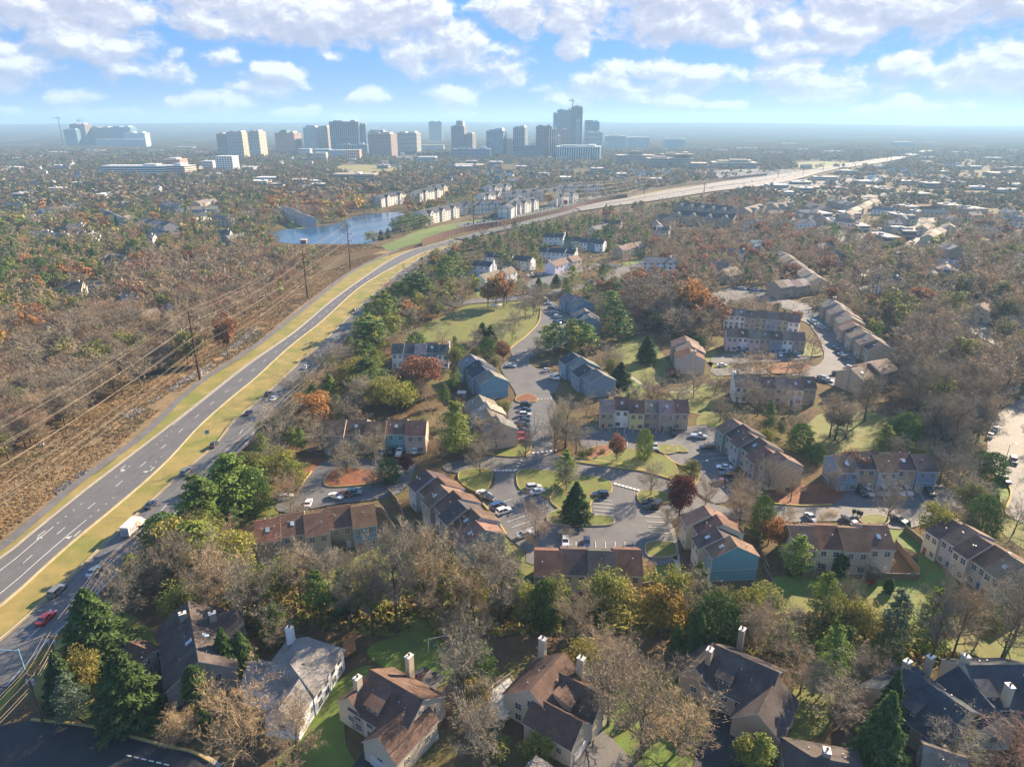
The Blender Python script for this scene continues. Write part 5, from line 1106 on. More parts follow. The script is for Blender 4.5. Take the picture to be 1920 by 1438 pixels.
def carrow(p, q, n, dx, dy, cols, where, kinds=('sedan', 'suv'), skip=(), parts=True):
    for i in range(n):
        if i in skip: continue
        t_ = i / max(1, n - 1); car(p[0] + (q[0] - p[0]) * t_, p[1] + (q[1] - p[1]) * t_, dx, dy, cols[i % len(cols)], kinds[i % len(kinds)], where, parts=parts)
W_ = 'parked '
carrow((986,762),(980,830),8, 14, 0, ['black','navy','silver','navy','black','navy','red','red'], W_ + 'in the long row beside the drive', ('suv','sedan','suv','sedan'))
car(958,689,12,1,'silver','sedan',W_+'where the drive widens'); car(1024,697,12,-5,'silver','sedan',W_+'at the kerb of the drive bend'); car(1020,687,12,0,'black','sedan',W_+'in shade at the drive bend'); car(1040,712,10,2,'white','suv',W_+'under the bare tree at the drive bend')
carrow((1028,572),(1052,605),5, 8, 0, ['silver','grey','silver','white','grey'], W_ + 'in the upper parking bays'); car(1044,608,8,1,'black','suv',W_+'in the upper parking bays')
carrow((907,930),(914,938),2, 10, 3, ['white','black'], W_ + 'in front of the diagonal terrace', ('sedan','suv')); car(934,954,11,-4,'blue','van',W_+'in front of the diagonal terrace'); car(945,963,12,-4,'white','suv',W_+'in front of the diagonal terrace')
car(1001,918,11,-1,'silver','suv',W_+'at the green island near the crosswalk'); car(1008,926,11,-3,'white','sedan',W_+'at the green island near the crosswalk'); car(984,1006,11,-5,'silver','sedan',W_+'by the sidewalk below the big bare tree')
car(1126,932,-12,0,'navy','suv',W_+'beside the dark conifer island'); car(1222,947,-12,0,'black','pickup',W_+'by the small tree island'); car(1222,955,-12,2,'black','suv',W_+'in the shade by the maroon tree')
car(1060,1020,0,10,'white','sedan',W_+'behind the four house terrace'); car(1100,1022,0,10,'navy','sedan',W_+'behind the four house terrace')
car(1228,841,1,8,'silver','sedan',W_+'beside the green pine in the upper lot'); car(1263,815,-1,-8,'black','suv',W_+'in the shade below the long brown terrace'); car(1310,822,10,1,'silver','pickup',W_+'at the end of the upper lot'); car(1325,843,-10,0,'navy','suv',W_+'in the upper right parking bays')
car(1357,880,-11,-1,'white','sedan',W_+'in the upper right parking bays'); car(1364,893,-11,0,'navy','suv',W_+'in the upper right parking bays'); car(1350,907,-10,0,'maroon','sedan',W_+'in the upper right parking bays')
carrow((1614,927),(1700,926),7, 8, 8, ['black','silver','grey','silver','grey','white','silver'], W_ + 'in the bays of the eastern lot', ('suv','sedan','sedan')); car(1741,927,8,8,'black','suv',W_+'in the bays of the eastern lot')
car(1520,975,10,8,'silver','sedan',W_+'above the rusty brown roofed terrace'); car(1592,978,10,6,'grey','sedan',W_+'above the rusty brown roofed terrace'); car(1684,978,12,6,'black','sedan',W_+'under the broad bare tree of the eastern lot')
car(1866,808,4,-8,'white','suv',W_+'on the glaring eastern road'); car(1856,820,4,-8,'white','sedan',W_+'on the glaring eastern road'); car(1879,903,8,6,'black','pickup',W_+'on the glaring eastern road'); car(1899,868,3,8,'black','suv',W_+'on the glaring eastern road')
car(536,937,14,-3,'white','suv',W_+'alone at the mouth of the left cul-de-sac'); car(579,948,3,-8,'white','sedan',W_+'behind the left terrace'); car(630,935,8,2,'white','sedan',W_+'behind the left terrace'); car(647,932,8,0,'maroon','sedan',W_+'behind the left terrace'); car(665,928,8,0,'teal','suv',W_+'behind the left terrace')
carrow((717,850),(749,852),3, 3, -9, ['silver','black','white'], W_ + 'at the top of the left cul-de-sac', ('sedan','suv','pickup')); car(780,848,4,-8,'white','suv',W_+'at the top of the left cul-de-sac')
carrow((1524,604),(1546,620),5, 8, 1, ['white','silver','white','silver','grey'], W_ + 'in the shade of the northeast court', parts=False); carrow((1570,655),(1585,674),4, 8, 1, ['black','maroon','silver','grey'], W_ + 'at the right of the northeast court')
carrow((1542,711),(1552,716),3, 8, 2, ['grey','silver','white'], W_ + 'at the foot of the northeast court'); car(1570,704,7,0,'black','suv',W_+'at the foot of the northeast court'); carrow((1463,668),(1497,669),3, 2, 6, ['white','navy','silver'], W_ + 'before the white trimmed terrace')
carrow((1390,662),(1402,663),2, 2, 6, ['blue','maroon'], W_ + 'before the white trimmed terrace'); car(1354,688,9,0,'white','sedan',W_+'at the left end of the northeast court'); car(1432,672,8,0,'grey','suv',W_+'before the white trimmed terrace')
carrow((1380,543),(1442,548),6, 7, 1, ['maroon','silver','black','silver','grey','black'], W_ + 'on the court above the three storey terraces', parts=False); carrow((1355,565),(1392,573),3, 7, 1, ['black','navy','silver'], W_ + 'on the court above the three storey terraces', parts=False)
car(1107,529,8,-3,'white','sedan',W_+'on the northern street'); car(1117,525,8,-3,'black','suv',W_+'on the northern street'); car(1149,513,8,-3,'silver','sedan',W_+'on the northern street'); car(1000,547,8,0,'silver','sedan','driving on the northern street bend', parts=False); car(1232,484,6,0,'white','van',W_+'at the top of the northern street')
carrow((975,520),(1020,515),7, 3, 3, ['black','red','white','silver','navy','silver','grey'], W_ + 'in the northern court', parts=False); car(1105,485,6,-1,'white','sedan',W_+'at the far end of the northern court', parts=False)
carrow((872,423),(960,408),16, 4, 2, ['grey','black','silver','white','navy'], W_ + 'below the white apartments by the lake', parts=False); carrow((885,412),(985,396),14, 4, 2, ['silver','black','white','grey'], W_ + 'in the upper line below the white apartments', parts=False)
carrow((1000,398),(1048,388),8, 4, 1, ['grey','silver','black','red'], W_ + 'beside the yellow tree and apartments', parts=False)
for r_ in range(5): carrow((1345 + r_ * 4, 324 + r_ * 2.3), (1500 + r_ * 3, 322 + r_ * 1.2), 17, 3, 1, ['white','silver','white','grey'], 'parked in line ' + ['one', 'two', 'three', 'four', 'five'][r_] + ' of the field below the tan office', parts=False)
for r_ in range(5): carrow((1452 + r_ * 14, 372 - r_ * 6), (1560 + r_ * 12, 356 - r_ * 3.5), 12, 3, 1, ['silver','white','grey','black'], 'parked in line ' + ['one', 'two', 'three', 'four', 'five'][r_] + ' beside the overpass offices', parts=False)
carrow((1585,376),(1640,378),9, 2, 1, ['white','silver','grey'], 'parked in front of the long eastern office', parts=False); carrow((1650,374),(1712,370),9, 2, 1, ['white','silver','black'], 'parked right of the long eastern office', parts=False)
carrow((1640,442),(1700,415),9, 3, 1, ['silver','white','grey','black'], 'parked along the eastern court', parts=False); carrow((1735,490),(1745,440),7, 3, 1, ['silver','white','grey'], 'parked down the eastern court road', parts=False)
carrow((545,350),(640,346),10, 3, 1, ['white','silver','grey','blue'], 'parked at the clinic left of the lake', parts=False); carrow((205,490),(255,470),5, 3, 1, ['silver','white','grey'], 'parked by the grey terrace in the left wood', parts=False)
def ordinals(items, share=None):
    """give copies that would share a label their place in the line; items: (object, label, category, (px, py))"""
    by = {}
    for it in items: by.setdefault(it[1], []).append(it)
    words_ = ['leftmost', 'second', 'third', 'fourth', 'fifth', 'sixth', 'seventh', 'eighth', 'ninth', 'tenth', 'eleventh', 'twelfth']
    for lab, L_ in by.items():
        L_.sort(key=lambda t_: t_[3][0]); g_ = 'all: ' + lab if len(L_) > 1 else None
        for i, (o, l_, cat, p) in enumerate(L_):
            if len(L_) == 1: tag(o, lab, cat); continue
            if len(L_) <= len(words_):
                w_ = 'leftmost' if i == 0 else ('rightmost' if i == len(L_) - 1 else words_[i] + ' from left')
                tag(o, f'{w_} {lab}' if w_ in ('leftmost', 'rightmost') else f'{w_.split()[0]} {lab}, from left', cat, (share or '') + lab.replace('  ', ' '))
            else: tag(o, lab, cat, (share or '') + lab)
ordinals(CARS)
# delivery truck
tx, ty = G(252, 998); ang = road_dir(257, 996)
tr = empty('delivery_truck', (tx, ty, ROAD_Z + .02), ang, 'white boxy delivery truck with purple and orange lettering on its side, driving on the highway', 'truck')
mb = MB(); mb.box(-3.6, 2.0, -1.15, 1.15, .75, 3.25); mb.build('cargo_box', 'trim_white', tr)
mb = MB(); v = [(2.0, -1.1, .6), (3.9, -1.05, .6), (3.9, 1.05, .6), (2.0, 1.1, .6), (2.0, -1.1, 2.9), (2.7, -1.0, 2.8), (2.7, 1.0, 2.8), (2.0, 1.1, 2.9), (3.25, -1.05, 1.55), (3.25, 1.05, 1.55), (3.9, -1.0, 1.3), (3.9, 1.0, 1.3)]
mb.add(v, [(0, 1, 10, 8, 5, 4), (3, 7, 6, 9, 11, 2), (4, 5, 6, 7), (8, 10, 11, 9), (1, 2, 11, 10), (0, 4, 7, 3), (5, 8, 9, 6)]); mb.build('cab', 'paint', tr, color=PAINT['white'])
mb = MB(); mb.add([(2.74, -.95, 2.72), (3.27, -1.0, 1.62), (3.27, 1.0, 1.62), (2.74, .95, 2.72)], [(0, 1, 2, 3)]); mb.build('windscreen', 'car_glass', tr)
mb = MB(); mb.box(-3.63, -3.6, -.95, .95, 1.0, 2.6); mb.build('rear_door', 'grey_metal', tr)
for sx in (-2.2, 2.7):
    for sy in (-1, 1): w_ = place('wheel', CM['van']['wheel'], tr, (sx, sy * 1.0, .42)); w_.scale = (1.3, 1.3, 1.3); place('rim', CM['van']['rim'], w_)
for i, (tx_, mn) in enumerate((('Fed', 'purple_ink'), ('Ex', 'orange_ink'))):
    for sy in (-1, 1):
        fc = bpy.data.curves.new('lettering', 'FONT'); fc.body = tx_; fc.size = 2.0; fc.extrude = .006; fc.materials.append(M[mn])
        o = bpy.data.objects.new('text', fc); C.objects.link(o); bpy.context.view_layer.update(); me = bpy.data.meshes.new_from_object(o.evaluated_get(bpy.context.evaluated_depsgraph_get())); bpy.data.objects.remove(o); o = place('lettering', me, tr)
        if sy < 0: o.location = (-3.1 + (0 if i == 0 else 2.75), -1.158, 1.35); o.rotation_euler = (R(90), 0, 0)
        else: o.location = (1.6 - (0 if i == 0 else 2.75), 1.158, 1.35); o.rotation_euler = (R(90), 0, R(180))

# ------------------------------------------------------------------ power line, poles, signs
def line_poles():
    specs = [(-419,1314,30,'steel'),(375,712,30,'a'),(577,560,30,'b'),(657,503,33,'c'),(888,428,34,'d'),(1055,394,33,'e'),(1207,366,30,'f')]
    labs = {1: 'tall dark rust power pole beside the brush strip, nearest to the camera', 2: 'tall rust power pole standing at the edge of the left wood', 3: 'tall rust power pole standing below the lake', 4: 'tall rust power pole in front of the white apartments',
            5: 'tall rust power pole beside the yellow tree and apartments', 6: 'tall rust power pole at the start of the pale toll road'}
    tops = []
    pos = [G(p[0], p[1]) for p in specs]
    for i, (px, py, h_, _) in enumerate(specs):
        x, y = pos[i]; a = pos[max(0, i - 1)]; b_ = pos[min(len(pos) - 1, i + 1)]; d = np.array(b_) - np.array(a); d /= np.linalg.norm(d); n_ = np.array((d[1], -d[0]))
        ang = math.atan2(n_[1], n_[0])
        att = [(x + n_[0] * s_, y + n_[1] * s_, z_) for s_, z_ in ((-3.9, h_ - 3.6), (3.9, h_ - 3.6), (-4.2, h_ - 8.6), (4.2, h_ - 8.6), (-3.9, h_ - 13.6), (3.9, h_ - 13.6), (-.5, h_), (.5, h_), (.5, h_ - 18.0), (-.4, h_ - 19.2), (.7, h_ - 20.2))]
        tops.append(att)
        if i == 0: continue
        r_ = empty('power_pole', (x, y, 0), ang, labs[i], 'pole', 'tall poles of the power line')
        mb = MB(); mb.tube([(0, 0, -.5), (0, 0, h_)], [.55, .26], 8); mb.build('mast', 'brown_pole', r_)
        for s_, z_ in ((-1, h_ - 2.4), (1, h_ - 2.4), (-1, h_ - 7.4), (1, h_ - 7.4), (-1, h_ - 12.4), (1, h_ - 12.4)):
            L_ = 4.2 if abs(z_ - (h_ - 7.4)) < .1 else 3.9
            mb = MB(); mb.tube([(0, 0, z_ - .7), (s_ * L_, 0, z_)], [.17, .10], 5); c_ = mb.build('crossarm', 'brown_pole', r_)
            mb = MB(); mb.tube([(s_ * L_, 0, z_), (s_ * L_, 0, z_ - 1.2)], .13, 6); mb.build('insulator', 'trim_white', c_)
    names_ = ['upper left phase wire', 'upper right phase wire', 'middle left phase wire', 'middle right phase wire', 'lower left phase wire', 'lower right phase wire', 'thin top shield wire on the wood side', 'thin top shield wire on the road side', 'top cable of the low bundle', 'middle cable of the low bundle', 'bottom cable of the low bundle']
    for w_ in range(11):
        pts = []
        for i in range(len(tops) - 1):
            a, b_ = Vector(tops[i][w_]), Vector(tops[i + 1][w_]); sag = (b_ - a).length * .018
            for k in range(14):
                t_ = k / 14; p = a.lerp(b_, t_); p.z -= 4 * sag * t_ * (1 - t_); pts.append(p)
        pts.append(Vector(tops[-1][w_])); mb = MB(); r0 = .025 if w_ in (6, 7) else .038
        mb.tube(pts, r0, 4); tag(mb.build('power_line', 'wire'), names_[w_] + ' of the power line over the left wood', 'wire', 'wires of the power line')
line_poles()
# smaller poles along the right edge of the highway
sp = [(-90,1400,11),(50,1262,11.5),(92,1190,12),(194,1056,12),(347,914,12),(442,830,12),(536,742,11),(622,660,11),(748,516,11),(806,478,11)]
labs = ['', 'leaning wooden pole with transformers by the highway signal', 'wooden utility pole with two grey transformers beside the red car', 'wooden utility pole beside the silver sedan on the highway', 'wooden utility pole behind the pines left of the grassy median', 'wooden utility pole among shrubs below the highway bend', 'wooden utility pole beside the shaded highway lanes', 'wooden utility pole at the wooded edge of the shaded lanes', 'wooden utility pole at the far bend of the highway', 'last wooden utility pole at the far bend']
tops = []
for i, (px, py, h_) in enumerate(sp):
    x, y = G(px, py, h_); q = G(*sp[min(i + 1, len(sp) - 1)]); p = G(*sp[max(i - 1, 0)]); d = np.array(q) - np.array(p); d /= np.linalg.norm(d); n_ = np.array((d[1], -d[0]))
    tops.append([(x + n_[0] * s_, y + n_[1] * s_, z_) for s_, z_ in ((-1.1, h_ - .3), (0, h_ + .2), (1.1, h_ - .3), (.2, h_ - 2.6), (.25, h_ - 3.2))])
    if i == 0: continue
    r_ = empty('utility_pole', (x, y, 0), math.atan2(n_[1], n_[0]), labs[i], 'pole', 'wooden poles along the highway')
    mb = MB(); mb.tube([(0, 0, -.3), (0, 0, h_)], [.2, .13], 7); mb.build('mast', 'wood_pole', r_)
    mb = MB(); mb.box(-1.3, 1.3, -.06, .06, h_ - .5, h_ - .36); mb.build('crossarm', 'wood_pole', r_)
    if i in (1, 2, 3):
        for s_ in ((-.45, .45) if i < 3 else (.4,)): mb = MB(); mb.tube([(s_, .2, h_ - 2.6), (s_, .2, h_ - 1.5)], .27, 10); mb.build('transformer', 'grey_metal', r_)
for w_ in range(5):
    pts = []
    for i in range(len(tops) - 1):
        a, b_ = Vector(tops[i][w_]), Vector(tops[i + 1][w_]); sag = (b_ - a).length * .015
        for k in range(8):
            t_ = k / 8; p = a.lerp(b_, t_); p.z -= 4 * sag * t_ * (1 - t_); pts.append(p)
    mb = MB(); mb.tube(pts, .022 if w_ < 3 else .032, 4)
    tag(mb.build('power_line', 'wire'), ['outer left', 'centre top', 'outer right', 'upper communication', 'lower communication'][w_] + ' wire strung on the wooden highway poles', 'wire', 'wires on the wooden poles')
# traffic signal mast at the lower left
x, y = G(50, 1268); x2, y2 = G(-70, 1268); r_ = empty('traffic_signal', (x, y, 0), math.atan2(y2 - y, x2 - x), 'blue grey signal mast with a long arm over the highway, lower left', 'traffic signal')
mb = MB(); mb.tube([(0, 0, 0), (0, 0, 6.6)], [.2, .14], 8); mb.build('mast', 'blue_metal', r_); mb = MB(); mb.tube([(0, 0, 6.2), (11, 0, 6.9)], [.13, .07], 7); mb.build('arm', 'blue_metal', r_)
for s_ in (6.5, 9.8): mb = MB(); mb.box(s_ - .18, s_ + .18, -.18, .18, 5.8, 6.75); mb.box(s_ - .26, s_ + .26, -.22, -.18, 5.7, 6.85); mb.build('signal_head', 'yellow_paint', r_)
# road sign in the median
x, y = G(390, 823); r_ = empty('road_sign', (x, y, 0), R(40), 'grey backed road sign on a post in the grassy median', 'sign')
mb = MB(); mb.tube([(0, 0, 0), (0, 0, 3.3)], .07, 6); mb.build('post', 'grey_metal', r_); mb = MB(); mb.box(-.65, .65, -.1, -.06, 1.9, 3.3); mb.build('panel', 'blue_metal', r_)
# street lamps on the highway and lots
def lamp(px, py, h_, label, m='grey_metal', ang=0, arm=1.6):
    x, y = G(px, py); r_ = empty('street_lamp', (x, y, 0), ang, label, 'street lamp', 'street lamps')
    mb = MB(); mb.tube([(0, 0, 0), (0, 0, h_)], [.11, .07], 6); mb.build('post', m, r_); mb = MB(); mb.tube([(0, 0, h_ - .1), (arm, 0, h_ + .25)], .05, 5); mb.build('arm', m, r_)
    mb = MB(); mb.box(arm - .1, arm + .65, -.17, .17, h_ + .15, h_ + .3); mb.build('lamp_head', m, r_)
for px, py, h_, lab in [(744,518,8,'pale street lamp in the median at the highway bend'), (779,488,8,'pale street lamp on the far verge of the bend'), (731,485,7,'short pale lamp beside the trail at the bend'), (1118,848,4,'white lamp post in the planted island of the upper lot'), (1366,840,5,'lamp post beside the upper right parking bays'), (1310,898,6,'lamp post at the rounded tip of the grass island'),
        (1053,1055,5,'white lamp post at the corner of the four house terrace'), (1270,1000,5,'lamp post by the sidewalk of the zigzag terrace'), (1002,800,6,'lamp post behind the long car row'), (1475,700,6,'lamp post in the northeast court'), (1885,865,6,'lamp post on the eastern road'), (1254,370,14,'tall steel lamp mast at the toll road'), (965,640,5,'lamp post on the meadow side of the drive')]:
    lamp(px, py, h_, lab)
for px, py, h_ in [(1320,362,16),(1458,336,18),(1505,330,18),(1543,322,20),(1573,318,20),(1600,310,20),(1663,303,22),(1670,302,22),(1693,301,24),(1718,294,24),(1850,350,0)]:
    if h_:
        x, y = G(px, py); r_ = empty('far_pole', (x, y, 0)); mb = MB(); mb.tube([(0, 0, 0), (0, 0, h_)], [.6, .35], 5); mb.build('mast', 'brown_pole', r_); mb = MB(); mb.box(-3, 3, -.2, .2, h_ - 4, h_ - 3.5); mb.build('crossarm', 'brown_pole', r_)
        tag(r_, {1320:'rust pole at the first bend of the toll road',1458:'rust pole beside the toll road near the white car field',1505:'rust pole beside the toll road before the evergreens',1543:'rust pole at the edge of the evergreen belt',1573:'tallest looking pole over the evergreen belt'}.get(px, 'slender dark pole far along the toll road'), 'pole', 'poles far along the toll road')
x, y = G(1597, 352); r_ = empty('radio_mast', (x, y, 0), 0, 'slim pale radio mast left of the long eastern office', 'mast'); mb = MB(); mb.tube([(0, 0, 0), (0, 0, 46)], [.8, .3], 5); mb.build('lattice', 'grey_metal', r_); mb = MB(); mb.tube([(0, 0, 44), (0, 0, 45)], 2.0, 6); mb.build('antenna', 'grey_metal', r_)
# noise wall: brown panels between posts, then pale parapet on the toll road
def noise_barrier(pts, h_, label, panel, post, step, z0=0, top=None):
    c_ = px_line(pts, 0, 8); r_ = empty('noise_wall', (*c_[0][:2], 0), 0, label, 'noise wall'); ox, oy = c_[0][:2]
    rel = [(p[0] - ox, p[1] - oy) for p in c_]; mb = MB(); wall_band(mb, rel, .15, z0, z0 + h_); mb.build('panels', panel, r_)
    a = np.array(rel); L_ = np.sum(np.linalg.norm(np.diff(a, axis=0), axis=1)); n_ = min(95, max(2, int(L_ / step)))
    pm = MB(); pm.box(-.3, .3, -.3, .3, z0, z0 + h_ + .5); pme = pm.mesh('post', post)
    for p in resamp(rel, n_): place('post', pme, r_, (p[0], p[1], 0))
    EXCL.append(np.array(offset_line(c_, 3) + offset_line(c_, -3)[::-1]))
noise_barrier([(792,461),(830,447),(880,434),(940,424),(1000,412),(1060,398),(1100,385),(1140,376),(1176,371)], 5.5, 'rust brown noise wall along the highway below the white apartments', 'noise_wall', 'wall_post', 6)
noise_barrier([(1178,370),(1235,359),(1295,349.5),(1357,340),(1410,334),(1438,331)], 4.5, 'pale ribbed barrier along the toll road', 'wall_post', 'kerb', 5, 1.6)
noise_barrier([(1500,404),(1600,400),(1700,394),(1830,392)], 4, 'dark noise wall in front of the far right wood', 'noise_wall', 'wall_post', 8)

# ------------------------------------------------------------------ garden things
def fence(pts, h_, label, m='fence_wood', cat='fence', post=2.4):
    c_ = [G(*p) for p in pts]; ox, oy = c_[0]; r_ = empty('garden_fence', (ox, oy, 0), 0, label, cat, 'garden fences')
    rel = [(p[0] - ox, p[1] - oy) for p in c_]; mb = MB(); wall_band(mb, rel, .04, .05, h_); mb.build('boards', m, r_)
    mb = MB(); wall_band(mb, rel, .09, h_ + .003, h_ + .06); mb.build('rail', 'grey_wood', r_)
    L_ = np.sum(np.linalg.norm(np.diff(np.array(rel), axis=0), axis=1)); pm = MB(); pm.box(-.09, .09, -.09, .09, 0, h_ + .15); pme = pm.mesh('post', m)
    for p in resamp(rel, min(40, max(2, int(L_ / post)))): place('post', pme, r_, (p[0], p[1], 0))
for pts, lab in [([(1640,1072),(1648,1086),(1720,1088),(1722,1078),(1678,1022)], 'brown board fence round the garden at the right end of the cream terrace'), ([(1500,1050),(1503,1082),(1545,1082),(1548,1050)], 'brown fence round a patio behind the cream terrace'), ([(1695,995),(1725,1020),(1738,1040)], 'low split rail fence beside the long diagonal terrace'),
        ([(728,925),(745,945),(762,985),(778,1012)], 'weathered tan fence running down between the two brown roofed terraces'), ([(705,960),(718,962),(742,1000)], 'pale fence at the blue end of the left terrace'), ([(1228,1075),(1232,1098),(1200,1106)], 'short fence at the right end of the four house terrace'),
        ([(1395,998),(1422,1010),(1424,1025)], 'brown fence behind the zigzag terrace'), ([(1395,1040),(1425,1040),(1440,1075)], 'brown fence below the zigzag terrace'), ([(1430,1070),(1448,1100),(1458,1118)], 'long low fence left of the dark lawn shadow'), ([(860,735),(870,760),(878,785),(850,790)], 'dark fence in the shade of the slate terrace'),
        ([(855,720),(840,730),(848,750),(868,748)], 'dark board fence round a yard left of the drive'), ([(1250,690),(1252,703),(1275,703)], 'red brown deck fence beside the tan gabled terrace')]:
    fence(pts, 1.8, lab)
def deck(pts, z, label, m, name='deck', rail=True, cat='deck'):
    w = [G(*p, z) for p in pts]; ox, oy = w[0]; r_ = empty(name, (ox, oy, 0), 0, label, cat); rel = [(p[0] - ox, p[1] - oy) for p in w]; n = len(rel)
    EXCL.append(np.array(w))
    mb = MB(); mb.add([(p[0], p[1], z) for p in rel] + [(p[0], p[1], z - .2) for p in rel], [tuple(range(n)), tuple(range(n, 2 * n))[::-1]] + [(i, i + n, (i + 1) % n + n, (i + 1) % n) for i in range(n)]); mb.build('boards', m, r_)
    if rail:
        mb = MB()
        for i in range(n - 1):
            a, b_ = Vector((*rel[i], 0)), Vector((*rel[i + 1], 0)); L_ = (b_ - a).length; k = max(1, int(L_ / .8))
            mb.tube([a + Vector((0, 0, z + .95)), b_ + Vector((0, 0, z + .95))], .05, 4)
            for j in range(k + 1): p = a.lerp(b_, j / k); mb.tube([(p.x, p.y, max(0, z - 1)), (p.x, p.y, z + .95)], .035, 4)
        mb.build('railing', m, r_)
    return r_
deck([(645,1200),(662,1192),(668,1218),(648,1232),(640,1225)], 1.2, 'orange wooden deck at the right end of the hip roofed house', 'orange_wood')
deck([(762,1272),(790,1250),(835,1266),(815,1296)], .25, 'grey patio of weathered boards behind the cream house', 'grey_wood', 'patio', False, 'patio')
deck([(912,1330),(925,1290),(955,1270),(975,1300),(945,1350)], 1.4, 'white painted deck beside the centre foreground house', 'trim_white')
deck([(1252,688),(1250,700),(1272,702),(1276,690)], 1.6, 'dark red deck beside the tan gabled terrace', 'red_wood')
deck([(1505,1058),(1540,1060),(1545,1074),(1508,1074)], .5, 'tan wooden deck behind the cream terrace', 'fence_wood')
deck([(1750,1045),(1772,1040),(1800,1070),(1778,1078)], .4, 'reddish patio along the long diagonal terrace', 'brick', 'patio', False, 'patio')
deck([(590,1015),(620,1010),(640,1025),(610,1038)], .3, 'blue grey patio behind the left terrace', 'grey_wood', 'patio', False, 'patio')
def solid(name, label, cat, px, py, parts, ang=0, group=None, z=0):
    r_ = empty(name, (*G(px, py), z), ang, label, cat, group)
    for (pn, m, boxes) in parts:
        mb = MB()
        for bx in boxes:
            if len(bx) == 6: mb.box(*bx)
            else: mb.tube([bx[0], bx[1]], bx[2], 8)
        mb.build(pn, m, r_, color=(.5, .5, .5))
    return r_
solid('swing_set', 'white A-frame swing set on the shaded lawn', 'swing set', 825, 1212, [('frame', 'trim_white', [((-2.6, -1.1, 0), (-2.2, 0, 2.5), .07), ((-2.6, 1.1, 0), (-2.2, 0, 2.5), .07), ((2.6, -1.1, 0), (2.2, 0, 2.5), .07), ((2.6, 1.1, 0), (2.2, 0, 2.5), .07), ((-2.2, 0, 2.5), (2.2, 0, 2.5), .07)]), ('swing_seat', 'blue_metal', [(-1.3, -.7, -.15, .15, .5, .56)]), ('chain', 'grey_metal', [((-1.3, 0, .55), (-1.3, 0, 2.5), .02), ((-.7, 0, .55), (-.7, 0, 2.5), .02)])], R(15))
for i, (px, py) in enumerate([(800,1262),(815,1270)]):
    solid('garden_table', ['round dark patio table at the back of the grey patio', 'small dark patio table at the front of the grey patio'][i], 'table', px, py, [('top', 'rubber_dark', [((0, 0, .7), (0, 0, .74), .6)]), ('leg', 'rubber_dark', [((0, 0, 0), (0, 0, .7), .06)])], 0, None, .25)
for i, (px, py) in enumerate([(780,1276),(787,1283),(792,1272)]):
    solid('garden_chair', ['red garden chair nearest the chimney on the grey patio', 'red garden chair at the front edge of the grey patio', 'red garden chair furthest right of three on the patio'][i], 'chair', px, py, [('seat', 'red_wood', [(-.3, .3, -.3, .3, .4, .46)]), ('backrest', 'red_wood', [(-.3, .3, .28, .34, .46, .95)]), ('leg', 'red_wood', [(-.28, -.22, -.28, -.22, 0, .4)]), ('leg', 'red_wood', [(.22, .28, -.28, -.22, 0, .4)]), ('leg', 'red_wood', [(-.28, -.22, .22, .28, 0, .4)]), ('leg', 'red_wood', [(.22, .28, .22, .28, 0, .4)])], R(30 * i), None, .25)
for i, (px, py, m) in enumerate([(1472,1366,'rubber_dark'),(1478,1370,'blue_metal')]):
    solid('wheelie_bin', ['black wheeled bin beside the charcoal roofed house', 'dark bin with blue lid beside the charcoal roofed house'][i], 'bin', px, py, [('body', 'rubber_dark', [(-.3, .3, -.35, .35, 0, 1.0)]), ('lid', m, [(-.33, .33, -.38, .38, 1.003, 1.08)])], R(40))
for i, (px, py, lab) in enumerate([(1455,1352,'grey air conditioner beside the wall of the charcoal roofed house'), (1447,1362,'second grey air conditioner, nearer the bins'), (594,1328,'dark air conditioner at the white siding wall'), (816,1385,'white round air conditioner beside the cream house'), (1405,1080,'white shed-like unit right of the turquoise gable wall'), (1772,1120,'pale utility box on the sunny lawn'), (80,836,'small pale utility box in the brush strip')]):
    solid('air_conditioner' if i < 4 else 'utility_box', lab, 'box', px, py, [('casing', 'grey_metal' if i < 3 else 'trim_white', [(-.45, .45, -.45, .45, 0, .95)]), ('fan_grille', 'rubber_dark', [((0, 0, .953), (0, 0, .985), .34)])], R(20 * i))
solid('playground_shelter', 'pale roofed picnic shelter at the top of the park meadow', 'shelter', 930, 580, [('roof', 'trim_white', [(-3.2, 3.2, -2.2, 2.2, 2.6, 2.8)]), ('post', 'grey_metal', [(-3, -2.85, -2, -1.85, 0, 2.6)]), ('post', 'grey_metal', [(2.85, 3, -2, -1.85, 0, 2.6)]), ('post', 'grey_metal', [(-3, -2.85, 1.85, 2, 0, 2.6)]), ('post', 'grey_metal', [(2.85, 3, 1.85, 2, 0, 2.6)])])
solid('garden_shed', 'small grey shed in the shade left of the slate terrace', 'shed', 866, 745, [('wall', 'grey_metal', [(-1.5, 1.5, -1.2, 1.2, 0, 2.1)]), ('roof', 'trim_white', [(-1.7, 1.7, -1.4, 1.4, 2.103, 2.3)])])
solid('electrical_kiosk', 'small square brown kiosk at the lake dam', 'kiosk', 570, 456, [('wall', 'brick', [(-2.5, 2.5, -2, 2, 0, 3)]), ('roof', 'trim_white', [(-2.8, 2.8, -2.3, 2.3, 3.003, 3.3)])])
for i, (px, py) in enumerate([(1608,968),(1613,970),(1600,966)]):
    solid('mailbox', ['leftmost of three dark mailbox units in the eastern lot', 'middle dark mailbox unit in the eastern lot', 'rightmost dark mailbox unit in the eastern lot'][[1, 2, 0][i]], 'mailbox', px, py, [('casing', 'rubber_dark', [(-.4, .4, -.3, .3, .6, 1.7)]), ('pedestal', 'rubber_dark', [(-.15, .15, -.12, .12, .2, .6)])], 0, None, .2)
solid('entrance_sign', 'small white sign in the mulch bed at the entrance road', 'sign', 1117, 862, [('panel', 'trim_white', [(-.4, .4, -.04, .04, .5, 1.5)]), ('post', 'grey_metal', [(-.05, .05, .045, .1, 0, 1.4)])])
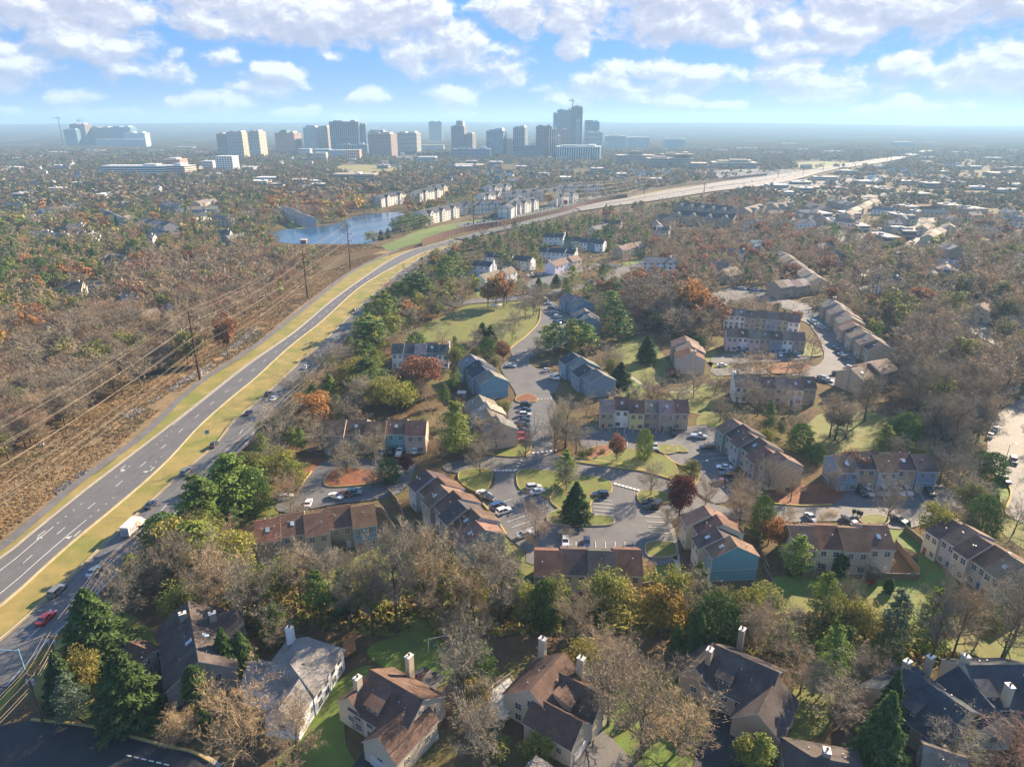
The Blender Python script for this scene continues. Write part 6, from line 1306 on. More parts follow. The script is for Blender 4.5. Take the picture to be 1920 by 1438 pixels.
solid('fire_hydrant', 'small red hydrant beside the crosswalk island', 'hydrant', 1086, 890, [('body', 'red_wood', [((0, 0, .5), (0, 0, 1.1), .14)]), ('nozzle', 'red_wood', [((-.25, 0, .9), (.25, 0, .9), .06)])])
solid('trampoline', 'yellow play slide on the deck behind the cream terrace', 'toy', 1512, 1062, [('seat', 'yellow_paint', [(-.8, .8, -.5, .5, .52, .8)])], 0, None, 0)
# ------------------------------------------------------------------ trees
class Geo:
    """numpy triangle soup with two parts: wood and crown"""
    def __init__(s): s.V = []; s.Fs = []; s.n = 0
    def add(s, V, Fc): s.V.append(np.asarray(V, float)); s.Fs.append(np.asarray(Fc, int) + s.n); s.n += len(V)
    def arr(s): return (np.concatenate(s.V), np.concatenate(s.Fs)) if s.V else (np.zeros((0, 3)), np.zeros((0, 3), int))
def limb(g, pts, rad, n=4):
    pts = np.array(pts); m_ = len(pts); V = []
    for i in range(m_):
        d = pts[min(i + 1, m_ - 1)] - pts[max(i - 1, 0)]; d /= np.linalg.norm(d) + 1e-9
        a = np.cross(d, (0, 0, 1.0) if abs(d[2]) < .9 else (1.0, 0, 0)); a /= np.linalg.norm(a); b_ = np.cross(d, a)
        for k in range(n): t_ = 2 * math.pi * k / n; V.append(pts[i] + (a * math.cos(t_) + b_ * math.sin(t_)) * rad[i])
    Fc = []
    for i in range(m_ - 1):
        for k in range(n):
            a, b_, c_, d = i * n + k, i * n + (k + 1) % n, (i + 1) * n + (k + 1) % n, (i + 1) * n + k
            Fc += [(a, b_, c_), (a, c_, d)]
    g.add(V, Fc)
def leaves(g, Cn, size, rs, N=None, elong=1.0, dirs=None, jit=.5):
    """one diamond (two triangles) per centre; normals N (or random)"""
    n = len(Cn); s_ = size * rs.uniform(.6, 1.3, n)[:, None]
    nr = rs.normal(size=(n, 3)); 
    if N is not None: nr = N + nr * jit
    nr /= np.linalg.norm(nr, axis=1)[:, None]
    u = rs.normal(size=(n, 3)) if dirs is None else dirs + rs.normal(size=(n, 3)) * .3
    u -= nr * (u * nr).sum(1)[:, None]; u /= np.linalg.norm(u, axis=1)[:, None] + 1e-9; w = np.cross(nr, u)
    A = Cn + u * s_ * elong; B_ = Cn + w * s_ * .5; D = Cn - u * s_ * elong; E_ = Cn - w * s_ * .5
    V = np.stack([A, B_, D, E_], 1).reshape(-1, 3); i = np.arange(n)[:, None] * 4
    g.add(V, np.concatenate([i + [0, 1, 2], i + [0, 2, 3]]))
def bare_tree(seed, lod, h=14.0, ratio=.8, low=.25, twig_n=1.0):
    rs = np.random.default_rng(seed); W = Geo(); K = Geo(); rad = h * ratio / 2
    lean = rs.normal(size=2) * .03 * h
    tp = [np.array((lean[0] * t_ ** 2 + rs.normal() * .12 * t_, lean[1] * t_ ** 2 + rs.normal() * .12 * t_, h * .86 * t_)) for t_ in np.linspace(0, 1, 6)]
    r0 = h * .0165 + .05; limb(W, tp, [r0 * (1.25 if i == 0 else 1) * (1 - .85 * i / 5) for i in range(6)], 6 if lod == 0 else 4)
    nl = {0: 17, 1: 11, 2: 6}[lod]; tw = []      # twigs: (p, d, len)
    def branch(p, d, L, r, lev):
        ns = 4 if lev == 0 else 3; pts = [p]; dd = d.copy()
        for i in range(ns):
            dd = dd + rs.normal(size=3) * .16 + np.array((0, 0, .10 if lev < 2 else .02)); dd /= np.linalg.norm(dd); pts.append(pts[-1] + dd * L / ns)
        rr = [r * (1 - .8 * i / ns) for i in range(ns + 1)]
        if lev == 0: limb(W if lod < 2 else K, pts, rr, 4 if lod == 0 else 3)
        elif lev == 1 and lod < 2: limb(K, pts, rr, 3)
        elif lod == 0: limb(K, [pts[0], pts[2], pts[-1]], [rr[0], rr[2] * .8, .006], 3)
        else:
            tw.append((pts[0], pts[-1] - pts[0], r * 1.3))
        kids = {0: (9, 7), 1: (7, 5), 2: (4, 4)}[lod] if lev < 2 else (0, 0)
        if lev == 0: nk = kids[0]
        elif lev == 1: nk = kids[1]
        else: nk = 0
        for j in range(nk):
            t_ = (j + rs.uniform(.3, 1)) / nk * .85 + .15; q = t_ * ns; i = min(ns - 1, int(q)); pp = pts[i] + (pts[i + 1] - pts[i]) * (q - i)
            sd = rs.normal(size=3); sd -= dd * (sd @ dd); sd /= np.linalg.norm(sd); nd_ = dd * .75 + sd * .75 + np.array((0, 0, .15)); nd_ /= np.linalg.norm(nd_)
            branch(pp, nd_, L * rs.uniform(.38, .6) * (1.1 - .45 * t_), rr[i] * .6, lev + 1)
        if lev >= 1:
            k = int({0: 5.5, 1: 2.6, 2: 2.2}[lod] * (1 if lev == 2 else .6) * twig_n)
            for _ in range(k):
                t_ = rs.uniform(.25, 1); q = t_ * ns; i = min(ns - 1, int(q)); pp = pts[i] + (pts[i + 1] - pts[i]) * (q - i)
                td = dd + rs.normal(size=3) * .75 + np.array((0, 0, .2)); td /= np.linalg.norm(td); tw.append((pp, td * rs.uniform(.5, 1.25) * h / 14 * (1 if lod == 0 else 1.5), None))
    for i in range(nl):
        t_ = low + (1 - low) * (i + rs.uniform(0, .8)) / nl; t_ = min(t_, .99); z_ = t_ * h * .86
        env = math.sqrt(max(.02, 1 - ((t_ - (low + .30)) / (1 - low) * 1.15) ** 2)); az_ = i * 2.4 + rs.uniform(-.5, .5); el_ = R(rs.uniform(18, 45) + 35 * t_ ** 2)
        q = t_ * 5; k = min(4, int(q)); p = tp[k] + (tp[k + 1] - tp[k]) * (q - k)
        branch(p, np.array((math.cos(az_) * math.cos(el_), math.sin(az_) * math.cos(el_), math.sin(el_))), max(1.2, rad * env * rs.uniform(.85, 1.2) / max(.5, math.cos(el_) * 1.15)), r0 * (.55 - .33 * t_), 0)
    wd = {0: .026, 1: .075, 2: .22}[lod]
    P0 = np.array([a[0] for a in tw]); Dv = np.array([a[1] for a in tw]); n = len(tw); sd = rs.normal(size=(n, 3)); sd -= Dv * ((sd * Dv).sum(1) / ((Dv * Dv).sum(1) + 1e-9))[:, None]; sd /= np.linalg.norm(sd, axis=1)[:, None] + 1e-9
    w_ = wd * rs.uniform(.7, 1.3, n)[:, None]; V = np.stack([P0 + sd * w_, P0 - sd * w_, P0 + Dv], 1).reshape(-1, 3); K.add(V, np.arange(3 * n).reshape(-1, 3))
    return W.arr(), K.arr()
def simple_trunk(W, h, r, n=5):
    limb(W, [(0, 0, 0), (0, 0, h * .5), (0, 0, h * .92)], [r * 1.2, r * .8, r * .15], n)
def cone_tree(seed, lod, h=13.0, ratio=.45, full=0):
    rs = np.random.default_rng(seed); W = Geo(); K = Geo(); simple_trunk(W, h, h * .014); rad = h * ratio / 2
    n = {0: 5200, 1: 1000, 2: 90}[lod]; t_ = rs.beta(1.05, 1.55, n) if not full else rs.beta(1.2, 1.25, n); az_ = rs.uniform(0, 2 * math.pi, n)
    prof = (1 - t_) ** .8 if not full else np.sqrt(np.clip(1 - (np.abs(t_ - .38) / .62) ** 2.2, 0.01, 1))
    prof *= np.clip(t_ / .06, .55, 1)
    lob = 1 + .16 * np.sin(az_ * 5 + t_ * 23 + seed) + .12 * np.sin(az_ * 11 - t_ * 41); lay = 1 + .10 * np.sin(t_ * h * 3.3 + az_ * 2)
    r_ = rad * prof * lob * lay * (1 - .38 * rs.random(n) ** 2.2); z_ = h * (.05 + .95 * t_)
    Cn = np.stack([np.cos(az_) * r_, np.sin(az_) * r_, z_], 1); out = np.stack([np.cos(az_), np.sin(az_), np.full(n, .45)], 1)
    leaves(K, Cn, {0: .30, 1: .62, 2: 1.8}[lod] * h / 13, rs, N=out, elong=1.25, dirs=out * [1, 1, -.2], jit=.75)
    return W.arr(), K.arr()
def pine_tree(seed, lod, h=17.0, ratio=.55):
    rs = np.random.default_rng(seed); W = Geo(); K = Geo(); limb(W, [(0, 0, 0), (.1, 0, h * .5), (0, .1, h * .95)], [h * .015, h * .011, .05], 5); rad = h * ratio / 2
    nb = {0: 46, 1: 26, 2: 9}[lod]; Cn = []; Nn = []
    for i in range(nb):
        t_ = (i + .5) / nb; z_ = h * (.18 + .80 * t_); L = rad * (1.08 - t_ ** 1.5 * .85) * rs.uniform(.65, 1.15) * (0.75 + .25 * min(1, t_ * 6)); az_ = i * 2.4 + rs.uniform(-.5, .5); up_ = rs.uniform(.05, .35) + .5 * t_ ** 2
        d = np.array((math.cos(az_), math.sin(az_), up_)); e = d * [L, L, L]
        if lod == 0: limb(W, [(0, 0, z_), np.array((0, 0, z_)) + e * .55, np.array((0, 0, z_)) + e], [.09, .06, .02], 3)
        k = {0: 100, 1: 34, 2: 12}[lod]; s_ = rs.uniform(.28, 1.05, k) ** .8; sp = .24 * L * (1.15 - s_ * .35)
        c_ = np.array((0, 0, z_)) + s_[:, None] * e + rs.normal(size=(k, 3)) * np.stack([sp, sp, sp * .42], 1)
        Cn.append(c_); Nn.append(np.tile(d * [.5, .5, 0] + [0, 0, .9], (k, 1)))
    Cn = np.concatenate(Cn); leaves(K, Cn, {0: .33, 1: .62, 2: 1.25}[lod] * h / 17, rs, N=np.concatenate(Nn), elong=1.0, jit=.55); return W.arr(), K.arr()
def leafy_tree(seed, lod, h=11.0, ratio=.75, sparse=1.0, low=.2, wood=True):
    rs = np.random.default_rng(seed); W = Geo(); K = Geo()
    simple_trunk(W, h, h * .016); rad = h * ratio / 2; nb = {0: 34, 1: 20, 2: 7}[lod]; Cn = []; Nn = []
    cz = h * (low + (1 - low) / 2); hz = h * (1 - low) / 2
    for i in range(nb):
        u = rs.normal(size=3); u /= np.linalg.norm(u); u[2] = u[2] * .9 + .08; s_ = rs.uniform(.45, .84); c_ = np.array((u[0] * rad * s_, u[1] * rad * s_, cz + u[2] * hz * s_)); br = rs.uniform(.22, .42) * rad
        if wood and lod < 2: limb(W, [(0, 0, c_[2] * .5), c_ * [.5, .5, .85], c_], [h * .007, .05, .02], 3)
        k = int({0: 130, 1: 42, 2: 12}[lod] * sparse); v = rs.normal(size=(k, 3)); v /= np.linalg.norm(v, axis=1)[:, None]; rr = br * (1 - .5 * rs.random(k) ** 2)
        Cn.append(c_ + v * rr[:, None] * [1.1, 1.1, .85]); Nn.append(v + [0, 0, .3])
    Cn = np.concatenate(Cn); leaves(K, Cn, {0: .27, 1: .58, 2: 1.5}[lod] * h / 11, rs, N=np.concatenate(Nn), jit=.8); return W.arr(), K.arr()
# kind: (generator args per variant, crown material, native height)
GEN = dict(
 B=(lambda s, l: bare_tree(s, l, 12, .95, .2), 'twig', 12, 5), T=(lambda s, l: bare_tree(s, l, 17, .46, .34), 'twig', 17, 6), W=(lambda s, l: bare_tree(s, l, 14, .85, .25, .6), 'twig', 14, 2),
 E=(lambda s, l: cone_tree(s, l), 'leaf', 13, 3), G=(lambda s, l: cone_tree(s, l, 11, .85, 1), 'leaf', 11, 3), C=(lambda s, l: cone_tree(s, l, 8, .3, 1), 'leaf', 8, 2),
 P=(lambda s, l: pine_tree(s, l), 'leaf', 17, 4), L=(lambda s, l: leafy_tree(s, l), 'leaf', 11, 4), S=(lambda s, l: leafy_tree(s, l, 9, .8, .62, .08), 'leaf', 9, 4), H=(lambda s, l: leafy_tree(s, l, 2.2, 1.3, .8, 0, False), 'leaf', 2.2, 2))
def tri_mesh(name, V, Fc, m_):
    me = np_mesh(name, V, Fc, [m_]); return me
TREEM = {}
RATIO = {'B': .95, 'T': .50, 'W': .85, 'E': .45, 'G': .85, 'C': .3, 'P': .58, 'L': .8, 'S': .85, 'H': 1.3}
def tmesh(kind, var, lod):
    k = (kind, var, lod)
    if k not in TREEM:
        (wv, wf), (cv, cf) = GEN[kind][0](hash(kind) % 1 + ord(kind) * 31 + var * 7, lod)
        zt = np.percentile(cv[:, 2], 99.5); rr = np.percentile(np.hypot(cv[:, 0], cv[:, 1]), 96); hn = GEN[kind][2]; f = np.array([hn * RATIO[kind] / 2 / rr] * 2 + [hn / zt])
        TREEM[k] = (wv * f, wf, cv * f, cf)
    return TREEM[k]
TMESH = {}
def tmesh_obj(kind, var, lod):
    k = (kind, var, lod)
    if k not in TMESH:
        wv, wf, cv, cf = tmesh(*k); TMESH[k] = (tri_mesh('trunk', wv, wf, 'pale_bark' if kind == 'W' else 'bark'), tri_mesh('crown', cv, cf, GEN[kind][1]))
    return TMESH[k]
TINT = dict(bare=[(.30, .24, .16), (.26, .215, .155), (.32, .245, .155), (.25, .22, .165), (.29, .25, .17), (.22, .19, .14)], pink=[(.34, .20, .14), (.29, .17, .12)], tan=[(.38, .28, .16)], pale=[(.50, .42, .30)],
            dark=[(.07, .115, .030), (.08, .13, .036), (.06, .10, .036)], pine=[(.19, .25, .045), (.15, .22, .045), (.22, .26, .05)], pined=[(.10, .16, .04)], bluep=[(.10, .14, .09)], holly=[(.068, .125, .028), (.085, .14, .03)],
            orange=[(.38, .19, .06), (.34, .165, .055)], rust=[(.28, .135, .07), (.25, .115, .06)], red=[(.34, .05, .025)], yellow=[(.38, .25, .045)], gold=[(.30, .21, .035)], yg=[(.25, .245, .05), (.20, .22, .05), (.29, .25, .06)], maroon=[(.12, .035, .035)], olive=[(.19, .20, .05), (.16, .165, .045)], straw=[(.36, .26, .13)])
CODE = {  # code: (mesh kind, tint, words, category, name)
 'B': ('B', 'bare', 'bare grey brown tree', 'bare tree'), 'T': ('T', 'bare', 'tall bare tree', 'bare tree'), 'K': ('B', 'pink', 'bare reddish twigged tree', 'bare tree'), 'N': ('B', 'tan', 'bare tan twigged tree', 'bare tree'), 'W': ('W', 'pale', 'white barked bare tree', 'bare tree'),
 'E': ('E', 'dark', 'dark pointed evergreen', 'evergreen tree'), 'C': ('C', 'holly', 'slim columnar evergreen', 'evergreen tree'), 'G': ('G', 'holly', 'broad dark green evergreen', 'evergreen tree'), 'P': ('P', 'pine', 'sunlit green pine', 'evergreen tree'), 'D': ('P', 'pined', 'dark green pine', 'evergreen tree'), 'U': ('P', 'bluep', 'blue green cedar', 'evergreen tree'),
 'Q': ('G', 'pine', 'bright green rounded pine', 'evergreen tree'), 'O': ('L', 'orange', 'orange leaved tree', 'autumn tree'), 'R': ('L', 'rust', 'rust red leaved tree', 'autumn tree'), 'r': ('L', 'red', 'bright red bush', 'autumn tree'), 'Y': ('L', 'yellow', 'golden yellow leaved tree', 'autumn tree'), 'M': ('L', 'maroon', 'maroon leaved tree', 'autumn tree'), 'S': ('S', 'yg', 'yellow green leafy tree', 'leafy tree'), 'V': ('S', 'olive', 'olive green leafy tree', 'leafy tree'),
 'H': ('H', 'holly', 'clipped dark green bush', 'bush'), 'h': ('H', 'straw', 'round straw coloured bush', 'bush'), 's': ('H', 'olive', 'low olive bush', 'bush')}
NAME = {'bare tree': 'bare_tree', 'evergreen tree': 'evergreen_tree', 'autumn tree': 'autumn_tree', 'leafy tree': 'leafy_tree', 'bush': 'bush'}
LM = [((40,690),'rusty tree at the left frame edge',0),((20,600),'low pale house at the frame edge',0),((130,545),'brown house on the far left lawn',0),((240,590),'pale house in the left wood',0),((160,470),'orange pair near the blue house',0),((60,420),'left frame edge below the evergreen belt',0),((380,470),'wood below the blue fronted terrace',0),((360,540),'wood above the nearest tall pole',0),((100,640),'dense wood above the brush strip',0),((1500,440),'house with blue roof and white gable',0),((1600,500),'far end of the eastern sawtooth rows',0),((1750,600),'eastern street bend',0),((1850,480),'far right wood edge',0),((1500,350),'toll road overpass',0),((1800,340),'hazy far right wood',0),((1850,300),'right horizon warehouses',0),((1400,285),'horizon beyond the tan office',0),((60,300),'far left treeline',0),((250,290),'far left glass offices',0),((120,360),'far left evergreen belt',0),((480,330),'cream apartment towers',0),((700,310),'broad ribbed tower wood',0),((950,315),'blue gridded tower wood',0),((1120,330),'brown stone offices',0),((1700,380),'long eastern office',0),((1590,420),'eastern court entrance',0),((1820,395),'dark far wall',0),((650,1130),'near black roofed house',0),((370,1180),'near black roofed house',1),((570,1240),'hip roofed white house',1),((735,1310),'two dormer cream house',1),((1035,1290),'white deck house',1),((1380,1285),'charcoal roofed house',1),((1725,1290),'slate roofed brick house',1),((1870,1260),'blue grey roofed house at the edge',1),((1555,1410),'bottom edge house',1),
 ((590,965),'left terrace',1),((850,950),'diagonal parking terrace',1),((1103,1060),'four house terrace',1),((1345,1010),'turquoise gable terrace',1),((1580,1010),'cream terrace',1),((1840,1020),'long diagonal cream terrace',1),((1655,865),'eastern lot terrace',1),((1425,830),'sawtooth terrace',1),((1205,765),'long brown terrace',1),((745,805),'yellow gable terrace',1),((910,770),'pale brown drive terrace',1),((900,695),'slate stepped terrace',1),((788,655),'white and slate terrace',1),((1100,685),'blue drive terrace',1),((1090,570),'pale blue terrace',1),((1290,655),'red deck terrace',1),((1430,600),'three storey terraces',1),((1450,720),'white chimney terrace',1),((1600,610),'eastern sawtooth rows',1),((1620,700),'court foot terrace',1),
 ((650,890),'left cul-de-sac',0),((1078,940),'dark conifer island',0),((1180,870),'entrance grass island',0),((1220,945),'small tree island',0),((890,900),'sidewalk lawn by the crosswalk',0),((880,610),'park meadow',0),((990,620),'drive kerb above the meadow',0),((1200,680),'shaded lawn east of the drive',0),((1590,800),'lawn below the court',0),((1700,700),'eastern bare wood',0),((1880,840),'glaring eastern road',0),((1760,1090),'sunny fenced lawn',0),((1600,1150),'green lawn strip below the cream terrace',0),((800,1210),'swing set lawn',0),((330,1300),'shaded driveway',0),((180,1380),'side street corner',0),((500,830),'white barked sycamore by the highway',0),((560,740),'shaded highway lanes',0),((690,600),'pine belt by the highway',0),((800,520),'highway bend',0),((350,900),'median beside the truck',0),((900,500),'northern white terraces',0),((1040,470),'northern white terraces by the court',0),((1080,510),'northern street',0),((1150,470),'tan roofed northern terrace',0),((200,700),'left wood under the wires',0),((450,600),'left wood beside the tall poles',0),((300,500),'left wood below the grey terrace',0),((100,480),'far left evergreens',0),((300,420),'grey stepped terrace',0),((470,400),'near lake shore',0),((620,400),'lake inlet',0),((780,430),'lakeside lawn',0),((1250,480),'wood below the brown complex',0),((1350,450),'central hazy wood',0),((1450,480),'far tan terraces',0),((1680,470),'eastern detached houses',0),((1850,560),'right edge gabled houses',0),((1800,450),'far right wood',0),((1300,590),'orange wood above the red deck terrace',0),((1900,650),'right edge street',0),((660,1080),'wood below the left terrace',0),((900,1090),'wood below the diagonal terrace',0),((1180,1160),'wood below the four house terrace',0),((1420,1180),'wood above the charcoal roofed house',0),((1640,1190),'wood above the slate roofed house',0),((1180,1300),'gap between the two central houses',0),((1560,1320),'gap beside the bottom edge house',0),((250,1100),'wood beside the red car',0)]
TREES = []
def where_(px, py):
    best = min(LM, key=lambda q: ((q[0][0] - px) / 1.0) ** 2 + ((q[0][1] - py) * 1.5) ** 2); dx = px - best[0][0]; dy = (py - best[0][1]) * 1.8
    nm_ = best[1]
    if abs(dx) < 14 and abs(dy) < 14: return 'by the ' + nm_
    if abs(dx) > abs(dy): return ('right of the ' if dx > 0 else 'left of the ') + nm_
    return ('in front of the ' if dy > 0 else 'behind the ') + nm_
def plant(code, x, y, h, wscale=1.0, rs=random, tint=None):
    mk_, tn, wd, cat = CODE[code]; d = math.hypot(x, y); px, py = proj(x, y, 0)
    lod = 0 if d < 300 and code != 's' else 1
    var = rs.randrange(GEN[mk_][3]); me = tmesh_obj(mk_, var, lod); s_ = h / GEN[mk_][2]
    r_ = empty(NAME[cat], (x, y, 0), rs.uniform(0, 6.28)); r_.scale = (s_ * wscale, s_ * wscale, s_)
    place('trunk', me[0], r_) if cat != 'bush' else None
    c_ = tint or rs.choice(TINT[tn]); f = rs.uniform(.85, 1.15); place('crown' if cat != 'bush' else 'leaves', me[1], r_, color=tuple(v * f for v in c_))
    big = h / max(30, d) * 1280 > 95
    if cat != 'bush': wd = ('large ' if h > 15 else 'small ' if h < 8 else '') + wd if code != 'T' else wd
    TREES.append((r_, f'{wd} {where_(px, py)}'.replace('northern white terraces by the court', 'northern court').replace('eastern detached houses', 'eastern houses').replace('green lawn strip below the cream terrace', 'lawn strip below the cream terrace'), cat, (px, py)))
# trees one can single out in the photograph: code, foot x, foot y, top y [, width in photo pixels]
SPEC = """
E 190 1240 1108 120;P 375 1075 980 110;P 385 1000 895 95;P 440 965 850 110;E 130 1330 1225 70;E 250 1350 1222 120;S 168 1300 1212 60;C 375 1330 1250 45;E 428 1262 1180 55;E 458 1250 1185 50;U 140 1355 1265 60;N 470 1420 1265 150;h 345 1385 1340;h 275 1362 1345;h 232 1352 1335;h 215 1345 1330;B 232 1170 1065 100;B 350 1115 985 95;B 480 1190 1005 120;N 345 1395 1335 70;C 385 1370 1330 30;B 395 1160 1040 100;
W 510 845 750 90;B 545 830 745 80;O 590 800 735 75;G 480 960 880 70;C 435 1000 950 30;B 545 955 868 60;B 650 890 830 70;S 530 895 840 60;B 700 860 800 70;B 610 850 790 80;R 790 745 670 80;B 770 740 675 70;D 690 735 670 70;S 660 730 670 60;B 640 700 640 70;D 700 660 600 75;P 690 650 590 85;D 735 600 555 60;P 720 620 545 70;D 770 570 515 55;D 790 570 510 60;P 745 575 530 50;B 850 600 545 60;B 870 560 510 50;O 765 600 565 35;P 855 860 752 65;B 610 720 640 70;B 560 760 690 80;S 715 770 710 70;S 745 775 715 80;B 680 770 700 70;B 860 850 800 60;B 900 892 808 70;B 930 845 775 60;B 905 830 770 70;G 730 905 860 45;B 700 915 862 50;M 762 890 855 30;
B 950 570 515 40;O 930 575 512 40;O 945 577 515 38;O 915 575 530 35;B 985 600 540 45;B 1000 590 535 40;B 965 610 565 40;B 940 650 600 40;B 960 640 592 40;E 905 640 605 28;E 920 642 610 30;R 943 682 640 30;B 893 640 610 30;B 1005 590 560 30;
P 1070 655 598 55;D 1040 662 605 50;P 1100 660 608 50;P 1025 655 610 40;D 1085 648 600 50;B 1010 672 632 35;B 1050 655 620 35;P 1072 545 498 36;E 1043 538 515 22;E 1010 548 520 20;D 1148 560 520 50;P 1140 575 545 45;D 1150 620 560 60;D 1160 640 580 60;P 1145 600 545 50;E 1165 555 525 35;B 1150 700 650 60;E 1163 725 680 45;E 1212 680 628 38;B 1140 690 640 45;B 1215 745 690 40;
T 1230 600 510 60;T 1200 590 515 50;T 1260 610 520 60;O 1285 600 522 60;O 1300 610 535 50;R 1320 600 560 40;T 1180 580 520 50;B 1300 745 690 70;B 1350 790 730 60;B 1340 740 700 50;Y 1315 560 545 25;
B 985 860 790 60;B 1040 850 750 60;T 1060 840 745 60;B 1080 850 780 70;R 1155 865 815 32;Q 1207 862 805 35;B 1157 865 830 20;B 1220 930 855 55;P 1060 910 845 45;B 1062 922 860 50;E 1079 978 905 58;M 1272 982 892 55;B 1322 950 885 50;B 1003 1030 925 80;B 1060 1010 985 40;B 1250 985 940 40;P 1268 915 890 25;B 1386 985 905 75;B 1400 960 890 70;N 1380 960 900 50;G 1425 1010 930 45;O 1440 1020 975 45;B 1420 1000 940 60;
B 1292 1000 955 40;E 1305 1130 1055 60;C 1302 1240 1145 30;h 1206 1080 1052;P 1490 1075 1005 60;O 1460 1035 975 55;E 1702 993 976 10;C 1575 1075 1040 28;C 1665 1110 1085 22;B 1580 1155 1070 50;B 1625 1090 1050 40;r 1630 1100 1085 16;B 1485 1190 1130 50;
R 1598 905 848 45;B 1555 925 870 45;B 1662 980 882 75;B 1482 940 870 60;B 1440 930 850 60;D 1700 905 870 30;B 1760 910 830 70;G 1855 905 850 55;B 1820 950 890 80;G 1835 1010 930 65;C 1864 945 925 14;B 1900 1000 935 70;B 1795 880 800 70;
T 1565 825 745 60;T 1555 820 740 50;T 1585 822 755 45;G 1690 845 775 60;G 1498 845 795 50;T 1620 790 700 60;B 1480 780 720 60;B 1420 780 715 60;B 1400 760 700 60;B 1520 675 605 40;B 1414 700 645 35;G 1890 680 645 35;T 1817 620 560 30;B 1680 700 640 60;
T 1740 850 740 60;T 1780 860 740 60;T 1710 800 690 60;T 1840 800 690 70;T 1760 780 680 60;T 1800 760 660 60;T 1880 760 660 60;T 1700 730 620 60;R 1715 600 540 55;T 1640 560 500 50;T 1690 590 520 50;
T 745 1185 985 90;T 790 1140 975 90;B 830 1170 965 110;T 565 1130 1010 80;T 620 1120 1020 70;T 700 1190 1020 70;T 660 1180 1030 70;T 920 1110 1010 80;T 940 1170 1040 90;B 1080 1220 1090 90;S 1130 1160 1070 90;S 1160 1175 1090 80;Y 1245 1190 1105 85;E 1265 1230 1170 30;E 1290 1240 1160 32;G 1020 1180 1090 60;S 990 1170 1090 60;V 1040 1170 1080 70;V 1360 1190 1105 70;S 1400 1190 1110 60;
B 1200 1420 1215 190;B 1140 1360 1190 130;N 1270 1410 1290 130;B 1150 1280 1180 110;B 1280 1270 1225 60;B 870 1330 1160 110;B 905 1440 1285 120;S 900 1330 1270 60;S 1010 1425 1385 70;V 930 1420 1380 60;
B 560 1440 1290 80;E 1640 1440 1300 90;E 1655 1380 1260 60;B 1560 1350 1250 120;P 1550 1290 1170 60;B 1620 1290 1200 90;B 1780 1440 1345 120;K 1890 1440 1355 130;B 1440 1260 1130 110;B 1500 1300 1220 100;T 1780 1250 1070 80;T 1740 1260 1060 70;U 1670 1210 1110 60;P 1730 1230 1105 70;G 1660 1240 1190 60;B 1900 1200 1040 120;B 1880 1230 1090 110;S 1620 1200 1130 70;S 1580 1190 1120 60;V 1830 1210 1140 60;P 1420 1440 1380 60;S 1400 1440 1385 60;
G 752 434 406 40;G 768 430 402 44;G 784 426 402 40;G 797 420 404 34;E 715 450 432 14;E 728 447 428 12;Y 1030 388 361 20;R 1110 362 348 22;r 1060 388 375 10;O 680 352 343 28;Y 665 358 344 26;O 400 368 352 26;O 265 512 472 34;O 158 532 495 44;O 150 425 398 34;O 185 425 402 34;O 20 655 630 44;r 308 664 650 12;O 650 395 378 26;O 355 500 470 28;R 428 672 588 14;
P 940 500 470 26;D 910 480 452 24;D 890 470 440 24;P 985 470 445 24;D 1000 445 415 24;D 1030 450 420 24;P 1150 430 405 20;P 1210 470 430 22;D 1190 452 425 24;D 1140 455 420 30;P 1120 458 430 30;D 875 470 445 26;D 860 540 500 40;P 840 530 480 45;D 850 510 470 40;G 880 545 520 20;D 830 545 490 40;D 965 440 415 22;
B 1140 520 475 36;B 1165 500 465 34;B 1180 495 460 30;D 1130 525 495 26;G 1205 486 470 24;R 1230 470 440 16;R 1375 500 470 22;O 1500 395 380 14;P 1560 455 415 20;r 1395 408 394 14;
H 1105 853 840;H 1090 858 845;h 1098 847 838;h 1112 846 838;H 1130 852 842;H 1480 1080 1070;H 905 1100 1085;H 1180 790 778;H 1215 792 780;H 1150 790 780;H 1250 795 783;H 700 843 832;H 745 845 833;H 985 545 535;H 1000 543 533;H 1020 545 530;H 1035 545 533;H 970 545 538;h 638 1030 1010;H 1720 905 895;H 1690 903 893;H 1640 905 895;N 632 1030 1005 30;N 1560 965 955 24;N 1480 975 950 30;N 1540 985 960 30
"""
rnd = random.Random(11)
for ln in SPEC.replace('\n', ';').split(';'):
    q = ln.split()
    if not q: continue
    px, py, pt = float(q[1]), float(q[2]), float(q[3]); x, y = G(px, py); hh = max(1.2, min(26, h_at(y, pt)))
    mk_ = CODE[q[0]][0]; nat = RATIO[mk_]; ws = 1.0
    if len(q) > 4:
        wm = float(q[4]) / F * (y * CP + CAM_H * SP) ; ws = min(2.2, max(.6, wm / (hh * nat)))
    plant(q[0], x, y, hh, ws, rnd)
EXPL = np.array([o[0].location[:2] for o in TREES])
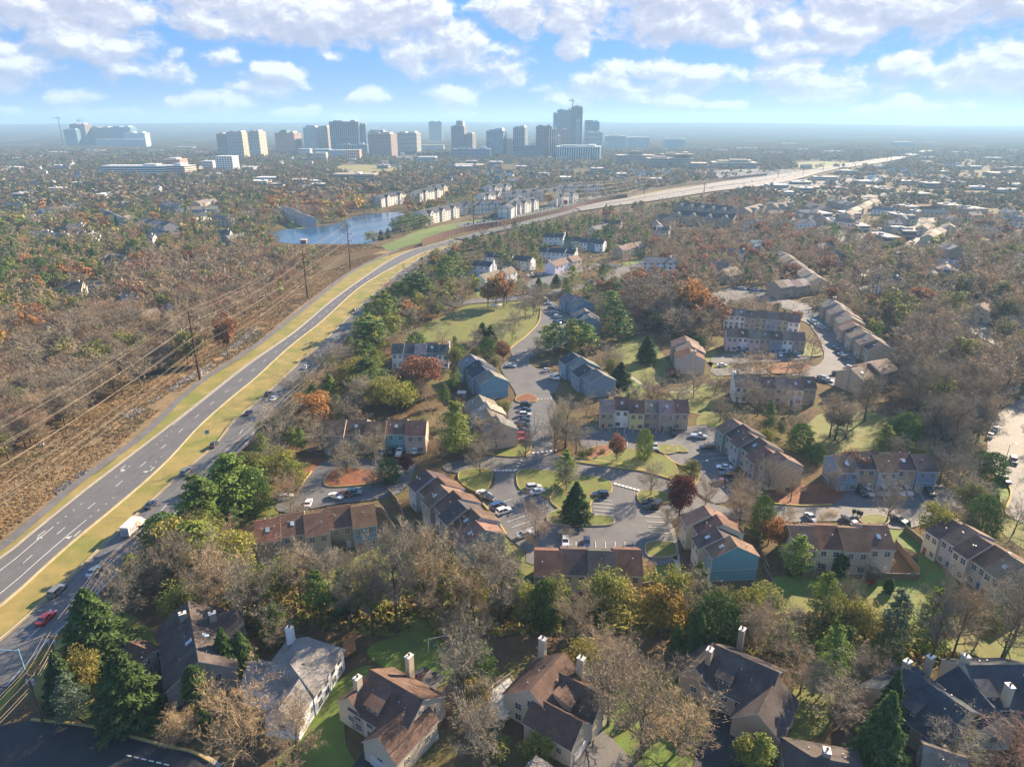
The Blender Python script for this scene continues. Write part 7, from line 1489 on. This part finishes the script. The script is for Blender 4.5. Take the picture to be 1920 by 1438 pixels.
# scattered woods: zones in the photograph (traced on the ground) with a density and a mixture
def Zp(p): return np.array([G(*q) for q in p])
ZONES = [
 (Zp([(-40,720),(120,600),(270,500),(500,472),(575,503),(455,607),(335,695),(235,742),(100,815),(-40,905)]), .97, 'TTTTTTTBBBBBVNKTBTBTBNTBTBKT', (9, 17)),
 (Zp([(-40,1075),(-40,905),(0,895),(100,815),(235,742),(335,695),(455,607),(555,535),(605,492),(690,475),(800,455),(900,425),(1100,380),(1300,345),(1500,318),(1500,350),(1330,372),(1130,400),(960,430),(868,460),(760,530),(660,632),(560,730),(480,810),(400,900),(300,1010),(180,1140),(80,1240),(-60,1440)]), 0.0, 'B', (5, 6)),
 (Zp([(-40,335),(500,335),(500,474),(270,500),(120,600),(-40,720)]), .88, 'BNBTVDTPSBPENTOVBBPDKVBTNG', (9, 15)),
 (Zp([(420,1065),(480,1035),(600,1050),(700,1070),(760,1010),(830,1030),(960,1060),(1000,1115),(1200,1135),(1300,1135),(1420,1150),(1560,1160),(1700,1185),(1920,1170),(1960,1230),(1800,1225),(1700,1225),(1500,1240),(1290,1195),(1200,1175),(900,1180),(700,1190),(640,1160),(500,1150),(420,1180)]), .93, 'BNSTSVBSVPTDGSBVSTVSPS', (7, 14)),
 (Zp([(1560,490),(1980,490),(1980,740),(1870,760),(1820,860),(1760,860),(1690,760),(1670,700),(1690,640),(1640,570)]), .96, 'TTTTTBBBBNTKTV', (13, 19)),
 (Zp([(420,880),(500,780),(600,690),(660,640),(720,560),(780,530),(850,490),(880,520),(830,580),(740,640),(720,700),(680,780),(600,800),(560,860),(480,930),(430,950)]), .85, 'BBBTBKSDPVDP', (7, 12)),
 (Zp([(290,1020),(360,950),(420,1000),(440,1060),(400,1180),(290,1160),(230,1110)]), .8, 'BGPSB', (9, 15)),
 (Zp([(1180,530),(1340,540),(1350,640),(1260,640),(1230,610),(1190,610)]), .95, 'TTTBBTBORK', (12, 16)),
 (Zp([(1200,420),(1560,400),(1560,560),(1330,545),(1200,500)]), .9, 'TTBBBTBBKTBNRBD', (10, 14)),
 (Zp([(860,440),(1000,430),(1220,410),(1220,480),(1100,490),(860,500)]), .55, 'BDDPPEBK', (8, 13)),
 (Zp([(450,335),(760,335),(900,330),(900,345),(760,365),(700,395),(600,420),(540,425),(500,400)]), .75, 'BBTTKOYSB', (11, 16)),
 (Zp([(1100,700),(1220,740),(1400,700),(1400,780),(1300,790),(1100,750)]), .35, 'BBBK', (9, 13)),
 (Zp([(1380,700),(1700,740),(1850,760),(1850,830),(1700,850),(1500,780),(1380,780)]), .55, 'BBTK', (10, 15)),
]
def inside(poly, X, Y):
    n = len(poly); r_ = np.zeros(len(X), bool); j = n - 1
    bb = (X >= poly[:, 0].min()) & (X <= poly[:, 0].max()) & (Y >= poly[:, 1].min()) & (Y <= poly[:, 1].max()); k = np.where(bb)[0]
    if not len(k): return r_
    x, y = X[k], Y[k]; c_ = np.zeros(len(k), bool)
    for i in range(n):
        xi, yi = poly[i]; xj, yj = poly[j]
        m_ = ((yi > y) != (yj > y)); c_ ^= m_ & (x < (xj - xi) * (y - yi) / ((yj - yi) if yj != yi else 1e-9) + xi); j = i
    r_[k] = c_; return r_
def inside1(poly, x, y):
    if not (poly[:, 0].min() <= x <= poly[:, 0].max() and poly[:, 1].min() <= y <= poly[:, 1].max()): return False
    return bool(inside(poly, np.array([x]), np.array([y]))[0])
bands = [(85, 420, 5.6), (420, 760, 6.6), (760, 1250, 10.5), (1250, 2750, 15.5)]
cand = []
for y0, y1, cell in bands:
    xm = y1 * .9 + 60; gx = np.arange(-xm, xm, cell); gy = np.arange(y0, y1, cell); Xg, Yg = np.meshgrid(gx, gy); Xg = (Xg + rng.uniform(-.45, .45, Xg.shape) * cell).ravel(); Yg = (Yg + rng.uniform(-.45, .45, Yg.shape) * cell).ravel()
    k = np.abs(Xg) < (Yg * CP + 36) * .80 + 14; cand.append(np.stack([Xg[k], Yg[k]], 1))
cand = np.concatenate(cand); Xc, Yc = cand[:, 0], cand[:, 1]
ok = np.ones(len(Xc), bool)
for poly in EXCL: ok &= ~inside(np.asarray(poly)[:, :2], Xc, Yc)
for q in EXCL_CAR: ok &= (np.hypot(Xc - q[0], Yc - q[1]) > 2.5)
for q in EXPL: ok &= (np.hypot(Xc - q[0], Yc - q[1]) > 4.0)
zone = np.full(len(Xc), -1)
for zi, Zn in enumerate(ZONES): zone[inside(Zn[0], Xc, Yc) & (zone < 0)] = zi
clump = vnoise(Xc / 60, Yc / 60, 21)
far_open = (vnoise(Xc / 120, Yc / 200, 33) > .80) & (Yc > 1150)
left_ = Xc < 0
pool = []
prng = random.Random(5)
for i in np.where(ok)[0]:
    x, y = Xc[i], Yc[i]
    if zone[i] >= 0:
        _, p, mix, hr_ = ZONES[zone[i]]
        if prng.random() > p: continue
    else:
        if y < 345: p, mix, hr_ = .3, 'BBBTBSNBDGBTVP', (6, 12)
        elif y < 800: p, mix, hr_ = .62, ('BBBTKDTOSDPVBBNT' if left_[i] else 'BBBTBNBTKBRDPBTVB'), (8, 13)
        else: p, mix, hr_ = .84, ('BBBTKDDPPDORSVDP' if left_[i] else 'BBBBTBTKBDRVDP'), (9, 14)
        if prng.random() > p or far_open[i]: continue
    c_ = mix[int((clump[i] * 1.3 + prng.random() * .8) * len(mix)) % len(mix)] if y > 420 else prng.choice(mix)
    if prng.random() < .35: c_ = prng.choice(mix)
    hh = prng.uniform(*hr_); cx_, cy_ = proj(x, y, hh * .55); mg = 5 * 300 / (y + 60); drop = False
    pts3 = [proj(x, y, hh * f_) for f_ in (.35, .62, .9)]; pr_b = .96 if y < 450 else .8
    for (by, x0, x1, y0, y1, kp) in KEEP_B:
        if by > y - 3 and any(x0 - mg < a_ < x1 + mg and y0 - mg * .4 < b_ < y1 + mg for a_, b_ in pts3): drop = prng.random() < pr_b * kp; break
    if drop: continue
    for poly, pr in KEEP_PX:
        if inside1(poly, cx_, cy_) and prng.random() < pr: drop = True; break
    if drop: continue
    pool.append((x, y, c_, hh))
pool.sort(key=lambda t_: -t_[3] / math.hypot(t_[0], t_[1]))
left = {'bare tree': 300, 'evergreen tree': 290, 'autumn tree': 200, 'leafy tree': 250}
for t_ in TREES:
    if t_[2] in left: left[t_[2]] -= 1
mass = {}
for x, y, c_, h_ in pool:
    cat = CODE[c_][3]
    px, py = proj(x, y, 0)
    if left[cat] > 0 and -40 < px < 1960 and y < 620:
        left[cat] -= 1; plant(c_, x, y, h_, prng.uniform(.85, 1.15), prng)
    else: mass.setdefault(cat, []).append((x, y, c_, h_))
for r_, l_, c_, p_ in SHOPS: TREES.append((r_, l_ + ' ' + where_(*p_), c_, p_))
ordinals(TREES)
for r_, l_, c_, p_ in TREES:
    q = r_['label'].split()
    if len(q) > 16: r_['label'] = ' '.join(q).replace(', from left', '').replace('bare grey brown tree', 'bare tree').replace('yellow green leafy tree', 'leafy tree').replace('sunlit green pine', 'green pine')
    if len(r_['label'].split()) > 16: r_['label'] = r_['label'].replace('in front of the', 'before the').replace('right of the', 'beside the').replace('left wood beside', 'wood beside')
def far_blob(seed, cone):
    rs = np.random.default_rng(seed); g = Geo(); n = 22
    if cone: t_ = rs.beta(1, 1.5, n); az_ = rs.uniform(0, 6.28, n); r_ = (1 - t_) * .24; Cn = np.stack([np.cos(az_) * r_, np.sin(az_) * r_, .1 + .85 * t_], 1)
    else: u = rs.normal(size=(n, 3)); u /= np.linalg.norm(u, axis=1)[:, None]; Cn = u * [.34, .34, .30] * rs.uniform(.6, 1, n)[:, None] + [0, 0, .62]
    leaves(g, Cn, .22, rs, N=Cn - [0, 0, .5], jit=.7); return g.arr()
BLOB = {(c_, v): far_blob(v + 100, c_) for c_ in (0, 1) for v in range(4)}
def merge(items, want):
    Vs, Fs, Ts = [], [], []; n = 0; by = {}
    for it in items:
        d = math.hypot(it[0], it[1]); lod = 1 if d < 430 else 2 if d < 1000 else 3; mk_ = CODE[it[2]][0]; var = prng.randrange(GEN[mk_][3] if lod < 3 else 4); by.setdefault((mk_, var, lod), []).append(it)
    for (mk_, var, lod), L_ in by.items():
        if lod < 3:
            wv, wf, cv, cf = tmesh(mk_, var, lod); V0 = np.concatenate([cv, wv]) / GEN[mk_][2]; F0 = np.concatenate([cf, wf + len(cv)]); nc = len(cv)
        else: V0, F0 = BLOB[(1 if mk_ in 'EPC' else 0, var)]; nc = len(V0)
        m_ = len(L_); XY = np.array([(a[0], a[1]) for a in L_]); Hh = np.array([a[3] for a in L_]); an = rng.uniform(0, 6.28, m_); ws = rng.uniform(.85, 1.2, m_) * Hh * (1.3 if lod == 3 else 1.2)
        ca, sa = np.cos(an), np.sin(an); vx = (V0[None, :, 0] * ca[:, None] - V0[None, :, 1] * sa[:, None]) * ws[:, None] + XY[:, 0:1]; vy = (V0[None, :, 0] * sa[:, None] + V0[None, :, 1] * ca[:, None]) * ws[:, None] + XY[:, 1:2]; vz = V0[None, :, 2] * Hh[:, None] + np.zeros((m_, 1))
        V = np.stack([vx, vy, vz], -1).reshape(-1, 3); Fc = (F0[None] + (np.arange(m_) * len(V0))[:, None, None]).reshape(-1, 3) + n
        T_ = np.array([TINT[CODE[a[2]][1]][prng.randrange(len(TINT[CODE[a[2]][1]]))] for a in L_]) * rng.uniform(.85, 1.15, (m_, 1)) 
        T_ = T_ * np.array((1.06, 1.02, .98))
        if lod == 3: T_ = T_ * .45 + np.array((.12, .10, .06)) * .5
        tt = np.repeat(T_[:, None, :], len(V0), 1); 
        if nc < len(V0): tt[:, nc:] = (.10, .078, .058)
        Vs.append(V); Fs.append(Fc); Ts.append(tt.reshape(-1, 3)); n += len(V)
    return np.concatenate(Vs), np.concatenate(Fs), np.concatenate(Ts)
for cat, L_ in mass.items():
    V, Fc, T_ = merge(L_, cat); me = np_mesh('woods', V, Fc, ['mass_leaf'], tint=T_)
    o = place(dict(zip(['bare tree', 'evergreen tree', 'autumn tree', 'leafy tree'], ['bare_woods', 'evergreen_woods', 'autumn_woods', 'leafy_woods']))[cat], me)
    tag(o, {'bare tree': 'bare grey brown woods spreading from the highway to the hills', 'evergreen tree': 'dark evergreen stands scattered through the distant woods', 'autumn tree': 'orange and rust crowns scattered through the distant woods', 'leafy tree': 'yellow green crowns scattered through the woods'}[cat], 'woods', None, 'stuff')
# scrub in the power line strip, undergrowth in the woods, riprap stones
def scatter_stuff(name, poly, n, size, tints, label, cat, mat_='mass_leaf', hgt=1.0, rock=False, zmin=0.0):
    P_ = Zp(poly); lo, hi_ = P_.min(0), P_.max(0); X_ = rng.uniform(lo[0], hi_[0], n); Y_ = rng.uniform(lo[1], hi_[1], n); k = inside(P_, X_, Y_)
    for e in EXCL[:0] if rock else [e for e in EXCL if len(e) > 3]:
        k &= ~inside(np.asarray(e)[:, :2], X_, Y_)
    k &= vnoise(X_ / 7, Y_ / 7, 55) > (.12 if not rock else .2)
    X_, Y_ = X_[k], Y_[k]; m_ = len(X_); g = Geo(); T_ = []
    ntri = 14 if not rock else 8
    s_ = rng.uniform(*size, m_)
    c_ = np.repeat(np.stack([X_, Y_, np.zeros(m_)], 1), ntri, 0); sr = np.repeat(s_, ntri)
    u = rng.normal(size=(m_ * ntri, 3)); u /= np.linalg.norm(u, axis=1)[:, None]; u[:, 2] = np.abs(u[:, 2]) * hgt; c_ = c_ + u * sr[:, None] * (.7 if not rock else .35)
    leaves(g, c_, 1.0, rng, N=u, jit=.6); V, Fc = g.arr()
    V = V.reshape(-1, 4, 3); cen = V.mean(1, keepdims=True); V = cen + (V - cen) * (sr[:, None, None] * (.42 if not rock else .5)); V[..., 2] = np.maximum(V[..., 2], .01); V = V.reshape(-1, 3)
    iv = np.clip((vnoise(X_ / 22, Y_ / 22, 77) * 1.3 + rng.uniform(-.35, .25, m_)) * len(tints), 0, len(tints) - 1).astype(int); tn = np.array(tints)[iv] * rng.uniform(.75, 1.25, (m_, 1)); tt = np.repeat(np.repeat(tn, ntri, 0), 4, 0)
    o = place(name, np_mesh(name, V, Fc, [mat_], tint=tt)); tag(o, label, cat, None, 'stuff')
scatter_stuff('undergrowth', [(-40,1060),(-40,880),(0,872),(100,805),(230,735),(330,690),(440,608),(540,535),(600,492),(690,478),(735,475),(700,490),(650,512),(555,580),(479,645),(362,715),(212,845),(140,900),(0,1012)], 60000, (.22, .6), [(.16, .15, .08), (.20, .17, .09), (.19, .13, .075), (.27, .18, .09), (.24, .145, .07), (.29, .19, .09), (.34, .235, .115)], 'orange brown scrub and dead grass under the power line', 'scrub')
scatter_stuff('undergrowth', [(-40,880),(-40,600),(250,500),(560,500),(440,600),(330,682),(230,722),(100,792)], 9000, (.5, 1.3), [(.16, .10, .06), (.2, .13, .08), (.12, .09, .05)], 'brown undergrowth beneath the left wood', 'undergrowth')
scatter_stuff('undergrowth', [(420,1065),(480,1035),(700,1070),(760,1010),(960,1060),(1000,1115),(1300,1135),(1560,1160),(1700,1185),(1920,1180),(1960,1240),(1500,1250),(1200,1185),(900,1190),(640,1180),(420,1180)], 9000, (.5, 1.6), [(.20, .20, .05), (.26, .23, .06), (.22, .15, .07), (.15, .16, .04)], 'yellow green brush under the trees of the foreground wood', 'undergrowth')
scatter_stuff('rocks', [(228,778),(300,742),(345,708),(380,690),(440,645),(480,610),(486,616),(440,655),(385,702),(340,722),(290,758),(240,786)], 3500, (.5, 1.1), [(.42, .40, .37), (.33, .31, .28), (.5, .47, .42)], 'grey riprap stones lining the ditch under the power line', 'rocks', rock=True)
scatter_stuff('rocks', [(100,920),(160,880),(168,884),(108,928)], 500, (.4, .9), [(.33, .32, .31), (.25, .24, .23)], 'small patch of grey stones in the brush strip', 'rocks', rock=True)
scatter_stuff('tall_grass', [(495,462),(560,461),(640,460),(700,460),(720,466),(640,480),(560,486),(505,475)], 2500, (.5, 1.2), [(.28, .18, .08), (.22, .14, .06)], 'brown reeds along the lake dam', 'grass')
# haze
mb = MB(); mb.box(-15400, 15400, -380, 15400, -6, 262); hz = mb.build('haze', [])
m, t, b = new_mat('haze_air'); t.nodes.remove(b); pv = t.nodes.new('ShaderNodeVolumePrincipled'); pv.inputs['Color'].default_value = (.40, .67, .97, 1); pv.inputs['Density'].default_value = .00014; pv.inputs['Anisotropy'].default_value = .12
t.links.new(pv.outputs[0], t.nodes['Material Output'].inputs['Volume']); hz.data.materials.append(m); hz['kind'] = 'stuff'; hz['label'] = 'pale blue air softening the distant woods and towers'
